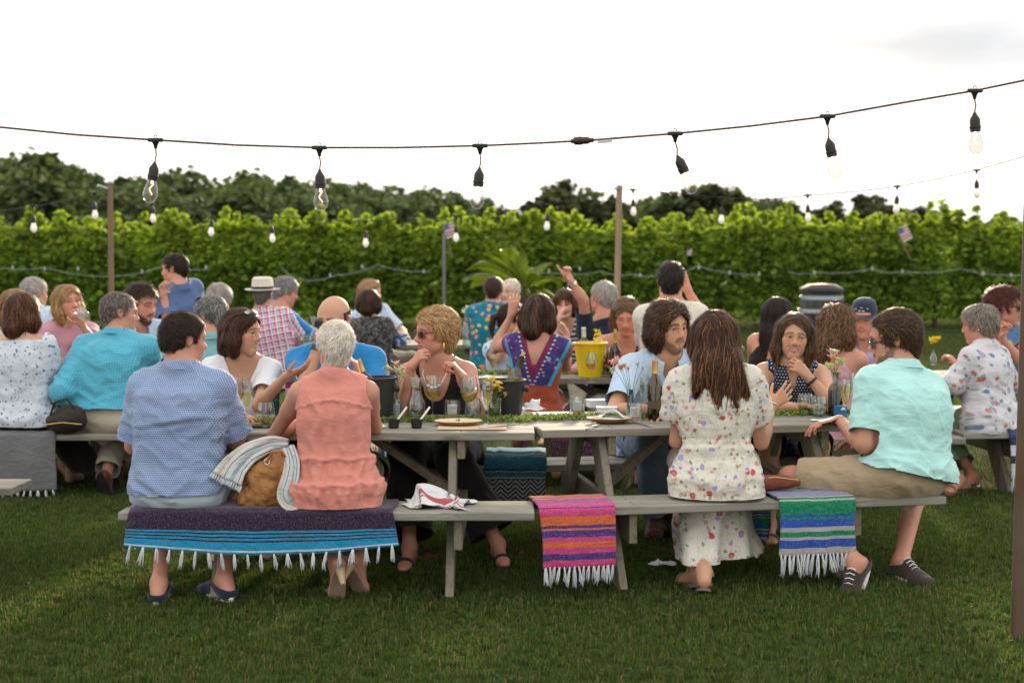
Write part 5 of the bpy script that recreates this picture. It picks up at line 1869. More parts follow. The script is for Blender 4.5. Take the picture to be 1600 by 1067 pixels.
def _red(m):
    u = m.xyz(m.attr('gc'))
    x, v = m.math('ABSOLUTE', u[0]), u[1]
    fl = f_floral((.055, .035, .16), [((.12, .40, .55), (.55, .10, .25), 1.0), ((.45, .05, .16), (.7, .4, .4), 1.5)], (.02, .02, .06), 20, .55)(m)
    ck = m.math('LESS_THAN', m.math('FRACT', m.math('MULTIPLY', v, 38)), .5)
    rust = m.mix(m.noise(m.obj(), 18, 2), (.30, .052, .022), (.38, .075, .03))
    # distance outward from the V edge
    d = m.math('ADD', m.math('MULTIPLY', m.math('SUBTRACT', x, m.math('MULTIPLY', m.math('SUBTRACT', v, .335), .375)), .93), 0)
    c = m.mix(m.math('LESS_THAN', d, .150), rust, (.02, .36, .55))
    c = m.mix(m.math('LESS_THAN', d, .130), c, fl)
    c = m.mix(m.math('LESS_THAN', d, .054), c, m.mix(ck, (.02, .02, .05), (.34, .50, .55)))
    c = m.mix(m.math('LESS_THAN', d, .042), c, (.17, .018, .085))
    c = m.mix(m.math('LESS_THAN', d, .010), c, (.30, .02, .05))
    c = m.mix(m.math('LESS_THAN', v, .215), c, rust)
    c = m.mix(m.math('LESS_THAN', v, .045), c, (.50, .62, .62))
    c = m.mix(m.math('LESS_THAN', v, .033), c, m.mix(m.noise(m.obj(), 50, 2), (.15, .012, .09), (.22, .03, .12)))
    c = m.mix(m.math('LESS_THAN', v, -.055), c, (.42, .03, .04))
    st = m.math('LESS_THAN', m.math('FRACT', m.math('MULTIPLY', u[0], 45)), .5)
    c = m.mix(m.math('LESS_THAN', v, -.068), c, m.mix(st, (.015, .015, .03), (.36, .44, .48)))
    return c
C_RED = cloth('patterned_rust_dress', fn=_red)
SHOE_NAVY = cloth('navy_canvas', (.018, .028, .05)); SHOE_BROWN = cloth('brown_canvas', (.05, .035, .03)); SHOE_LEA = cloth('boot_leather', (.075, .03, .017), .5)
NUDE = cloth('nude_leather', (.34, .23, .15), .5); SUEDE = cloth('taupe_suede', (.20, .15, .115), .8)
H_DKBR = (.050, .026, .014); H_BLK = (.014, .010, .009); H_BRN = (.085, .042, .020); H_AUB = (.085, .030, .013)
H_BLD = (.44, .27, .11); H_GREY = (.21, .205, .20); H_WHT = (.80, .76, .68); H_CRL = (.10, .055, .025)

# ------------------------------------------------------------------ things people wear
def hl(o, x, y, z): return o.C + (o.M[0] * x + o.M[1] * y + o.M[2] * z) * o.s
def sunglasses(o, frame=BLACKP, lens=LENS, up=False, temple=None, clear=False):
    mb = MB()
    dy, dz, tilt = (0, 0, 0) if not up else (-.038, .098, 0)
    rot = lambda x, y, z: hl(o, x, y, z) if not up else hl(o, x * 1.03, .052 + (z - .004) * -.55 - (.098 - y) * .7, .1215 + (z - .004) * .45 - (.098 - y) * .34 - abs(x) * .14)
    root = None
    rims = []
    for sx in (-1, 1):
        rim = []
        for t in np.linspace(0, 2 * math.pi, 17):
            ct, st = math.cos(t), math.sin(t)
            x = sx * (.0345 + .0265 * abs(ct) ** .75 * (1 if ct > 0 else -1) * sx * sx)
            zz = .001 + .0195 * abs(st) ** .8 * (1 if st > 0 else -1)
            y = .1025 - 3.4 * (abs(x) - .012) ** 2
            rim.append(rot(x, y, zz))
        rims.append(np.array(rim))
        mb.tube(rim, .0022, 5, False)
        mb.tube([rot(sx * .060, .094, .010), rot(sx * .074, .060, .012), rot(sx * .081, .004, .010), rot(sx * .079, -.022, -.004)], [.0030, .0028, .0024, .002], 5)
    mb.tube([rot(-.011, .103, .006), rot(0, .106, .008), rot(.011, .103, .006)], .0022, 5)
    g = mb.build('glasses', frame, o.root)
    for q in rims:
        c = q[:-1].mean(0)
        MB().add(np.concatenate([[c + o.M[1] * .003], q[:-1]]), [(0, i + 1, (i + 1) % 16 + 1) for i in range(16)]).build('lens', lens, g)
    return g
def earring(o, sd, mat, kind='drop'):
    p = hl(o, sd * .080, -.012, -.030)
    mb = MB()
    if kind == 'stud': mb.ball(p, .0055)
    elif kind == 'hoop': mb.tube([p + o.M[1] * .012 * math.sin(t) + o.M[2] * (-.012 + .012 * math.cos(t)) for t in np.linspace(0, 6.28, 14)], .002, 5)
    else:
        mb.tube([p, p - V(0, 0, .016)], .001, 4).tube([p - V(0, 0, .016), p - V(0, 0, .035), p - V(0, 0, .058)], [.003, .007, .001], 6)
    mb.build('earring', mat, o.root)
def bracelet(o, sd, mat, off=.0, rad=.031, w=.004, wide=0.0):
    S_, E_, W_ = o.arm[sd]
    d = nrm(W_ - E_); c = W_ - d * off
    x = nrm(np.cross(d, (0, 0, 1) if abs(d[2]) < .9 else (1, 0, 0))); y = np.cross(d, x)
    mb = MB()
    ring = lambda k, r_: [c + d * k + (x * math.cos(t) + y * math.sin(t)) * r_ for t in np.linspace(0, 2 * math.pi, 19)]
    if wide:
        n = 18; v = []
        for k, r_ in ((-wide, rad + .001), (-wide, rad + .004), (wide, rad + .004), (wide, rad + .001)): v += ring(k, r_)[:-1]
        mb.add(v, [(j * n + i, j * n + (i + 1) % n, (j + 1) % 4 * n + (i + 1) % n, (j + 1) % 4 * n + i) for j in range(4) for i in range(n)])
    else: mb.tube(ring(0, rad), w, 6)
    return mb.build('bracelet', mat, o.root)
def fold_back(amp, zc, seed=1):
    'one long crease across the back'
    def f(o, P):
        q = P - o.N
        x, y, zz = q @ o.rs, q @ o.fs, q @ o.u
        line = zc + .02 * np.sin(x * 9)
        return -amp * np.exp(-((zz - line) / .008) ** 2) * np.clip(1 - np.abs(x) / .22, 0, 1) + amp * .8 * np.exp(-((zz - line - .018) / .014) ** 2) * np.clip(1 - np.abs(x) / .22, 0, 1)
    return f

SHORT = [(-.2, -.050), (-.080, -.052), (-.05, -.050), (-.032, -.028), (-.018, .030), (.006, .026), (.014, .000), (.026, .004), (.034, .044), (.056, .058), (.074, .080), (.12, .090)]
# ------------------------------------------------------------------ the people at the front table
F1 = person('man in blue dotted short sleeved shirt with his back turned, dark cropped hair', (275, 6.36), (287, 531, 6.46), az=2, look=(50, 6, 3), S=1.0, bw=1.06, bd=1.30, sw=.168, skin='red',
    arms={'R': dict(l=(.17, .40, .75), hint=(.35, -.45, -1)), 'L': dict(l=(.15, .33, .64), hint=(.5, -.5, -1))},
    legs={'L': dict(ag=(248, 911, .085), toew=(-.10, 1, 0)), 'R': dict(ag=(350, 906, .09), toew=(-.55, .6, -.03))},
    top=dict(mat=C_DOTS, sleeve=.88, loose=.036, ease=.020, hem=.482, hemtilt=.02, collar={}, wr=.014, fold=fold_back(.012, -.235), seed=2, h=.0085),
    bottom=dict(mat=C_PALE, len=.97, loose=.03, ease=.022, waist=.06),
    hair=dict(style='short', col=(.040, .022, .013), vol=.006, slen=.014, lift=.22, n=7000, crown=(0, -.06, .115), sw=.0024, line=SHORT), shoes=dict(kind='slipon', mat=SHOE_NAVY))
def ruffle(o, P):
    q = P - o.H
    x, z_ = q @ o.rs, P[:, 2]
    g = np.clip((.80 - z_) / .3, 0, 1)
    fr = np.sin(x * 150 + 3 * vnoise(P, 12)) * .5 + .5
    d = .006 * (np.sin(x * 95 + 5 * vnoise(P, 9, 2))) * np.clip((.98 - z_) / .2, 0, 1)
    for zc in (.525, .635):
        d = d + .011 * np.exp(-((z_ - zc - .004 * np.sin(x * 60)) / .008) ** 2)
        d = d + .016 * fr * np.clip(1 - np.abs(z_ - (zc - .03)) / .05, 0, 1)
    q2 = P - o.N
    yk = -.115 + .02 * np.cos((q2 @ o.rs) * 14)
    d = d + np.where((q2 @ o.fs) < 0, .007 * np.exp(-((q2 @ o.u - yk - .003 * np.sin(x * 170)) / .006) ** 2), 0)
    return d
F2 = person('woman in coral sleeveless ruffled blouse with cropped white hair, back turned', (520, 6.37), (523, 544, 6.46), az=0, look=(-26, 4, 2), S=.98, girl=True, bw=.98, bd=1.05, sw=.155, skin='red',
    arms={'R': dict(w=(556, 585, 6.66), elbow=(586, 668, 6.62), d=(-.1, -.1, 1), n=(-1, 0, 0), th=(0, -1, .2), curl=.8), 'L': dict(l=(.16, .36, .77), hint=(1, -.3, -.9))},
    legs={'L': dict(ag=(525, 878, .17), toew=(-.15, .45, -.75)), 'R': dict(ag=(562, 872, .17), toew=(.2, .45, -.75))},
    top=dict(mat=C_CORAL, sleeve=0, strap=.150, armslope=.42, arm_h=.20, ease=.020, hem=.425, flare=.026, neck='crew', nh=.034, fold=ruffle, wr=.009, h=.0072, name='blouse'),
    bottom=dict(mat=C_OLIVE, len=1.02, loose=.02, ease=.014, waist=.10, name='skirt'),
    hair=dict(style='short', col=H_WHT, vol=.012, slen=.034, lift=.10, n=6500, jit=.28, crown=(.025, -.075, .07), sw=.0024, line=[(-.2, -.070), (-.065, -.068), (-.035, -.044), (-.016, .030), (.006, .026), (.014, -.004), (.030, .004), (.036, .040), (.058, .056), (.076, .078), (.12, .088)]),
    shoes=dict(kind='heel', mat=NUDE, strap=GLASS, heelmat=simple('cork_heel', (.42, .30, .17), .6)))
def waist_tie(o, P):
    q = P - o.H
    v = q @ o.u
    x = q @ o.rs
    d = -.012 * np.exp(-((v - .175) / .022) ** 2) + .006 * np.exp(-((v - .175) / .006) ** 2)
    d = d + .006 * np.sin(x * 70 + 4 * vnoise(P, 10)) * np.clip((.16 - v) / .1, 0, 1)
    return d
F3 = person('woman in white floral dress with long brown wavy hair, back turned', (1122, 6.60), (1117, 527, 6.68), az=6, look=(16, 2, 0), S=1.0, girl=True, bw=1.04, bd=1.0, skin='tan', sw=.158,
    arms={'L': dict(elbow=(1057, 690, 6.72), w=(1075, 650, 6.98)), 'R': dict(elbow=(1190, 692, 6.72), w=(1206, 634, 6.82), exact=True, d=(.75, .35, .62), n=(.2, .8, .3), th=(-.6, -.1, .8), curl=.18, spread=.08)},
    legs={'L': dict(ag=(1100, 893, .10), toew=(.1, .8, -.25)), 'R': dict(ag=(1088, 886, .10), toew=(-.35, .8, -.2))},
    top=dict(mat=C_FLORAL, sleeve=.62, loose=.016, puff=True, ease=.018, hem=.425, flare=.026, neck='crew', nh=.035, waist=.94, fold=waist_tie, wr=.012, h=.0085, name='dress'),
    bottom=dict(mat=C_FLORAL, len=1.0, ease=.02, loose=.04, waist=.08, skirt=.125, name='dress_skirt', cones=[((-.08, .26, -.12), (-.10, .0, -.40), .10, .10), ((.07, .26, -.12), (.06, .06, -.40), .10, .11), ((.0, .30, -.12), (.13, .16, -.40), .10, .10), ((-.05, .16, -.17), (-.085, -.115, -.37), .09, .085)],
        fold=lambda o, P: .016 * np.sin(P[:, 0] * 46 + 4 * vnoise(P, 6)) * np.clip((.38 - P[:, 2]) / .2, 0, 1)),
    hair=dict(style='long', col=(.070, .030, .014), hi=(.30, .135, .05), hin=.22, len=-.12, vol=.016, n=6500, slen=.30, curl=.006, jit=.16, part=.02, sw=.0034, rough=.005, open=.060,
        cones=[((-.055, -.065, .03), (-.085, -.110, -.10), .045, .016), ((.055, -.065, .03), (.085, -.110, -.17), .055, .022), ((.0, -.075, .03), (.01, -.115, -.18), .050, .018), ((.06, -.06, .03), (.14, -.085, -.12), .040, .016)]),
    shoes=dict(kind='sandal', mat=SUEDE))
bracelet(F3, 'R', SILVER, -.005, .028, .003)
F4 = person('man in aqua polo shirt and khaki shorts, bearded, in profile', (1418, 6.72), (1397, 530, 6.86), az=-38, sh=-30, look=(-74, 12, -4), S=1.09, bw=1.14, bd=1.22, skin='red', fine_face=True, slump=.035,
    face=dict(stubble=((.075, .050, .035), .78), brow=(.05, .03, .02), smile=1.6),
    arms={'L': dict(elbow=(1350, 694, 6.62), w=(1312, 657, 6.90), exact=True, d=(.72, .55, -.25), n=(0, -.2, -1), th=(-.6, .9, 0), curl=.28), 'R': dict(l=(.10, .30, .62))},
    legs={'L': dict(knee=(1268, 748, 6.80), ag=(1338, 880, .12), toew=(-.42, -.5, -.55)), 'R': dict(knee=(1436, 735, 7.17), ag=(1408, 876, .085), toew=(.36, -.9, 0))},
    top=dict(mat=C_AQUA, sleeve=.80, loose=.026, ease=.020, hem=.505, hemtilt=-.24, collar={}, wr=.012, seed=5, h=.0085, flare=.034),
    bottom=dict(mat=C_KHAKI, len=.90, loose=.024, ease=.014, waist=.10, name='shorts'),
    hair=dict(style='swept', col=(.060, .032, .018), hi=(.20, .12, .06), hin=.25, vol=.009, slen=.065, lift=.13, n=7000, comb=(.1, -1, .1), jit=.32, curl=.0045, sw=.0024),
    shoes=dict(kind='slipon', mat=SHOE_BROWN, laces=True))
sunglasses(F4, lens=LENS)
B1 = person('woman in white V neck tee with brown bob, gesturing with an open hand', (370, 7.66), (378, 519, 7.52), az=168, look=(112, 4, 0), S=1.02, girl=True, skin='tan', fine_face=True,
    face=dict(smile=.6, open=.012, teeth=True, gaze=.15),
    arms={'L': dict(elbow=(404, 634, 7.25), w=(446, 588, 7.10), exact=True, d=(.78, .15, .35), n=(-.2, -.3, 1), th=(-.3, .9, .3), curl=.22, spread=.10), 'R': dict(elbow=(338, 634, 7.28), w=(372, 648, 7.10))},
    legs={}, top=dict(mat=C_WHITE, sleeve=.66, loose=.022, neck='V', scoop=.20, scoopw=.085, hem=.42, wr=.008, name='tee_shirt'), bottom=dict(mat=C_PRINT, len=1.9, cuff=.05),
    hair=dict(style='bob', col=(.055, .020, .010), hi=(.15, .055, .022), hin=.25, len=-.105, vol=.012, n=4200, slen=.13, part=-.02, open=.066, back=1.3, top=.080), shoes=dict(kind='sandal', mat=SUEDE))
sunglasses(B1, up=True, lens=simple('pale_lens', (.42, .38, .34), .15)); earring(B1, -1, GOLDM, 'hoop')
B2 = person('bald man in bright blue shirt and sunglasses behind the white haired woman', (532, 7.70), (521, 501, 7.55), az=182, look=(197, 10, 0), S=1.04, bw=1.12, skin='tan', sw=.19,
    arms={'R': dict(elbow=(470, 620, 7.30), w=(490, 562, 7.35), d=(-.9, .1, .5), n=(0, -1, 0), th=(-1, 0, 0), curl=.7), 'L': dict(elbow=(600, 640, 7.35), w=(560, 650, 7.15))},
    top=dict(mat=C_BLUE, sleeve=.7, loose=.022, hem=.42, neck='V', scoop=.12, scoopw=.05, collar={'gap': .5}), bottom=dict(mat=C_STONE, len=1.0, loose=.03),
    hair=dict(style='bald', col=(.10, .065, .045), vol=.003, slen=.012, n=2600, lift=.05), shoes=dict(kind='slipon', mat=SHOE_BROWN))
sunglasses(B2, lens=simple('mirror_lens', (.10, .13, .13), .05, metal=.7))
bracelet(B2, 'R', BLACKP, -.01, .031, .006, .014)
B3 = person('woman with short blonde hair and sunglasses in black tank top, hands at her collar', (692, 7.66), (680, 521, 7.50), az=186, look=(242, 2, 0), S=1.05, girl=True, skin='red', fine_face=True, bw=1.03,
    face=dict(smile=.9),
    arms={'R': dict(elbow=(630, 648, 7.28), w=(642, 574, 7.22), exact=True, d=(-.6, .1, .75), n=(-.2, -1, -.2), th=(-.2, -.5, 1), curl=.85), 'L': dict(elbow=(748, 648, 7.28), w=(724, 590, 7.20), exact=True, d=(-.6, .1, .85), n=(-.3, -1, 0), th=(-.6, -.3, .8), curl=.85)},
    legs={'R': dict(kl=(.12, .40, .02), ag=(640, 856, .09), toew=(-.1, -1, 0)), 'L': dict(kl=(.12, .40, .0), ag=(778, 850, .09), toew=(.2, -1, 0))},
    top=dict(mat=C_BLACK, sleeve=0, strap=.105, armslope=.55, arm_h=.22, neck='tank', scoop=.185, scoopw=.088, back=.08, hem=.42, ease=.009, wr=.006, name='tank_top'),
    bottom=dict(mat=C_BLACKT, len=1.86, loose=.03, cuff=.095, waist=.1),
    hair=dict(style='swept', col=(.28, .15, .055), hi=(.66, .48, .25), hin=.5, vol=.019, slen=.088, lift=.085, n=7500, comb=(-.5, -1, .0), jit=.42, curl=.005, crown=(.02, .035, .115), sw=.0023, line=[(-.2, -.082), (-.065, -.078), (-.03, -.060), (-.012, .020), (.006, .018), (.016, -.012), (.030, .018), (.050, .052), (.076, .072), (.12, .082)]),
    shoes=dict(kind='sandal', mat=BLACKR))
sunglasses(B3, frame=simple('red_frame', (.25, .02, .012), .35)); earring(B3, -1, GOLDM)
bracelet(B3, 'L', SILVER, .050, .031, .006, .016); bracelet(B3, 'L', SILVER, .085, .036, .004)
nk = MB()
for a_, h_ in ((-.030, .004), (-.011, -.006), (.011, -.006), (.030, .004)): nk.ball(B3.N + B3.fs * .108 - V(0, 0, .098 - h_) + B3.rs * a_, .0115)
for sg_ in (-1, 1): nk.tube([B3.N + B3.fs * .106 - V(0, 0, .093) + B3.rs * sg_ * .035, B3.N + B3.fs * .075 - V(0, 0, .045) + B3.rs * sg_ * .062, B3.N - B3.fs * .0 + V(0, 0, .01) + B3.rs * sg_ * .066], .0012, 4)
nk.build('necklace', SILVER, B3.root)
B4 = person('man with shoulder length curly hair and stubble in pale blue shirt', (1022, 7.98), (1045, 512, 7.62), az=166, look=(150, 5, 3), S=1.08, bw=1.08, skin='tan', fine_face=True, slump=.03,
    face=dict(stubble=((.085, .055, .038), .72), brow=(.045, .028, .018), smile=-.2, gaze=.2),
    arms={'R': dict(elbow=(958, 645, 7.36), w=(1020, 640, 7.20), exact=True, d=(-1, .1, .0), n=(0, 0, -1), curl=.4), 'L': dict(elbow=(1092, 645, 7.4), w=(1040, 646, 7.16))},
    legs={'R': dict(kl=(.16, .38, .03), ag=(1022, 806, .11), toew=(-.1, -1, 0)), 'L': dict(ag=(1052, 804, .11), toew=(.15, -1, 0))},
    top=dict(mat=C_SKY, sleeve=.74, loose=.026, ease=.018, hem=.42, neck='V', scoop=.13, scoopw=.055, collar={'gap': .45, 'fall': .012}, wr=.010), bottom=dict(mat=C_JEAN, len=1.9, cuff=.06),
    hair=dict(style='long', col=(.055, .026, .013), hi=(.20, .10, .045), hin=.25, len=-.080, vol=.016, n=6500, slen=.13, curl=.012, jit=.45, wide=.006, open=.060, top=.084, back=1.0, rough=.010, sw=.0030), shoes=dict(kind='boot', mat=SHOE_LEA, sole=BLACKR))
B5 = person('smiling woman in navy dotted sleeveless top, chin on her hand', (1232, 8.06), (1241, 526, 7.86), az=186, look=(188, 3, -5), S=1.06, girl=True, skin='tan', fine_face=True, bw=1.06,
    face=dict(smile=1.6, open=.004, teeth=True, gaze=-.35),
    arms={'L': dict(elbow=(1303, 634, 7.52), w=(1262, 588, 7.56), exact=True, d=(-.62, .2, .6), n=(-.3, -.7, .4), th=(-.2, -.2, 1), curl=.75), 'R': dict(elbow=(1182, 634, 7.55), w=(1242, 636, 7.42), d=(-1, 0, 0))},
    top=dict(mat=C_POLKA, sleeve=0, strap=.135, armslope=.5, arm_h=.20, neck='V', scoop=.15, scoopw=.035, hem=.42, ease=.012, name='top'), bottom=dict(mat=C_POLKA, len=.80, loose=.03, name='skirt'),
    hair=dict(style='long', col=(.075, .038, .018), hi=(.24, .13, .06), hin=.25, len=-.16, vol=.011, n=5500, slen=.20, part=.02, open=.066, top=.087, curl=.003, back=.8), shoes=dict(kind='sandal', mat=SUEDE))
earring(B5, -1, SILVER, 'stud'); earring(B5, 1, SILVER, 'stud'); bracelet(B5, 'L', DKLEATHER, .035, .030, .005, .006)

# ------------------------------------------------------------------ people at the tables behind
GP = 'people sitting at the tables behind'
def far(*a, **k):
    k.setdefault('near', False); k.setdefault('group', GP)
    return person(*a, **k)
TR_ = dict(mat=C_STONE, len=1.9, cuff=.06)
M1 = far('woman in patterned rust dress with a low V back and brown bob', (830, 9.20), (842, 491, 9.20), near=True, az=6, look=(24, 8, 4), S=1.0, girl=True, skin='red', sw=.165,
    arms={'L': dict(elbow=(772, 545, 9.28), w=(799, 492, 9.28), exact=True, d=(-.2, .1, 1), curl=.3), 'R': dict(elbow=(884, 574, 9.35), w=(888, 535, 9.55), d=(-.1, .2, 1), n=(-1, 0, 0), th=(-.2, -1, .3), curl=.3)},
    top=dict(mat=C_RED, sleeve=.22, loose=.022, ease=.016, hem=.39, backV=.20, backw=.078, neck='crew', nh=.05, wr=.008, name='dress', flare=.02), bottom=dict(mat=C_RED, len=1.0, loose=.04, name='dress_skirt'),
    hair=dict(style='bob', col=(.048, .022, .012), hi=(.16, .075, .034), hin=.25, len=-.125, vol=.020, n=5000, slen=.15, open=.06, wide=.012))
M2 = far('woman with long light brown hair looking down, black strappy top', (964, 10.05), (979, 494, 9.85), az=182, look=(190, 22, 0), near=True, girl=True, S=1.06, skin='red', face=dict(smile=.2),
    arms={'R': dict(l=(.15, .35, .78)), 'L': dict(l=(.12, .36, .78))}, top=dict(mat=C_BLACK, sleeve=0, strap=.085, armslope=.8, neck='tank', scoop=.16, scoopw=.078, hem=.4, ease=.008), bottom=TR_,
    hair=dict(style='long', col=(.17, .095, .045), hi=(.32, .20, .10), hin=.3, len=-.12, vol=.010, n=3500, slen=.2, open=.060, top=.080, back=1.6))
M3 = far('man in cream shirt with short dark hair, back turned, behind the curly haired man', (1052, 9.26), (1048, 441, 9.3), az=4, look=(6, 0, 0), near=True, hz=.56, S=1.06, skin='red', bw=.98, sw=.16,
    arms={'R': dict(elbow=(1098, 500, 9.45), w=(1074, 452, 9.5), exact=True, curl=.6)}, top=dict(mat=C_CREAM, sleeve=.75, loose=.03, hem=.42, ease=.02), bottom=TR_,
    hair=dict(style='short', col=(.032, .020, .015), vol=.010, slen=.020, lift=.3, n=4500, jit=.5))
M4 = far('man in tropical print shirt with short brown hair, back turned', (768, 12.72), (771, 454, 12.75), az=3, look=(10, 2, 0), S=1.0, skin='red', bw=1.02,
    top=dict(mat=C_HAWAII, sleeve=.8, loose=.03, hem=.40, ease=.02, collar={}), bottom=TR_, hair=dict(style='swept', col=(.075, .04, .02), vol=.010, slen=.03, lift=.3))
M5 = far('white haired woman half hidden behind the tropical shirt man', (800, 14.0), (797, 456, 13.9), az=185, look=(215, 5, 0), S=1.0, girl=True, skin='fair', top=dict(mat=C_BLUEP, sleeve=.8, hem=.4), bottom=TR_, hair=dict(style='swept', col=H_WHT, vol=.014, slen=.04))
M6 = far('woman with dark hair pulled back in a tail, in profile beside the rust dress', (793, 10.55), (801, 500, 10.35), az=150, look=(100, 8, 0), S=1.0, girl=True, skin='tan', near=True,
    arms={'R': dict(elbow=(775, 560, 10.2), w=(806, 520, 10.2)), 'L': dict(l=(.15, .35, .78))}, top=dict(mat=C_BLUEP, sleeve=.4, hem=.4), bottom=TR_,
    hair=dict(style='swept', col=(.045, .024, .014), vol=.006, slen=.05, lift=.02, comb=(0, -1, 0), n=3500, tail=1))
M7 = far('woman with brown fringe and bob, hand at her cheek, dark strappy top', (892, 11.9), (883, 475, 11.7), az=192, look=(190, 8, 4), S=1.0, girl=True, skin='fair', near=True, face=dict(smile=0, brow=(.04, .02, .01)),
    arms={'R': dict(elbow=(862, 540, 11.4), w=(873, 500, 11.5), exact=True, d=(-.3, -.1, 1), curl=.7, n=(-.5, -1, 0), th=(-.4, 0, 1)), 'L': dict(l=(.2, .35, .78))},
    top=dict(mat=C_STRIPE, sleeve=0, strap=.10, neck='tank', scoop=.12, scoopw=.075, hem=.4), bottom=TR_, hair=dict(style='bob', col=(.10, .045, .02), hi=(.24, .11, .05), len=-.09, vol=.014, n=3500, slen=.12, bangs=True, open=.050, top=.05))
M8 = far('white haired man in navy shirt pointing one finger up', (950, 11.6), (942, 466, 11.4), az=-35, look=(-40, -8, 0), S=1.06, skin='red', near=True, bw=1.05,
    arms={'L': dict(elbow=(912, 470, 11.2), w=(892, 440, 11.15), exact=True, d=(.42, .2, .9), n=(-.3, -1, 0), th=(.9, 0, .4), curl=.9, point=True, spread=.05), 'R': dict(l=(.1, .35, .78))},
    top=dict(mat=C_NAVY, sleeve=.7, loose=.025, hem=.4, ease=.02), bottom=TR_, hair=dict(style='swept', col=(.46, .45, .43), vol=.012, slen=.035, n=3000))
bracelet(M8, 'L', SILVER, .02, .032, .006, .01)
M9 = far('woman in dark patterned blouse with reddish brown bob, back turned', (582, 12.72), (577, 474, 12.7), az=2, look=(8, 4, 0), S=1.0, girl=True, skin='fair', bw=1.15, top=dict(mat=C_PRINT, sleeve=.95, loose=.03, hem=.4, ease=.02), bottom=TR_, hair=dict(style='bob', col=(.065, .026, .013), len=-.07, vol=.016, slen=.1, n=7000))
M10 = far('blonde woman turned right behind the woman in the dark patterned blouse', (586, 14.1), (579, 457, 13.95), az=140, look=(110, 6, 0), S=1.05, girl=True, skin='fair', top=dict(mat=C_BLUEP, sleeve=.8, hem=.4), bottom=TR_, hair=dict(style='long', col=(.36, .21, .09), hi=(.5, .34, .17), len=-.2, vol=.014, slen=.2, n=8000, top=.075))
M11 = far('man in pink plaid shirt and pale straw hat, back turned', (428, 12.22), (411, 463, 12.3), az=2, look=(8, 3, 0), S=1.02, skin='red', bw=1.15, near=True, top=dict(mat=C_PLAID, sleeve=.85, loose=.03, hem=.4, ease=.022, collar={}), bottom=TR_, hair=dict(style='short', col=H_GREY, vol=.005, slen=.015))
M12 = far('grey haired man in sky blue shirt looking down to the right', (456, 13.7), (446, 456, 13.5), az=60, look=(70, 14, 0), S=1.08, skin='red', top=dict(mat=C_BLUE, sleeve=.8, hem=.4, ease=.02), bottom=TR_, hair=dict(style='swept', col=(.27, .27, .275), vol=.016, slen=.04, n=6000))
M13 = far('grey haired man in teal shirt with sunglasses on top of his head', (338, 9.12), (329, 494, 9.15), az=-20, look=(-58, 8, 0), S=1.02, skin='red', near=True, top=dict(mat=C_TEAL, sleeve=.8, loose=.02, hem=.4, collar={}), bottom=TR_, hair=dict(style='swept', col=(.17, .165, .16), hi=(.4, .39, .38), hin=.3, vol=.012, slen=.035, n=4500))
sunglasses(M13, up=True)
M14 = far('person with fluffy white hair behind the man in teal', (347, 12.3), (343, 470, 12.3), az=2, look=(15, 4, 0), S=1.06, skin='red', top=dict(mat=C_TEAL, sleeve=.8, hem=.4), bottom=TR_, hair=dict(style='spiky', col=(.44, .42, .40), vol=.022, slen=.04, n=9000))
M15 = far('bearded man in light blue shirt facing right beside the turquoise shirt', (228, 10.35), (221, 475, 10.1), az=150, look=(122, 12, 0), S=1.12, skin='red', near=True, face=dict(stubble=((.03, .02, .015), .95), brow=(.03, .02, .015), smile=-.2),
    top=dict(mat=C_SKY, sleeve=1.5, loose=.02, hem=.4, neck='V', scoop=.12, scoopw=.05, collar={'gap': .5}), bottom=TR_, hair=dict(style='swept', col=(.06, .034, .02), vol=.018, slen=.045, lift=.3, n=4500, jit=.4))
M16 = far('standing man in slate blue polo holding a stick to his mouth', (283, 11.2), (273, 421, 11.05), az=-62, look=(-78, 6, 0), S=.95, skin='red', near=True, stand=True, hz=.80, bw=1.2, bd=1.25, group='people standing',
    arms={'L': dict(elbow=(262, 500, 10.85), w=(256, 463, 10.85), exact=True, d=(.12, .1, 1), n=(-.4, -.4, 0), curl=.85), 'R': dict(l=(.2, .2, .78))},
    top=dict(mat=C_STEEL, sleeve=.8, loose=.03, hem=.72, ease=.02, collar={}), bottom=dict(mat=C_KHAKI, len=1.95, waist=.12), hair=dict(style='short', col=(.026, .017, .014), vol=.010, slen=.02, n=4000), shoes=dict(kind='slipon', mat=SHOE_BROWN))
M17 = far('blonde woman in pink top drinking from a raised glass', (100, 10.35), (106, 473, 10.2), az=150, look=(138, -4, 6), S=1.05, girl=True, skin='red', near=True, face=dict(smile=0),
    arms={'L': dict(elbow=(150, 540, 10.0), w=(128, 508, 9.95), exact=True, d=(-.3, .1, .8), n=(-.6, -.3, 0), curl=.7), 'R': dict(l=(.1, .35, .78))}, top=dict(mat=C_PINK, sleeve=.5, hem=.4), bottom=TR_,
    hair=dict(style='bob', col=(.40, .24, .10), hi=(.58, .42, .21), hin=.4, len=-.12, vol=.014, n=4500, slen=.15, part=-.02, top=.078))
M18 = far('white haired man in pale blue print shirt, back turned', (66, 12.3), (54, 459, 12.3), az=10, look=(35, 3, 0), S=1.1, skin='red', top=dict(mat=C_BLUEP, sleeve=.8, hem=.4, ease=.03, collar={}), bottom=TR_, hair=dict(style='short', col=(.48, .46, .43), vol=.010, slen=.02, n=7000))
M19 = far('blonde sleeveless woman mostly hidden behind the auburn bob', (44, 10.35), (22, 482, 10.2), az=170, look=(190, 8, 0), S=1.06, girl=True, skin='red', bw=1.1, arms={'L': dict(elbow=(92, 565, 9.9), w=(70, 590, 9.7))}, top=dict(mat=C_CREAM, sleeve=0, strap=.12, hem=.4), bottom=TR_, hair=dict(style='bob', col=(.36, .22, .10), len=-.12, vol=.02, n=8000))
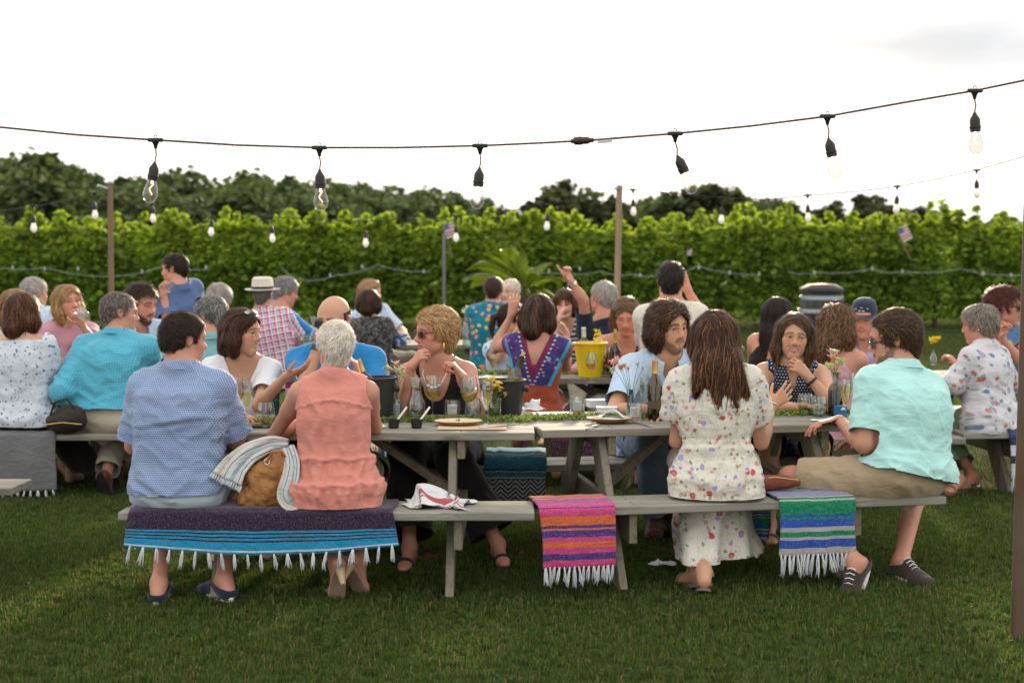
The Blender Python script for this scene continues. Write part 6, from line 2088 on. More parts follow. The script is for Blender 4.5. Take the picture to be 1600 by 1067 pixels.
M20 = far('woman in white printed blouse with auburn bob, back turned at the left', (32, 9.06), (37, 490, 9.12), az=4, look=(22, 8, 0), near=True, S=1.0, girl=True, skin='fair', bw=1.05, bd=1.1,
    arms={'R': dict(elbow=(72, 600, 9.15), w=(78, 560, 9.4), curl=.5)}, top=dict(mat=C_BLOUSE, sleeve=.6, loose=.03, puff=True, ease=.026, hem=.455, nh=-.03, ntilt=.1, wr=.012, name='blouse', flare=.02), bottom=dict(mat=C_BLACKT, len=1.5, loose=.06, skirt=.12, cones=[((.1, .25, -.05), (.3, .2, -.3), .12, .10)], name='skirt'),
    hair=dict(style='bob', col=(.080, .028, .013), hi=(.22, .085, .035), hin=.3, len=-.115, vol=.024, n=5000, slen=.14, wide=.012, open=.064))
M21 = far('man in turquoise checked shirt with brown belt, back turned', (163, 9.10), (187, 490, 9.26), az=14, look=(64, 5, 0), near=True, S=1.08, skin='red', bw=1.12, bd=1.15, sw=.205, hz=.50,
    arms={'L': dict(elbow=(98, 612, 9.0), w=(128, 618, 9.3)), 'R': dict(elbow=(236, 575, 9.25), w=(222, 560, 9.5))},
    legs={'L': dict(ag=(165, 745, .12), toew=(.0, .4, -.9)), 'R': dict(ag=(182, 725, .15), toew=(.1, .4, -.9))},
    top=dict(mat=C_TURQ, sleeve=1.25, loose=.032, ease=.028, hem=.565, collar={}, wr=.016, flare=.012, seed=9), bottom=dict(mat=C_STONE, len=1.9, ease=.016, waist=.10, cuff=.06),
    hair=dict(style='short', col=(.16, .125, .10), hi=(.32, .29, .26), hin=.4, vol=.008, slen=.02, n=5000), shoes=dict(kind='slipon', mat=SHOE_LEA, sole=BLACKR))
R1 = far('woman with long straight dark hair and bare shoulders turned away', (1203, 9.95), (1216, 492, 9.95), az=30, look=(64, 4, 0), near=True, S=1.02, girl=True, skin='red', top=dict(mat=C_BLACK, sleeve=0, strap=.08, armslope=.8, neck='tank', scoop=.14, back=.16, scoopw=.075, hem=.4), bottom=TR_,
    hair=dict(style='long', col=(.022, .014, .012), len=-.2, vol=.010, n=4000, slen=.22, cones=[((-.03, -.06, .02), (-.05, -.08, -.16), .05, .03)]))
R2 = far('woman with long curly light brown hair and a bare shoulder', (1302, 8.86), (1309, 509, 8.9), az=28, look=(50, 6, 0), near=True, S=1.0, girl=True, skin='red', arms={'R': dict(elbow=(1358, 600, 9.1), w=(1340, 570, 9.3))}, top=dict(mat=C_PINK, sleeve=0, strap=.07, armslope=.8, neck='tank', scoop=.14, back=.16, scoopw=.075, hem=.4), bottom=TR_,
    hair=dict(style='long', col=(.13, .062, .026), hi=(.38, .21, .09), hin=.35, len=-.15, vol=.026, n=6500, slen=.18, curl=.014, jit=.4, wide=.014, rough=.010, cones=[((-.04, -.06, .02), (-.07, -.08, -.12), .06, .035)]))
R3 = far('man in lavender shirt and navy cap', (1360, 10.05), (1350, 500, 9.95), az=196, look=(205, 6, 0), near=True, S=1.05, skin='red', face=dict(smile=0), top=dict(mat=C_LAV, sleeve=.8, hem=.4, neck='V', scoop=.12, scoopw=.045, collar={'gap': .5}), bottom=TR_, hair=dict(style='short', col=(.06, .035, .02), vol=.004, slen=.012))
R4 = far('woman in pale garden print shirt and green trousers with short grey hair', (1550, 9.22), (1530, 508, 9.3), az=-48, sh=-42, look=(-58, 8, 0), near=True, S=1.04, girl=True, skin='red', bw=1.12, bd=1.15,
    arms={'L': dict(elbow=(1490, 600, 9.15), w=(1496, 572, 9.45), exact=True, d=(-.1, .6, .6), curl=.6), 'R': dict(elbow=(1580, 600, 9.5), w=(1508, 575, 9.55), curl=.6)},
    legs={'L': dict(knee=(1486, 668, 9.35), ag=(1498, 748, .09), toew=(-.6, -.7, 0)), 'R': dict(knee=(1500, 660, 9.5), ag=(1520, 742, .09), toew=(-.6, -.6, 0))},
    top=dict(mat=C_GARDEN, sleeve=1.7, loose=.026, ease=.028, hem=.40, wr=.013, collar={}, long=True, name='shirt'), bottom=dict(mat=C_GREEN, len=1.75, ease=.018, loose=.02, cuff=.05),
    hair=dict(style='swept', col=(.21, .185, .155), hi=(.42, .38, .32), hin=.4, vol=.018, slen=.05, n=5000, lift=.2), shoes=dict(kind='sandal', mat=NUDE))
earring(R4, -1, SILVER, 'stud'); bracelet(R4, 'L', simple('green_bead', (.02, .09, .05), .4), .03, .028, .005)
R5 = far('woman with auburn pinned up hair and sunglasses, hands clasped', (1592, 10.4), (1570, 480, 10.25), az=150, look=(112, 4, 0), near=True, S=1.12, girl=True, skin='red', arms={'R': dict(elbow=(1540, 575, 10.0), w=(1554, 528, 10.0), exact=True, d=(-.1, .2, 1), curl=.8), 'L': dict(elbow=(1605, 575, 10.0), w=(1566, 530, 9.95), exact=True, d=(-.1, .2, 1), curl=.8)},
    top=dict(mat=C_MULTI, sleeve=.5, hem=.4), bottom=TR_, hair=dict(style='spiky', col=(.11, .028, .014), vol=.024, slen=.05, n=5000, lift=.15))
sunglasses(R5)
# ponytail
tp = [hl(M6, 0, -.10, .03), hl(M6, 0, -.15, .0), hl(M6, 0, -.155, -.08), hl(M6, 0, -.13, -.17)]
me_ = MB().tube(np.array(tp), [.022, .028, .024, .006], 9).mesh('ponytail'); me_.color_attributes.new('Col', 'FLOAT_COLOR', 'POINT').data.foreach_set('color', np.tile((.045, .024, .014, 1), len(me_.vertices)).astype(np.float32))
link('ponytail', me_, HAIR, M6.root)
# hats
def hat_frame(o, pit=0.0):
    c, s_ = math.cos(pit), math.sin(pit)
    return np.stack([o.M[0], o.M[1] * c + o.M[2] * s_, o.M[2] * c - o.M[1] * s_], 1)
def fedora(o):
    mt = cloth('pale_straw', (.66, .60, .50), .8, weave=200)
    mb = MB().lathe([(.160, .006), (.148, -.004), (.125, -.002), (.100, .006), (.099, .012), (.097, .045), (.090, .095), (.075, .108), (.050, .104), (.0005, .098)], 30, cap=False)
    v = np.concatenate(mb.v) * np.array((.92, 1.1, 1.0))
    v[:, 2] += .10 * (v[:, 0] ** 2) * (np.hypot(v[:, 0], v[:, 1]) > .105) * 10 * .12
    b = MB(); b.add(v @ hat_frame(o, .08).T * o.s + hl(o, 0, -.014, .055), mb.f)
    h = b.build('straw_hat', mt, o.root)
    rb = MB().lathe([(.1012, .010), (.1002, .030)], 30, cap=False); v = np.concatenate(rb.v) * np.array((.92, 1.1, 1))
    MB().add(v @ hat_frame(o, .08).T * o.s + hl(o, 0, -.014, .055), rb.f).build('hat_band', C_NAVY, h)
fedora(M11)
def cap(o):
    mt = cloth('navy_cap_cloth', (.020, .032, .06), .8)
    mb = MB().lathe([(.084, .0), (.085, .03), (.074, .07), (.045, .093), (.0005, .100)], 24, cap=False)
    v = np.concatenate(mb.v) * np.array((.98, 1.2, 1))
    F_ = hat_frame(o, -.05)
    h = MB().add(v @ F_.T * o.s + hl(o, 0, -.014, .050), mb.f).build('baseball_cap', mt, o.root)
    vv, ff = [], []
    for j, k in enumerate((0, .5, 1)):
        for i in range(13):
            a = math.radians(20 + 140 * i / 12)
            rr = 1 + .75 * k * math.sin(a) ** .6
            vv.append((.083 * math.cos(a) * (1 + .1 * k), .098 * math.sin(a) * rr, .004 - .012 * k - .018 * abs(math.cos(a)) * k))
    ff = [(j * 13 + i, j * 13 + i + 1, (j + 1) * 13 + i + 1, (j + 1) * 13 + i) for j in range(2) for i in range(12)]
    MB().add(np.array(vv) @ F_.T * o.s + hl(o, 0, -.014, .050), ff).build('visor', mt, h)
    lg = MB()
    for x, z, w_, hh in ((-.022, .060, .012, .005), (-.006, .064, .012, .005), (.010, .064, .012, .005), (.024, .060, .010, .005), (-.036, .040, .009, .009), (0, .045, .011, .011), (.036, .040, .009, .009), (-.012, .028, .018, .006), (.012, .028, .018, .006)):
        y = 1.2 * math.sqrt(max(.0861 ** 2 * (1 - (z / .106) ** 2) - (x / .98) ** 2, 1e-5)) + .001
        lg.box((x, y, z), (w_, .004, hh))
    MB().add(np.concatenate(lg.v) @ F_.T * o.s + hl(o, 0, -.014, .050), lg.f).build('cap_lettering', C_WHITE, h)
cap(R3)
# belt of the turquoise shirt man, cloth hem buttons
def belt(o, mat, v0, h_):
    n = 36; vs = []
    for v_, g in ((v0 - h_, 0), (v0 - h_, .006), (v0 + h_, .006), (v0 + h_, 0)):
        for i in range(n):
            a = 2 * math.pi * i / n
            t = v_ / o.L
            c, s_ = abs(math.cos(a)) ** .87 * (1 if math.cos(a) > 0 else -1), abs(math.sin(a)) ** .87 * (1 if math.sin(a) > 0 else -1)
            w_ = np.interp(t, TT, MAN['w']) * 1.08 * 1.12 + .020 + g
            d_ = (np.interp(t, TT, MAN['df']) * 1.15 if s_ > 0 else np.interp(t, TT, MAN['db']) * 1.08 * 1.08) * 1.08 + .018 + g
            vs.append(o.H + o.u * v_ + o.rs * c * w_ + o.fs * s_ * d_)
    return MB().add(vs, [(j * n + i, j * n + (i + 1) % n, (j + 1) % 4 * n + (i + 1) % n, (j + 1) % 4 * n + i) for j in range(4) for i in range(n)]).build('belt', mat, o.root)
belt(M21, DKLEATHER, .078, .018)
# ------------------------------------------------------------------ things on the tables
TZ = .712
def item(name, label, cat, loc, group=None, rz=0.0):
    r = empty(name, loc, rz)
    return tag(r, label, cat, group)
LATHE_CACHE = {}
def lathe_part(key, name, prof, mat, parent, n=20, loc=None, cap=False):
    if key not in LATHE_CACHE:
        me = MB().lathe(prof, n, cap=cap).mesh(name, angle=50)
        me.materials.append(mat)
        LATHE_CACHE[key] = me
    return link(name, LATHE_CACHE[key], None, parent, loc)
def shell(prof, t=.0014):
    'wall of a glass: outer profile up, inner profile down'
    inn = [(max(r - t, .0004), z + (t if i == 0 else 0)) for i, (r, z) in enumerate(prof)]
    return prof + inn[::-1]
BOWLS = dict(
    flute=([(.004, .083), (.012, .092), (.020, .115), (.0255, .150), (.0265, .180), (.0240, .214)], .004, .083, .030),
    wine=([(.004, .078), (.018, .085), (.034, .105), (.0405, .128), (.039, .155), (.032, .196)], .0042, .078, .035),
    stemless=([(.020, .002), (.030, .008), (.040, .030), (.043, .052), (.039, .082), (.034, .106)], None, 0, 0),
    tumbler=([(.030, .002), (.034, .010), (.037, .040), (.037, .070), (.0345, .096)], None, 0, 0))
def glassware(kind, loc, label, fill=.5, liq=WINE, group=None, mat=GLASS, sc=1.0, key=''):
    prof, sr, zb, fr = BOWLS[kind]
    names = dict(flute='champagne_flute', wine='wine_glass', stemless='stemless_glass', tumbler='tumbler')
    r = item(names[kind], label, 'glass', loc, group or {'flute': 'champagne flutes', 'wine': 'wine glasses'}.get(kind, 'glasses without stems'))
    r.scale = (sc,) * 3
    lathe_part((kind, 'bowl', mat.name), 'bowl', [(.0003, prof[0][1])] + shell(prof) + [(.0003, prof[0][1] + .0016)], mat, r)
    if sr:
        lathe_part((kind, 'stem'), 'stem', [(.0003, zb + .001), (sr * 1.25, zb - .001), (sr * .8, zb - .02), (sr * .8, .015), (sr * 1.5, .006), (.0003, .005)], GLASS, r, 10)
        lathe_part((kind, 'foot'), 'foot', [(.0003, .0), (fr, .0), (fr, .0015), (.010, .0045), (.0003, .006)], GLASS, r, 20)
    if fill > 0:
        z0, z1 = prof[0][1], prof[-1][1]
        zt = z0 + (z1 - z0) * fill
        zs = [z0 + .002] + [z for _, z in prof if z0 + .003 < z < zt] + [zt]
        rr = np.interp(zs, [p[1] for p in prof], [p[0] for p in prof])
        lp = [(.0003, zs[0])] + [(max(a - .0011, .0005), z) for a, z in zip(rr, zs)] + [(.0003, zt)]
        lathe_part((kind, 'liq', round(fill, 2), liq.name), 'drink', lp, liq, r)
    return r
INK = simple('grey_ink', (.25, .27, .30), .8)
PINKCARD = simple('pink_card', (.66, .30, .28), .8)
def label_card(r, rad, z0, z1, w_, pink=True):
    'paper label inside the glass, printed with lines, its foot pink'
    n = 7
    def strip(za, zb, mat, name, rr):
        v = []
        for z in (za, zb):
            for i in range(n):
                a = -math.pi / 2 + (i / (n - 1) - .5) * w_ / rad
                v.append((rr * math.cos(a), rr * math.sin(a), z))
        return MB().add(v, [(i, i + 1, n + i + 1, n + i) for i in range(n - 1)]).build(name, mat, r)
    zm = z0 + (z1 - z0) * (.34 if pink else 0)
    strip(zm, z1, PAPER, 'printed_label', rad)
    if pink: strip(z0, zm, PINKCARD, 'pink_band', rad)
    tx = MB()
    rs = np.random.RandomState(int(z1 * 1e5))
    for k in range(4):
        z = z1 - (z1 - zm) * (.22 + .2 * k)
        a = -.38
        while a < .38:
            b = min(a + rs.uniform(.05, .16), .40)
            q = [(rad * 1.01 * math.cos(-math.pi / 2 + t * w_ / rad), rad * 1.01 * math.sin(-math.pi / 2 + t * w_ / rad), z + dz) for dz in (-.0016, .0016) for t in (a, b)]
            tx.add(q, [(0, 1, 3, 2)])
            a = b + .05
    tag(tx.build('printed_lines', INK, r), kind='stuff')
def bottle(loc, label, mat, foil, axis=(0, 0, 1), h=.30, wine=None, cork=False, lab=None, group='wine bottles', rad=.0375, fillz=.62):
    r = item('wine_bottle', label, 'bottle', loc, group)
    z = nrm(axis); x = nrm(np.cross((0, 1, 0.01), z)); y = np.cross(z, x)
    r.rotation_mode = 'QUATERNION'
    r.rotation_quaternion = Matrix(((x[0], y[0], z[0]), (x[1], y[1], z[1]), (x[2], y[2], z[2]))).to_quaternion()
    k = h / .30
    pr = [(.0005, .004), (.030, .0), (rad, .004), (rad, .175 * k), (rad * .9, .198 * k), (.0165, .226 * k), (.0145, .240 * k), (.0142, .292 * k), (.0152, .293 * k), (.0152, .30 * k), (.011, .30 * k)]
    MB().lathe(pr, 24, cap=False).build('body', mat, r, angle=50)
    if wine is not None:
        MB().lathe([(.0005, .003), (rad - .003, .004), (rad - .003, min(.175, fillz * .28) * k), (.0005, min(.175, fillz * .28) * k)], 20, cap=False).build('wine', wine, r)
    if foil is not None: MB().lathe([(.0156, .236 * k), (.0152, .240 * k), (.0150, .290 * k), (.0160, .292 * k), (.0160, .302 * k), (.0005, .3025 * k)], 18, cap=False).build('foil_capsule', foil, r, angle=50)
    if cork: MB().lathe([(.0096, .296 * k), (.0100, .325 * k), (.0005, .3255 * k)], 12, cap=False).build('cork', CORKM, r)
    if lab: 
        n = 9; v = []
        for zz in lab[:2]:
            for i in range(n):
                a = -math.pi / 2 + (i / (n - 1) - .5) * 2.2
                v.append(((rad + .0006) * math.cos(a), (rad + .0006) * math.sin(a), zz * k))
        MB().add(v, [(i, i + 1, n + i + 1, n + i) for i in range(n - 1)]).build('label', lab[2], r)
    return r
def bucket(loc, label, mat, r0, r1, h, knob=True, name='ice_bucket', rim=.006):
    r = item(name, label, 'bucket', loc, 'ice buckets')
    MB().lathe([(.0005, .002), (r0, .0), (r0 + .001, .01), (r1 - .002, h - .012), (r1 + rim, h - .010), (r1 + rim, h), (r1 - .004, h), (r0 - .003, .012), (.0005, .011)], 32, cap=False).build('body', mat, r, angle=35)
    if knob:
        for a in (.15, math.pi - .15):
            d = V(math.cos(a), -math.sin(a) * .6, 0); d = nrm(d)
            c = d * (r1 - .008) + V(0, 0, h * .72)
            MB().lathe([(.010, -.006), (.010, .010), (.016, .012), (.016, .024), (.006, .028), (.0005, .028)], 14, c=c, axis=d).build('knob', mat, r, angle=40)
    return r
def petals(mb, c, r, n, up, rs, flat=.5):
    u = nrm(up); x = nrm(np.cross(u, (.3, .9, .2))); y = np.cross(u, x)
    for i in range(n):
        a = 2 * math.pi * i / n + rs.uniform(-.2, .2)
        d = nrm(x * math.cos(a) + y * math.sin(a) + u * rs.uniform(.1, .9) * flat * 2)
        s_ = np.cross(d, u); L = r * rs.uniform(.7, 1.1)
        mb.add([c, c + d * L * .6 + s_ * L * .22, c + d * L, c + d * L * .6 - s_ * L * .22], [(0, 1, 2, 3)])
STEMG = vcol('stem_green', .6, .3)
STEM = simple('flower_stem', (.10, .15, .04), .7)
def bouquet(loc, label, vase, blooms, vh=.12, vr=.024, shape='bottle', seed=1, group='vases of flowers', stemsin=0):
    'blooms: (dx, dy, height, kind colour pair, radius)'
    r = item('flower_vase', label, 'vase', loc, group)
    if shape == 'bottle': pr = [(vr, .0), (vr, vh * .55), (vr * .45, vh * .78), (vr * .42, vh * .95), (vr * .52, vh)]
    else: pr = [(vr * .92, .0), (vr, vh)]
    MB().lathe([(.0004, .0015)] + shell(pr, .0016) + [(.0004, .003)], 20, cap=False).build('vase', vase, r, angle=50)
    rs = np.random.RandomState(seed)
    for dx, dy, hh, mats, rad in blooms:
        tip = V(dx, dy, hh)
        b = V(dx * .1, dy * .1, vh * .2)
        MB().tube([b, V(dx * .25, dy * .25, vh), (V(dx * .25, dy * .25, vh) + tip) / 2 + V(0, 0, .01), tip], [.0016, .0016, .0013, .001], 5).build('stem', STEM, r)
        fl = MB()
        rad = rad * 1.5
        for k in range(4): petals(fl, tip + V(0, 0, -.007 * k + .006), rad * (1 - .17 * k), 9, V(dx * 3, dy * 3, 1) + rs.normal(0, .3, 3), rs, .3 + .4 * k)
        bl = fl.build('blossom', mats[0], r, smooth=False)
        MB().ball(tip + V(0, 0, .002), rad * .25, 8, 5).build('flower_centre', mats[1], bl)
    if stemsin:
        gm = MB()
        for i in range(stemsin):
            a = rs.uniform(0, 6.28); q = rs.uniform(.2, .95) * vr
            gm.tube([(q * .5 * math.cos(a), q * .5 * math.sin(a), .006), (q * math.cos(a + .6), q * math.sin(a + .6), vh * rs.uniform(.5, .95))], .0016, 4)
        tag(gm.build('stems_in_water', STEM, r), kind='stuff')
    return r
B_PINK = (cloth('pale_pink_petal', (.72, .40, .38), trans=.3), simple('pollen', (.55, .42, .15)))
B_CREAM = (cloth('cream_petal', (.74, .68, .52), trans=.3), simple('pollen_green', (.35, .40, .12)))
B_GREEN = (cloth('greenish_petal', (.42, .50, .22), trans=.3), simple('pollen_green2', (.5, .5, .2)))
B_YEL = (cloth('yellow_petal', (.72, .56, .015), trans=.3), simple('pollen_y', (.55, .38, .02)))
B_MAG = (cloth('magenta_petal', (.42, .03, .12), trans=.25), simple('pollen_m', (.30, .03, .08)))
def plate(loc, label, rx, ry, h, rz=0.0, name='palm_leaf_plate'):
    r = item(name, label, 'plate', loc, 'palm leaf plates', rz)
    pr = [(.0005, .003), (.55, .0), (.80, h * .45), (1.0, h)]
    u = MB().lathe(pr, 36, cap=False); v = np.concatenate(u.v) * np.array((rx, ry, 1)); MB().add(v, u.f).build('underside', PLATE_UNDER, r)
    pr2 = [(1.0, h + .0006), (.985, h + .002), (.78, h * .45 + .004), (.55, .006), (.0005, .007)]
    u = MB().lathe(pr2, 36, cap=False); v = np.concatenate(u.v) * np.array((rx, ry, 1)); MB().add(v, u.f).build('top_side', BAMBOO, r)
    return r
def crumple(name, label, cat, loc, w_, d_, amp, seed, mat=LINEN, rz=0.0, n=26, stripes=None, group=None, thick=.0015, lift=0.0):
    rs = np.random.RandomState(seed)
    def f(u, v):
        P = np.stack([u.ravel() * 3, v.ravel() * 3, 0 * u.ravel()], 1)
        a = vnoise(P, 1.2, seed); b = np.abs(vnoise(P, 2.1, seed + 2) - .5) * 2
        z = amp * (1.3 * a ** 1.5 + .5 * (1 - b) ** 2) * (.35 + 1.0 * np.exp(-(((u.ravel() - .5) / .33) ** 2 + ((v.ravel() - .5) / .33) ** 2)))
        z = np.maximum(z - amp * .28, .0015 + .002 * a)
        x = (u.ravel() - .5) * w_ * (.85 + .15 * np.cos(v.ravel() * 5 + seed)) + (vnoise(P, 1.6, seed + 5) - .5) * amp * 1.4
        y = (v.ravel() - .5) * d_ * (.85 + .15 * np.cos(u.ravel() * 6)) + (vnoise(P, 1.6, seed + 6) - .5) * amp * 1.4
        return np.stack([x, y, z + lift], 1)
    o = link(name, gridmesh(name, f, n, n), mat, None, loc, (0, 0, rz))
    md = o.modifiers.new('thick', 'SOLIDIFY'); md.thickness = thick; md.offset = 1
    return tag(o, label, cat, group)
def cutlery(kind, px, py, ang, label, mat=STEEL):
    r = item(kind, label, 'cutlery', G(px, py, TZ + .002), 'table cutlery', ang)
    if kind == 'knife':
        MB().box((-.05, 0, .003), (.09, .012, .006), None, .002).build('handle', mat, r)
        MB().add([(-.005, -.006, .002), (.08, -.008, .002), (.10, .0, .002), (.08, .006, .002), (-.005, .006, .002), (-.005, -.006, .004), (.08, -.008, .003), (.10, .0, .003), (.08, .006, .004), (-.005, .006, .004)], [(0, 4, 3, 2, 1), (5, 6, 7, 8, 9), (0, 1, 6, 5), (1, 2, 7, 6), (2, 3, 8, 7), (3, 4, 9, 8), (4, 0, 5, 9)]).build('blade', mat, r)
    else:
        MB().tube([(-.09, 0, .002), (-.02, 0, .003), (.03, 0, .006)], [.005, .003, .003], 6).build('handle', mat, r)
        mb = MB().box((.045, 0, .006), (.03, .022, .003), None, .001)
        mb.build('fork_head', mat, r)
        for i in range(4): MB().box((.078, -.0085 + .0057 * i, .006), (.04, .0028, .0025)).build('tine', mat, r)
    return r
T_ = lambda px, py: G(px, py, TZ)

# ---- left front table
glassware('flute', T_(374, 655), 'champagne flute behind the other flute, left, by the blue dotted sleeve', .45, SPARK)
glassware('flute', T_(386, 662), 'champagne flute in front, right of its twin by the blue dotted sleeve', .55, SPARK)
glassware('stemless', T_(416, 662), 'stemless glass behind the smartphone, with a little white wine', .28, WINE, sc=1.02)
ph = item('smartphone', 'black smartphone lying on the table edge by the stemless glass', 'phone', T_(412, 667), None, .06)
MB().box((0, 0, .006), (.125, .062, .010), None, .004).build('case', BLACKP, ph); MB().box((0, 0, .0114), (.112, .054, .0008)).build('screen', LENS, ph); MB().box((.01, -.0312, .006), (.024, .001, .004)).build('side_key', STEEL, ph)
tt = item('teal_tumbler', 'tall teal glass tumbler left of the sports bottle', 'glass', T_(425, 652), 'glasses without stems')
MB().lathe([(.0004, .002)] + shell([(.034, .0), (.038, .06), (.042, .150)], .003) + [(.0004, .008)], 24, cap=False).build('glass_wall', TEALG, tt, angle=50); MB().lathe([(.0004, .012), (.034, .013), (.037, .09), (.0004, .09)], 20, cap=False).build('water', WATER, tt)
sb = item('sports_bottle', 'white and grey sports bottle with a magenta band behind the coral blouse', 'bottle', T_(457, 653))
MB().lathe([(.0004, 0), (.036, .0), (.037, .01), (.037, .13), (.034, .155)], 22, cap=False).build('body', simple('bottle_white', (.62, .63, .66), .3), sb, angle=40)
MB().lathe([(.0345, .155), (.0355, .157), (.0355, .172), (.0345, .174)], 22, cap=False).build('band', simple('magenta', (.50, .01, .12), .4), sb, angle=40)
MB().lathe([(.034, .174), (.035, .178), (.033, .190), (.024, .198), (.022, .210), (.0004, .212)], 22, cap=False).build('cap', simple('cap_slate', (.05, .07, .10), .4), sb, angle=40)
MB().tube([(-.022, 0, .196), (-.020, 0, .222), (0, 0, .232), (.020, 0, .222), (.022, 0, .196)], .005, 8).build('carry_loop', WHITEP, sb)
sh_ = item('salt_shaker', 'small steel shaker right of the smartphone', 'shaker', T_(435, 668)); MB().lathe([(.0004, 0), (.013, 0), (.0135, .004), (.0125, .030), (.0135, .032), (.0135, .038), (.010, .046), (.0004, .048)], 16, cap=False).build('body', STEEL, sh_, angle=40); MB().lathe([(.0140, .031), (.0142, .035)], 16, cap=False).build('collar_ring', SILVER, sh_)
plate(T_(388, 640), 'palm leaf plate behind the two flutes at the left', .10, .08, .016)
bu1 = T_(590, 655)
bucket(bu1, 'black ice bucket beside the coral blouse, right of it', BLACKP, .075, .093, .215)
bottle(bu1 + V(.010, .0, .02), 'bottle leaning left in the bucket by the coral blouse', DARKGL, FOILM, (-.36, .0, .94), .30)
bouquet(T_(618, 648), 'slim vase of cream and pink blossoms beside the left bucket', GLASS, [(-.03, -.01, .235, B_CREAM, .026), (.02, .0, .220, B_CREAM, .030), (.0, .02, .26, B_PINK, .022), (.05, -.02, .195, B_GREEN, .028), (-.05, .0, .24, B_GREEN, .018), (.035, .02, .235, B_CREAM, .022)], .14, .020, 'bottle', 3)
g_ = glassware('tumbler', T_(619, 652), 'glass with a printed label behind the left black dip cup', 0); label_card(g_, .0335, .012, .075, .045, False)
ca = item('carafe', 'glass water carafe with a flared mouth before the blonde woman', 'carafe', T_(650, 656))
MB().lathe([(.0004, .002)] + shell([(.044, .0), (.047, .01), (.047, .085), (.030, .130), (.0265, .150), (.028, .170), (.037, .212)], .002) + [(.0004, .005)], 28, cap=False).build('glass_wall', GLASS, ca, angle=60); MB().lathe([(.0004, .006), (.0445, .007), (.0445, .083), (.0004, .083)], 24, cap=False).build('water', WATER, ca)
glassware('wine', T_(676, 653), 'wine glass left, half filled with white wine, before the black top', .42, WINE, sc=1.12)
glassware('wine', T_(733, 656), 'wine glass right, with a printed crest, near the palm leaf plate', .40, WINE, sc=1.12)
glassware('flute', T_(762, 662), 'champagne flute between the crested wine glass and the black bucket', .68, SPARK)
g_ = glassware('tumbler', T_(707, 656), 'glass with a printed label and pink foot behind the palm leaf plate', 0, sc=1.06); label_card(g_, .0335, .010, .078, .048)
glassware('stemless', T_(739, 655), 'stemless glass of water behind the palm leaf plate', .55, WATER)
bouquet(T_(772, 654), 'glass tumbler of yellow goldenrod sprigs left of the black bucket', GLASS, [(-.03, 0, .17, B_YEL, .020), (-.012, .01, .195, B_YEL, .022), (.0, -.01, .165, B_YEL, .020), (.028, .0, .15, B_YEL, .018), (.02, .01, .175, B_YEL, .018), (.055, -.01, .125, B_YEL, .014), (-.045, .0, .185, B_YEL, .016)], .105, .038, 'tumbler', 5, stemsin=26)
bu2 = T_(793, 648)
bucket(bu2, 'black ice bucket before the rust dress holding a pale bottle', BLACKP, .072, .092, .185)
bottle(bu2 + V(-.02, .0, .035), 'pale green bottle with a cork leaning right in the black bucket', PALEB, simple('dark_foil', (.03, .035, .02), .4), (.34, .05, .94), .285, None, True)
for px, lb in ((615, 'black dip cup with a white spoon, left of its twin'), (651, 'black dip cup with a cream spoon, before the carafe')):
    d_ = item('dip_cup', lb, 'cup', T_(px, 668), 'black dip cups')
    MB().lathe([(.0004, .001), (.024, 0), (.031, .040), (.0335, .040), (.0335, .043), (.0295, .043), (.0235, .003), (.0004, .003)], 22, cap=False).build('cup', BLACKP, d_, angle=35)
    MB().lathe([(.0004, .026), (.027, .026)], 18, cap=False).build('sauce', simple('sauce', (.10, .05, .03), .3), d_)
    s_ = item('plastic_spoon', 'white plastic spoon standing in the ' + ('left' if px < 640 else 'right') + ' black dip cup', 'spoon', T_(px, 668) + V(0, 0, .012), 'plastic spoons')
    MB().beam((.0, 0, .0), (.062, .03, .085), .010, .002, (1, 0, -.7), .0005).build('handle', WHITEP, s_)
    MB().ball((-.004, 0, .0), (.012, .008, .009), 10, 6).build('spoon_bowl', WHITEP, s_)
plate(T_(716, 664), 'palm leaf plate with crumbs on a kraft mat at the left table edge', .118, .085, .022)
mt_ = MB().box((0, 0, .0012), (.33, .20, .0016)).build('paper_mat', KRAFT, None, T_(738, 668) + V(0, .02, 0)); tag(mt_, 'tan paper mat under the palm leaf plate with crumbs', 'paper mat')
for i in range(9):
    q = T_(716, 664) + V(R.uniform(-.045, .03), R.uniform(-.02, .02), .009)
    o = MB().tube([(-.012, 0, 0), (0, R.uniform(-.008, .008), .004), (.012, R.uniform(-.01, .01), .001)], [.002, .0035, .001], 5).build('food_scrap', CORKM, None, q, rot=(0, 0, R.uniform(0, 3)))
    tag(o, 'tan food scrap on the left palm leaf plate', 'food scrap', 'food scraps on the plate')
cutlery('knife', 776, 667, .5, 'steel knife right of the palm leaf plate with crumbs')
crumple('paper_napkin', 'white napkin by the elbow of the coral blouse woman', 'napkin', T_(588, 667), .11, .10, .02, 7)
crumple('paper_napkin', 'white napkin crumpled beside the black bucket with the pale bottle', 'napkin', T_(830, 640), .12, .12, .055, 21)
crumple('paper_napkin', 'napkin behind the carafe with grey print', 'napkin', T_(755, 640), .12, .12, .05, 13)

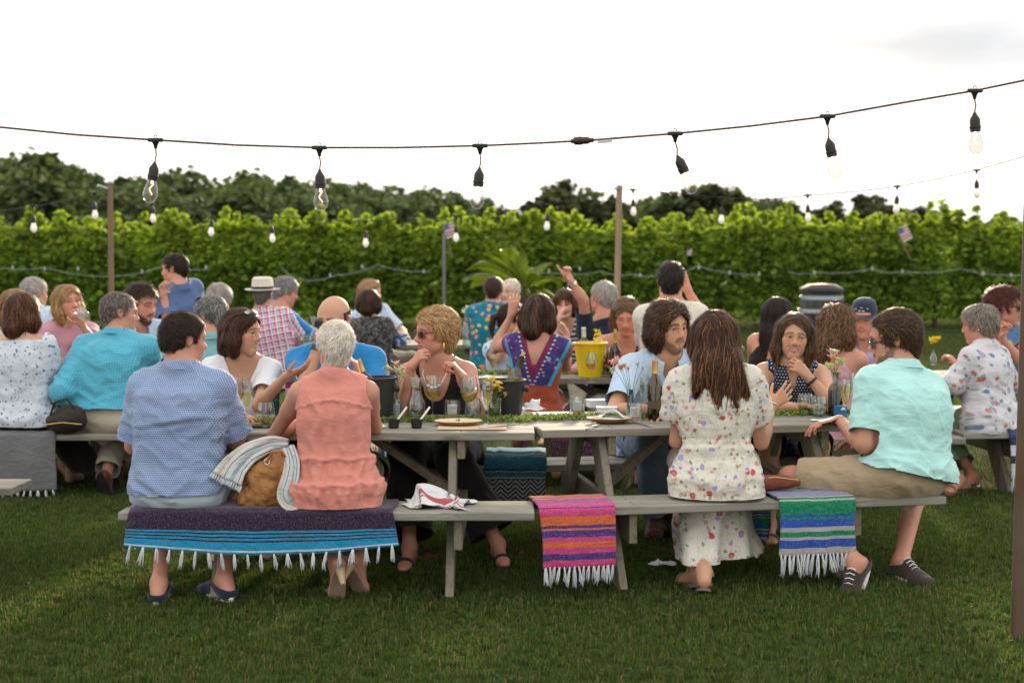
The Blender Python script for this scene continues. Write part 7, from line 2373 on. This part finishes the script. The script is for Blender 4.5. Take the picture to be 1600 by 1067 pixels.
# ---- right front table
g_ = glassware('tumbler', T_(902, 650), 'glass with a printed label and pink foot left of the napkin plate', 0, sc=1.05); label_card(g_, .0335, .010, .078, .048)
plate(T_(953, 660), 'palm leaf plate with a folded napkin at the right table', .115, .085, .024)
def fold_nap():
    v, f = [], []
    n = 14
    for j in range(2):
        for i in range(n):
            t = i / (n - 1)
            v.append((-.06 + .13 * t + (.012 * j), (-.05 if j == 0 else .05), .020 + .045 * math.sin(math.pi * t) ** 1.4 * (1 if j == 0 else .8)))
    f = [(i, i + 1, n + i + 1, n + i) for i in range(n - 1)]
    mb = MB().add(v, f)
    mb.add([(-.065, -.06, .024), (.075, -.075, .016), (.06, .05, .02), (-.05, .06, .026)], [(0, 1, 2, 3)])
    o = mb.build('folded_napkin', LINEN, None, T_(953, 658))
    md = o.modifiers.new('thick', 'SOLIDIFY'); md.thickness = .003
    tag(o, 'white cloth napkin folded on the right palm leaf plate', 'napkin')
fold_nap()
cutlery('fork', 925, 668, 1.2, 'steel fork left of the napkin plate', STEEL)
cutlery('knife', 1005, 663, 1.9, 'steel knife right of the napkin plate')
bx = item('white_carton', 'small white carton behind the napkin plate', 'box', T_(948, 650), None, -.05)
MB().box((0, 0, .02), (.105, .06, .04), None, .002).build('carton', PAPER, bx); MB().box((0, 0, .0445), (.109, .064, .009), None, .002).build('lid', PAPER, bx)
bouquet(T_(986, 653), 'turquoise glass vase with pink and white blossoms by the dark bottle', BLUEG, [(-.075, -.01, .285, B_PINK, .030), (-.050, .01, .255, B_PINK, .024), (-.09, 0, .25, B_CREAM, .022), (-.035, -.01, .27, B_CREAM, .020), (.035, .0, .27, B_GREEN, .012), (.06, .01, .25, B_GREEN, .010), (-.015, .01, .25, B_PINK, .016)], .145, .023, 'bottle', 8)
g_ = glassware('tumbler', T_(991, 660), 'glass with a printed label and pink foot before the turquoise vase', 0, sc=1.04); label_card(g_, .0335, .010, .078, .048)
glassware('flute', T_(1007, 655), 'champagne flute of water left of the tall dark bottle', .72, WATER)
bottle(T_(1023, 656), 'tall dark olive wine bottle with a gold neck on the right table', BOTTLE, FOILM, (0, 0, 1), .298, DARKGL, lab=(.06, .10, simple('tan_label', (.10, .06, .03), .7)), fillz=.50)
st_ = item('stir_stick', 'white plastic stick leaning by the pale blue sleeve', 'stick', T_(950, 645)); MB().beam((0, 0, .003), (.075, 0, .075), .010, .002, (1, 0, -1), .0005).build('shaft', WHITEP, st_); MB().ball((.075, 0, .075), (.007, .003, .007), 8, 5).build('tip', WHITEP, st_)
sk_ = item('white_carton', 'white takeaway cartons stacked behind the label glass', 'box', T_(935, 636), None, .2)
MB().box((0, 0, .018), (.12, .09, .036), None, .003).build('carton', PAPER, sk_); MB().box((.0, 0, .039), (.126, .096, .006), None, .003).build('lid', PAPER, sk_)
pm = MB().box((0, 0, .001), (.20, .14, .0016)).build('menu_sheet', PAPER, None, T_(862, 646), rot=(0, 0, .1)); tag(pm, 'white menu sheet lying by the left end of the right table', 'paper')
kp = crumple('kraft_paper', 'sheet of brown paper behind the runner near the dotted top', 'paper', T_(1235, 645), .30, .14, .008, 4, KRAFT)
glassware('stemless', T_(1258, 646), 'stemless glass left of its twin before the aqua polo', .38, WATER)
glassware('stemless', T_(1279, 650), 'stemless glass in front near the pointing hand of the aqua polo man', .40, WATER)
glassware('stemless', T_(1192, 640), 'clear cup by the raised hand of the floral dress woman', .2, WATER)
crumple('paper_napkin', 'white napkin under the hand of the aqua polo man', 'napkin', T_(1283, 657), .12, .07, .006, 31)
bottle(T_(1305, 648), 'dark brown bottle used as a vase beside the flute at the right', BOTTLE, None, (0, 0, 1), .22, DARKGL)
bouquet(T_(1303, 649) + V(0, 0, .165), 'pale pink and green blossoms in the dark bottle at the right', GLASS, [(-.01, -.01, .135, B_PINK, .036), (.03, .0, .105, B_GREEN, .030), (-.03, .0, .085, B_GREEN, .024), (.0, .01, .16, B_CREAM, .024), (.03, .01, .05, B_GREEN, .020)], .05, .010, 'bottle', 11)
tc_ = item('blue_box', 'small blue printed box at the foot of the right flute', 'box', T_(1313, 655), None, .5); MB().box((0, 0, .035), (.055, .04, .07), None, .002).build('box_body', simple('blue_card', (.01, .10, .30), .5), tc_); MB().add([(-.02, -.0205, .05), (.02, -.0205, .05), (.0, -.0205, .066)], [(0, 1, 2)]).build('flap', PAPER, tc_)
glassware('flute', T_(1321, 659), 'champagne flute in front at the right, before the aqua polo', .72, SPARK)
glassware('flute', T_(1333, 646), 'champagne flute behind at the right, by the pink blossoms', .1, SPARK)

# ---- green runners along the table middles
RUN = vcol('runner_leaf', .6, .3)
def runner(label, fn, n, width, seed, size=.012, mag=26):
    rs = np.random.RandomState(seed)
    t = rs.rand(n)
    P = np.array([fn(a) for a in t]) 
    P[:, :2] += np.stack([rs.normal(0, .02, n), rs.normal(0, width, n)], 1)
    P[:, 2] = TZ + .002 + rs.rand(n) * .020
    c = np.array((.15, .21, .055)) * rs.uniform(.5, 1.7, (n, 1)) + np.array((.03, .015, 0)) * rs.rand(n, 1)
    Vv, F, C = leaves(P, size, c, rs)
    o = link('greenery_runner', npmesh('greenery_runner', Vv, F, False, {'Col': C}), RUN)
    tag(o, label, 'greenery', None, 'stuff')
    fl = MB()
    for i in range(mag):
        q = fn(rs.rand()) + V(rs.normal(0, .02), rs.normal(0, width * 1.2), .018)
        petals(fl, q, .017, 7, V(rs.normal(0, .4), -.4, 1), rs)
    o2 = link('runner_blossoms', fl.mesh('runner_blossoms', False), B_MAG[0]); tag(o2, label.replace('green runner', 'magenta blossoms strewn in the green runner'), 'flowers', None, 'stuff')
runner('green runner of leafy sprigs along the left front table', lambda t: TL(.45 + 1.38 * t, .87), 4200, .045, 5)
runner('green runner of leafy sprigs along the right front table', lambda t: TR(1.75 * t, .86), 5200, .045, 6, mag=30)
runner('green runner along the middle table behind', lambda t: TB(.1 + 1.6 * t, .78), 1500, .05, 7, .02, 14)

# ---- middle table behind
TBZ = lambda px, py: G(px, py, TZ)
yb = TBZ(922, 588)
bucket(yb, 'bright yellow bucket on the middle table behind', YELLOWP, .078, .112, .232, False, 'yellow_bucket', .010)
bottle(yb + V(-.035, .02, .04), 'clear necked bottle standing in the yellow bucket', GLASS, simple('white_foil', (.55, .56, .50), .4), (-.03, 0, 1), .29)
fy = MB(); rs_ = np.random.RandomState(4)
for i in range(14): petals(fy, yb + V(.055 + rs_.normal(0, .012), rs_.normal(0, .01), .235 + .075 * rs_.rand()), .022, 6, V(rs_.normal(0, 1), -.5, .6), rs_)
o = fy.build('goldenrod_sprig', B_YEL[0], None, smooth=False); tag(o, 'yellow goldenrod sprig in the yellow bucket', 'flower')
glassware('wine', TBZ(924, 597), 'crested wine glass in front of the yellow bucket', .35, glass('rose_wine', (.95, .62, .42), ior=1.2))
glassware('wine', TBZ(946, 588), 'glass of pink wine right of the yellow bucket', .45, glass('red_wine', (.75, .12, .14), ior=1.2))
bottle(TBZ(961, 590), 'dark bottle with a gold neck right of the yellow bucket', BOTTLE, FOILM, (0, 0, 1), .30, DARKGL, cork=True)
plate(TBZ(893, 578), 'pale plate left of the yellow bucket', .10, .09, .015)
ck = item('cork', 'wine cork standing left of the yellow bucket', 'cork', TBZ(899, 584)); MB().lathe([(.0004, 0), (.011, 0), (.0115, .004), (.0115, .040), (.010, .042), (.0004, .042)], 12, cap=False).build('cork_body', CORKM, ck, angle=40); MB().lathe([(.0004, .0425), (.006, .0424)], 8, cap=False).build('wine_stain', simple('wine_stain', (.2, .05, .06)), ck)
crumple('paper_napkin', 'dark edged napkin right of the dark bottle behind', 'napkin', TBZ(985, 592), .2, .12, .02, 41)
crumple('paper_napkin', 'white paper on the middle table left of the rust dress', 'napkin', TBZ(766, 590), .22, .12, .012, 43)
glassware('flute', TBZ(770, 596), 'flute on the middle table left of the rust dress', .5, SPARK)

# ---- further tables
g = lambda px, py: G(px, py, TZ)
wb = item('water_bottle', 'clear swing bottle with a cream blossom left of the tropical shirt', 'bottle', g(731, 541)); MB().lathe([(.0004, .002)] + shell([(.045, 0), (.048, .02), (.048, .17), (.024, .215), (.024, .245)], .002) + [(.0004, .006)], 22, cap=False).build('glass_wall', GLASS, wb, angle=60); MB().lathe([(.0004, .008), (.0455, .01), (.0455, .13), (.0004, .13)], 18, cap=False).build('water', WATER, wb)
rs_ = np.random.RandomState(9); fy = MB()
for q in ((-.03, 0, .30), (.02, 0, .31), (-.005, 0, .335), (.0, 0, .28)): petals(fy, V(*q), .045, 9, V(0, -.3, 1), rs_, .6); petals(fy, V(*q), .03, 7, V(0, -.3, 1), rs_, .9)
b_ = fy.build('cream_blossom', B_CREAM[0], None, g(731, 541), smooth=False); tag(b_, 'cream blossom in the clear swing bottle', 'flower')
cf = item('carafe', 'clear carafe on the far table behind the bald man', 'carafe', g(494, 541)); MB().lathe([(.0004, .002)] + shell([(.06, 0), (.062, .08), (.030, .16), (.034, .20), (.052, .27)], .003) + [(.0004, .006)], 22, cap=False).build('glass_wall', GLASS, cf, angle=60); MB().lathe([(.0004, .008), (.058, .01), (.058, .10), (.0004, .10)], 18, cap=False).build('water', WATER, cf)
glassware('tumbler', g(478, 549), 'glass beside the clear carafe behind the bald man', .3, WATER, sc=1.5)
bc = item('printed_cup', 'blue and white printed cup on the far middle table', 'cup', g(626, 541)); MB().lathe([(.0004, 0), (.045, 0), (.055, .02), (.060, .11), (.056, .11), (.05, .02), (.0004, .012)], 20, cap=False).build('cup', cloth('cup_print', fn=lambda m: m.ramp(m.noise(m.obj(), 22, 2), [(.42, (.6, .66, .75)), (.55, (.06, .12, .32))])), bc, angle=40); MB().tube([(.055, 0, .03), (.085, 0, .045), (.085, 0, .075), (.058, 0, .09)], .007, 7).build('handle', WHITEP, bc)
cd_ = item('candle', 'white candle by the yellow flowers at the left table', 'candle', g(109, 570) * V(1, 1, 1)); MB().lathe([(.0004, 0), (.014, 0), (.0135, .24), (.010, .245), (.0004, .244)], 14, cap=False).build('wax', WHITEP, cd_); MB().tube([(0, 0, .244), (.002, 0, .258)], .0015, 5).build('wick', BLACKR, cd_)
bouquet(g(96, 572), 'vase of yellow goldenrod at the left, before the drinking woman', GLASS, [(-.01, 0, .32, B_YEL, .045), (.02, 0, .29, B_YEL, .04), (.0, .0, .26, B_YEL, .04), (-.02, 0, .30, B_YEL, .035), (.01, 0, .35, B_YEL, .035)], .16, .03, 'bottle', 15)
bottle(g(142, 566), 'bottle with an amber neck left of the turquoise shirt', PALEB, FOILM, (0, 0, 1), .30)
glassware('wine', g(82, 588), 'glass of pale wine at the white blouse woman', .5, SPARK, sc=1.15)
glassware('flute', g(90, 592), 'flute by the white blouse of the woman at the left', .6, SPARK)
glassware('flute', g(209, 576), 'stemmed glass by the shoulder of the blue dotted shirt', .3, WATER)
cd2 = item('candle', 'tall white candle between the turquoise shirt and the dotted shirt', 'candle', g(249, 575)); MB().lathe([(.0004, 0), (.014, 0), (.0135, .26), (.010, .265), (.0004, .264)], 14, cap=False).build('wax', WHITEP, cd2); MB().tube([(0, 0, .264), (.002, 0, .278)], .0015, 5).build('wick', BLACKR, cd2)
glassware('flute', g(1188, 575), 'flute by the bare shoulder of the dark haired woman', .35, WATER, sc=1.15)
glassware('flute', g(1308, 574), 'flute between the curly haired woman and the cap man', .4, SPARK, sc=1.1)
pg = item('pink_glass', 'rose tinted tall glass before the lavender shirt', 'glass', g(1331, 578), 'glasses without stems'); MB().lathe([(.0004, .002)] + shell([(.032, 0), (.036, .13)], .003) + [(.0004, .006)], 20, cap=False).build('glass_wall', glass('rose_glass', (.9, .35, .42), ior=1.25), pg, angle=50); MB().lathe([(.0004, .008), (.030, .01), (.032, .07), (.0004, .07)], 16, cap=False).build('drink', PINKD, pg)
glassware('stemless', g(1344, 584), 'stemless glass right of the rose tinted glass', .3, WATER, sc=1.1)
bouquet(g(1458, 570), 'small yellow flowers beyond the shoulder of the aqua polo', GLASS, [(-.01, 0, .17, B_YEL, .035), (.02, 0, .19, B_YEL, .03)], .11, .025, 'bottle', 17)
# the tilted glass in the drinking woman's hand and the stick of the standing man
q = M17.hand['L'][0] + M17.rootp + V(.02, -.02, .08)
dg = glassware('wine', q - V(.05, .03, .10), 'tilted wine glass at the lips of the blonde woman in pink', .3, SPARK, sc=.95)
dg.rotation_euler = (.2, -.75, 0); dg.location = q + V(.10, -.02, -.10)
q = M16.hand['L'][0] + M16.rootp
sk = item('thin_stick', 'pale thin stick held to the mouth of the standing man', 'stick', q); MB().tube([(.04, -.02, .03), (-.06, -.03, -.03), (-.16, -.04, -.10)], .006, 6).build('shaft', POST_PALE, sk); MB().ball((.045, -.02, .033), .009, 8, 5).build('tip', CORKM, sk)

# ------------------------------------------------------------------ blankets, bags, napkins on the benches
YARN = cloth('white_yarn', (.62, .64, .66), .9)
def tassel_mesh(seed, L, n=7):
    rs = np.random.RandomState(seed); mb = MB()
    for i in range(n):
        dx, dy = rs.normal(0, .0042), rs.normal(0, .0035)
        mb.tube([(dx * .2, dy * .2, .004), (dx * .7, dy, -L * .35), (dx + rs.normal(0, .003), dy, -L * .7), (dx * 1.4 + rs.normal(0, .004), dy, -L * rs.uniform(.85, 1.1))], [.0024, .0026, .0024, .0012], 5)
    mb.ball((0, 0, -.006), (.005, .005, .006), 7, 5)
    me = mb.mesh('tassel'); me.materials.append(YARN)
    return me
TASS = [tassel_mesh(60 + i, .055) for i in range(4)]
def blanket(label, at, path, x0, x1, mat, tassels=0, sag=0.0, rip=.006, seed=1, tl=1.0, skew=0.0, thick=.007, group='striped blankets on the benches', nu=36, nv=40, drop=None):
    'path: (y, z) points from behind over the bench and down the front, in the frame of the table'
    pts = np.array(path, float)
    d = np.concatenate([[0], np.cumsum(np.linalg.norm(np.diff(pts, axis=0), axis=1))]); d /= d[-1]
    O = at(*[(x0 + x1) / 2, 0])
    def f(u, v):
        U, Vv = u.ravel(), v.ravel()
        y = np.interp(Vv, d, pts[:, 0]); z = np.interp(Vv, d, pts[:, 1])
        hang = np.clip((.40 - z) / .15, 0, 1)
        P = np.stack([U * 4, Vv * .6, 0 * U], 1)
        y = y - hang * (.012 + rip * 3 * (vnoise(P, 2.2, seed) - .3) + rip * np.sin(U * 17 + seed))
        z = z - hang * sag * np.sin(math.pi * U) * np.clip((.40 - z) / .2, 0, 1.2) + (1 - hang) * rip * 1.3 * vnoise(P, 3, seed + 3)
        x = x0 + (x1 - x0) * U + skew * hang * (U - .5) + (vnoise(np.stack([Vv * 3, U * 1.0, 0 * U], 1), 1.5, seed) - .5) * .02
        return np.array([at(a, b, c) for a, b, c in zip(x, y, z)])
    me = gridmesh('blanket', f, nu, nv)
    o = link('blanket', me, mat)
    tag(o, label, 'blanket', group)
    md = o.modifiers.new('thick', 'SOLIDIFY'); md.thickness = thick; md.offset = 1
    if tassels:
        co = np.array([v.co[:] for v in me.vertices]).reshape(nu, nv, 3)[:, -1]
        for i in range(tassels):
            k = (i + .5) / tassels * (nu - 1)
            a = co[int(k)] + (co[min(int(k) + 1, nu - 1)] - co[int(k)]) * (k - int(k))
            t = link('tassel', TASS[R.randrange(4)], None, o, a, (R.uniform(-.15, .15), R.uniform(-.25, .25), R.uniform(0, 6.28)))
            t.scale = (1, 1, tl * R.uniform(.8, 1.15))
    return o
def zig(m, a, b, fu, fv, k=3.0):
    u = m.xyz(m.attr('gc'))
    tri = m.math('ABSOLUTE', m.math('SUBTRACT', m.math('FRACT', m.math('MULTIPLY', u[0], fu)), .5))
    return m.mix(m.math('LESS_THAN', m.math('FRACT', m.math('ADD', m.math('MULTIPLY', u[1], fv), m.math('MULTIPLY', tri, k))), .5), a, b)
def striped(name, els, zz=None, fleck=.12, fl=(.7, .7, .72)):
    def fn(m):
        u = m.xyz(m.attr('gc'))
        wob = m.math('MULTIPLY', m.math('SUBTRACT', m.noise(m.obj(), 25, 2), .5), .006)
        v = m.math('ADD', u[1], wob)
        c = m.ramp(v, els, 'CONSTANT')
        if zz:
            for lo, hi, a, b, fu, fv in zz:
                mk = m.math('MULTIPLY', m.math('GREATER_THAN', v, lo), m.math('LESS_THAN', v, hi))
                c = m.mix(mk, c, zig(m, a, b, fu, fv))
        yr = m.noise(m.map(m.attr('gc'), (60, 420, 1)), 1.0, 2)
        c = m.mix(m.math('MULTIPLY', yr, .4), c, m.mix(1.0, c, (.5, .5, .5), 'MULTIPLY'))
        sp = m.vor(m.map(m.obj(), (1, 1, 1)), 190)
        return m.mix(m.math('MULTIPLY', m.math('LESS_THAN', sp, .24), fleck * 3), c, fl)
    return cloth(name, fn=fn, weave=500, wr=.5)
PK, OR, PU = (.58, .055, .20), (.66, .135, .035), (.075, .035, .20)
PINKB = striped('pink_orange_stripes', [(0, OR), (.08, PU), (.10, OR), (.16, PU), (.19, OR), (.24, PK), (.44, PK), (.50, PU), (.515, PK), (.583, OR), (.654, PU), (.677, OR), (.695, PU), (.748, PK), (.787, OR), (.835, PK), (.882, PU), (.937, PK)], [(.27, .44, PK, PU, 4, 30)])
BL, GR, TN = (.020, .075, .40), (.0, .20, .095), (.42, .38, .36)
GREENB = striped('green_blue_stripes', [(0, GR), (.10, TN), (.14, BL), (.20, TN), (.42, BL), (.45, TN), (.48, GR), (.51, TN), (.53, GR), (.65, BL), (.67, GR), (.69, BL), (.755, TN), (.79, GR), (.835, TN), (.86, BL), (.93, TN)], [(.22, .42, TN, BL, 3, 26)])
DP, CY, WH = (.030, .014, .040), (.010, .26, .46), (.55, .60, .64)
PURPB = striped('purple_turquoise_stripes', [(0, DP), (.835, CY), (.849, DP), (.860, CY), (.877, DP), (.887, CY), (.905, DP), (.915, CY), (.970, WH), (.982, CY)], None, .07)
TQ, BK = (.018, .13, .20), (.02, .02, .022)
TEALB = striped('teal_black_stripes', [(0, WH), (.08, (.25, .55, .62)), (.16, WH), (.28, (.30, .58, .66)), (.38, BK), (.45, TQ), (.47, BK), (.49, TQ), (.63, BK), (.645, (.25, .27, .30)), (.66, TQ), (.70, (.25, .27, .30)), (.72, BK), (.97, BK)], [(.73, .96, BK, (.34, .34, .35), 4, 24)])
GREYB = cloth('grey_blanket_cloth', (.165, .165, .17), weave=400, wr=.4)
NAVYB = striped('navy_white_stripes', [(0, WH), (.2, (.012, .016, .05)), (.3, WH), (.42, (.012, .016, .05)), (.5, (.02, .06, .22)), (.56, (.012, .016, .05)), (.64, WH), (.75, (.012, .016, .05)), (.83, WH)])
RUSTB = striped('dark_red_stripes', [(0, (.09, .015, .025)), (.4, (.05, .01, .02)), (.5, (.10, .02, .03)), (.7, (.04, .01, .018))])
BHT = .41
def lx(at0, px, Y): return XG(px, Y) - at0
blanket('pink and orange striped blanket with white fringe hanging off the front bench', TR, [(.27, BHT + .012), (.15, BHT + .018), (.02, BHT + .014), (-.012, BHT - .006), (-.016, .15)], -.085, .262, PINKB, 15, .0, .006, 2, 1.35, -.02)
for i in range(7): pass
blanket('green and blue striped blanket with white fringe between the floral dress and khaki shorts', TR, [(.27, BHT + .012), (.15, BHT + .016), (.02, BHT + .014), (-.012, BHT - .006), (-.016, .165)], 1.035, 1.395, GREENB, 19, .0, .006, 5, 1.6, .0)
blanket('green and blue end of the same blanket hanging behind the bench', TR, [(.30, BHT - .05), (.345, BHT - .06), (.36, .165)], .93, 1.12, GREENB, 0, .0, .006, 6)
blanket('dark purple and turquoise blanket hanging under the dotted shirt man and coral woman', TL, [(.27, BHT + .010), (.15, BHT + .012), (.02, BHT + .012), (-.014, BHT - .004), (-.020, .320), (-.024, .270)], .045, 1.205, PURPB, 21, .075, .007, 8, 1.25, .05)
blanket('teal and black folded blanket over the far bench of the left table', TL, [(1.56, BHT + .05), (1.45, BHT + .085), (1.36, BHT + .08), (1.29, BHT + .06), (1.275, BHT + .02), (1.27, .20)], 1.59, 1.91, TEALB, 0, .0, .008, 11, 1, 0, .03)
blanket('plain grey blanket with white knots under the white blouse woman', TC, [(.28, BHT + .012), (.15, BHT + .014), (.02, BHT + .014), (-.012, BHT - .004), (-.02, .06)], .75, 1.43, GREYB, 16, .0, .008, 13, .7, .0)
blanket('navy and white striped blanket under the woman in the garden print shirt', TD, [(.28, BHT + .012), (.15, BHT + .014), (.02, BHT + .014), (-.012, BHT - .004), (-.02, .12)], .30, .62, NAVYB, 12, .0, .008, 14, 1.6)
blanket('dark red blanket hanging from the near bench of the middle table', TB, [(.28, BHT + .012), (.15, BHT + .014), (.02, BHT + .014), (-.012, BHT - .004), (-.02, .20)], .80, 1.18, RUSTB, 0, .0, .008, 15)

def field_thing(name, label, cat, loc, build, mat, part, h=.009, group=None, amp=.006, seed=1):
    r = item(name, label, cat, loc, group)
    f = Field(); build(f)
    P, F = f.mesh(h)
    N = vnorm(P, F)
    P = P + N * (amp * (1.6 * np.abs(vnoise(P * np.array((1, 1, .6)), 22, seed) - .5) - .3 + .5 * (vnoise(P, 40, seed + 1) - .5)))[:, None]
    link(part, npmesh(part, P, F, True, {'gc': P}), mat, r)
    return r
I3 = np.eye(3)
bgl = TL(.625, .12, BHT + .012)
bag = field_thing('leather_bag', 'slouchy tan leather bag on the bench between the dotted shirt and coral blouse', 'bag', bgl,
    lambda f: (f.ell((-.0, 0, .085), I3, (.120, .080, .085), .05), f.ell((.02, .0, .145), I3, (.095, .07, .075), .05), f.ell((.075, -.01, .205), I3, (.060, .050, .055), .05), f.cone((-.05, -.05, .13), (.05, -.05, .19), .022, .020, .03), f.cone((-.09, -.03, .035), (.10, -.03, .03), .045, .04, .04)), LEATHER, 'body', .0075, None, .024, 6)
bag.scale = (.88, .9, .95)
MB().tube([(.02, -.06, .215), (.05, -.075, .26), (.09, -.06, .265), (.115, -.03, .225), (.12, -.01, .16)], [.007, .008, .008, .008, .007], 8).build('strap', LEATHER, bag)
for q in ((.02, -.062, .212), (.118, -.02, .19)):
    MB().tube([V(*q) + V(.013 * math.cos(t), 0, .013 * math.sin(t)) for t in np.linspace(0, 6.28, 12)], .003, 6).build('ring', STEEL, bag)
MB().tube([(-.10, -.045, .09), (-.04, -.074, .145), (.03, -.068, .17), (.09, -.05, .15)], .003, 6).build('seam', DKLEATHER, bag)
SCARF = striped('white_blue_scarf', [(0, (.62, .62, .60)), (.12, (.05, .08, .16)), (.15, (.62, .62, .60)), (.3, (.30, .38, .46)), (.42, (.62, .62, .60)), (.6, (.05, .08, .16)), (.63, (.62, .62, .60)), (.8, (.55, .42, .32)), (.86, (.62, .62, .60))], None, .03)
def scarf_strip(name, label, pts, wdt, seed, fr=True):
    pts = np.array(pts, float)
    n, m = 26, 14
    t = np.linspace(0, 1, n); k = np.linspace(0, 1, len(pts))
    C_ = np.stack([np.interp(t, k, pts[:, i]) for i in range(3)], 1)
    for _ in range(3): C_[1:-1] = (C_[:-2] + 2 * C_[1:-1] + C_[2:]) / 4
    tg = np.gradient(C_, axis=0); tg /= np.linalg.norm(tg, axis=1)[:, None]
    sd = np.cross(tg, (0, -1, .2)); sd /= np.linalg.norm(sd, axis=1)[:, None] + 1e-9
    nn = np.cross(sd, tg)
    wd = np.interp(t, np.linspace(0, 1, len(wdt)), wdt)
    V_ = []
    for j in range(m):
        s_ = j / (m - 1) - .5
        V_.append(C_ + sd * (wd * s_)[:, None] + nn * (.009 * np.cos(s_ * 11 + t * 7 + seed) * np.clip(wd / .1, .3, 1))[:, None])
    Vv = np.stack(V_, 1).reshape(-1, 3)
    i = np.arange((n - 1) * (m - 1)); a = (i // (m - 1)) * m + i % (m - 1)
    uu, vv = np.meshgrid(t, np.linspace(0, 1, m), indexing='ij')
    o = link(name, npmesh(name, Vv, np.stack([a, a + m, a + m + 1, a + 1], 1), True, {'gc': np.stack([uu.ravel(), vv.ravel(), 0 * uu.ravel()], 1)}), SCARF)
    md = o.modifiers.new('thick', 'SOLIDIFY'); md.thickness = .004
    tag(o, label, 'scarf')
    if fr:
        for j in range(m):
            q = Vv.reshape(n, m, 3)[-1, j]; d_ = tg[-1]
            tz = link('tassel', TASS[j % 4], None, o, q); tz.scale = (.6, .6, .5)
            tz.rotation_mode = 'QUATERNION'; tz.rotation_quaternion = Vector(-d_).to_track_quat('Z', 'Y')
    return o
b0 = bgl
scarf_strip('scarf', 'white fringed scarf with blue stripes fanned over the leather bag to the left', [b0 + V(.10, .03, .27), b0 + V(.02, .02, .275), b0 + V(-.07, -.03, .24), b0 + V(-.13, -.06, .18), b0 + V(-.155, -.085, .13)], [.05, .07, .10, .12, .14], 1)
scarf_strip('scarf', 'white scarf end looped down the right side of the leather bag', [b0 + V(.10, .0, .26), b0 + V(.13, -.05, .20), b0 + V(.125, -.085, .13), b0 + V(.10, -.10, .06), b0 + V(.13, -.10, .02), b0 + V(.165, -.085, .05), b0 + V(.16, -.07, .12)], [.06, .07, .08, .08, .08, .07, .05], 3, False)
hb_ = field_thing('handbag', 'dark brown handbag on the bench between the white blouse and turquoise shirt', 'bag', G(100, 678, BHT + .01) + V(0, .05, 0), lambda f: (f.ell((0, 0, .07), I3, (.13, .07, .075), .04), f.ell((.03, 0, .12), I3, (.09, .05, .06), .04)), DKLEATHER, 'body', .012, None, .008, 3)
MB().tube([(-.09, -.03, .12), (-.05, -.05, .20), (.02, -.05, .22), (.07, -.03, .15)], .007, 7).build('handle', DKLEATHER, hb_); MB().tube([(-.11, -.062, .06), (0, -.075, .075), (.11, -.05, .06)], .003, 6).build('zip', GOLDM, hb_)
cl_ = field_thing('clutch', 'reddish brown leather clutch beside the floral dress on the bench', 'bag', TR(1.08, .19, BHT + .034), lambda f: (f.cone((-.10, 0, .028), (.11, .0, .024), .030, .018, .03), f.cone((-.06, -.02, .026), (.06, .02, .026), .034, .03, .03)), REDLEATHER, 'body', .007, None, .004, 4)
MB().tube([(-.10, -.03, .045), (0, -.035, .056), (.11, -.02, .04)], .0022, 6).build('zip', GOLDM, cl_)
NAPK = striped('napkin_red_stripes', [(0, (.72, .72, .72)), (.22, (.35, .03, .05)), (.25, (.72, .72, .72)), (.28, (.45, .10, .12)), (.36, (.72, .72, .72)), (.80, (.35, .03, .05)), (.82, (.72, .72, .72))], None, 0)
crumple('cloth_napkin', 'white cloth napkin with red stripes crumpled on the left bench end', 'napkin', TL(1.405, .155, BHT + .004), .34, .24, .075, 52, NAPK, .05, 44, thick=.002)
crumple('paper_scrap', 'torn white paper lying on the grass under the right table', 'litter', G(1035, 888) + V(0, 0, .022), .14, .08, .02, 61, PAPER)
crumple('paper_scrap', 'white paper lying on the grass behind the pink blanket', 'litter', G(955, 884) + V(0, 0, .022), .10, .09, .015, 62, PAPER)
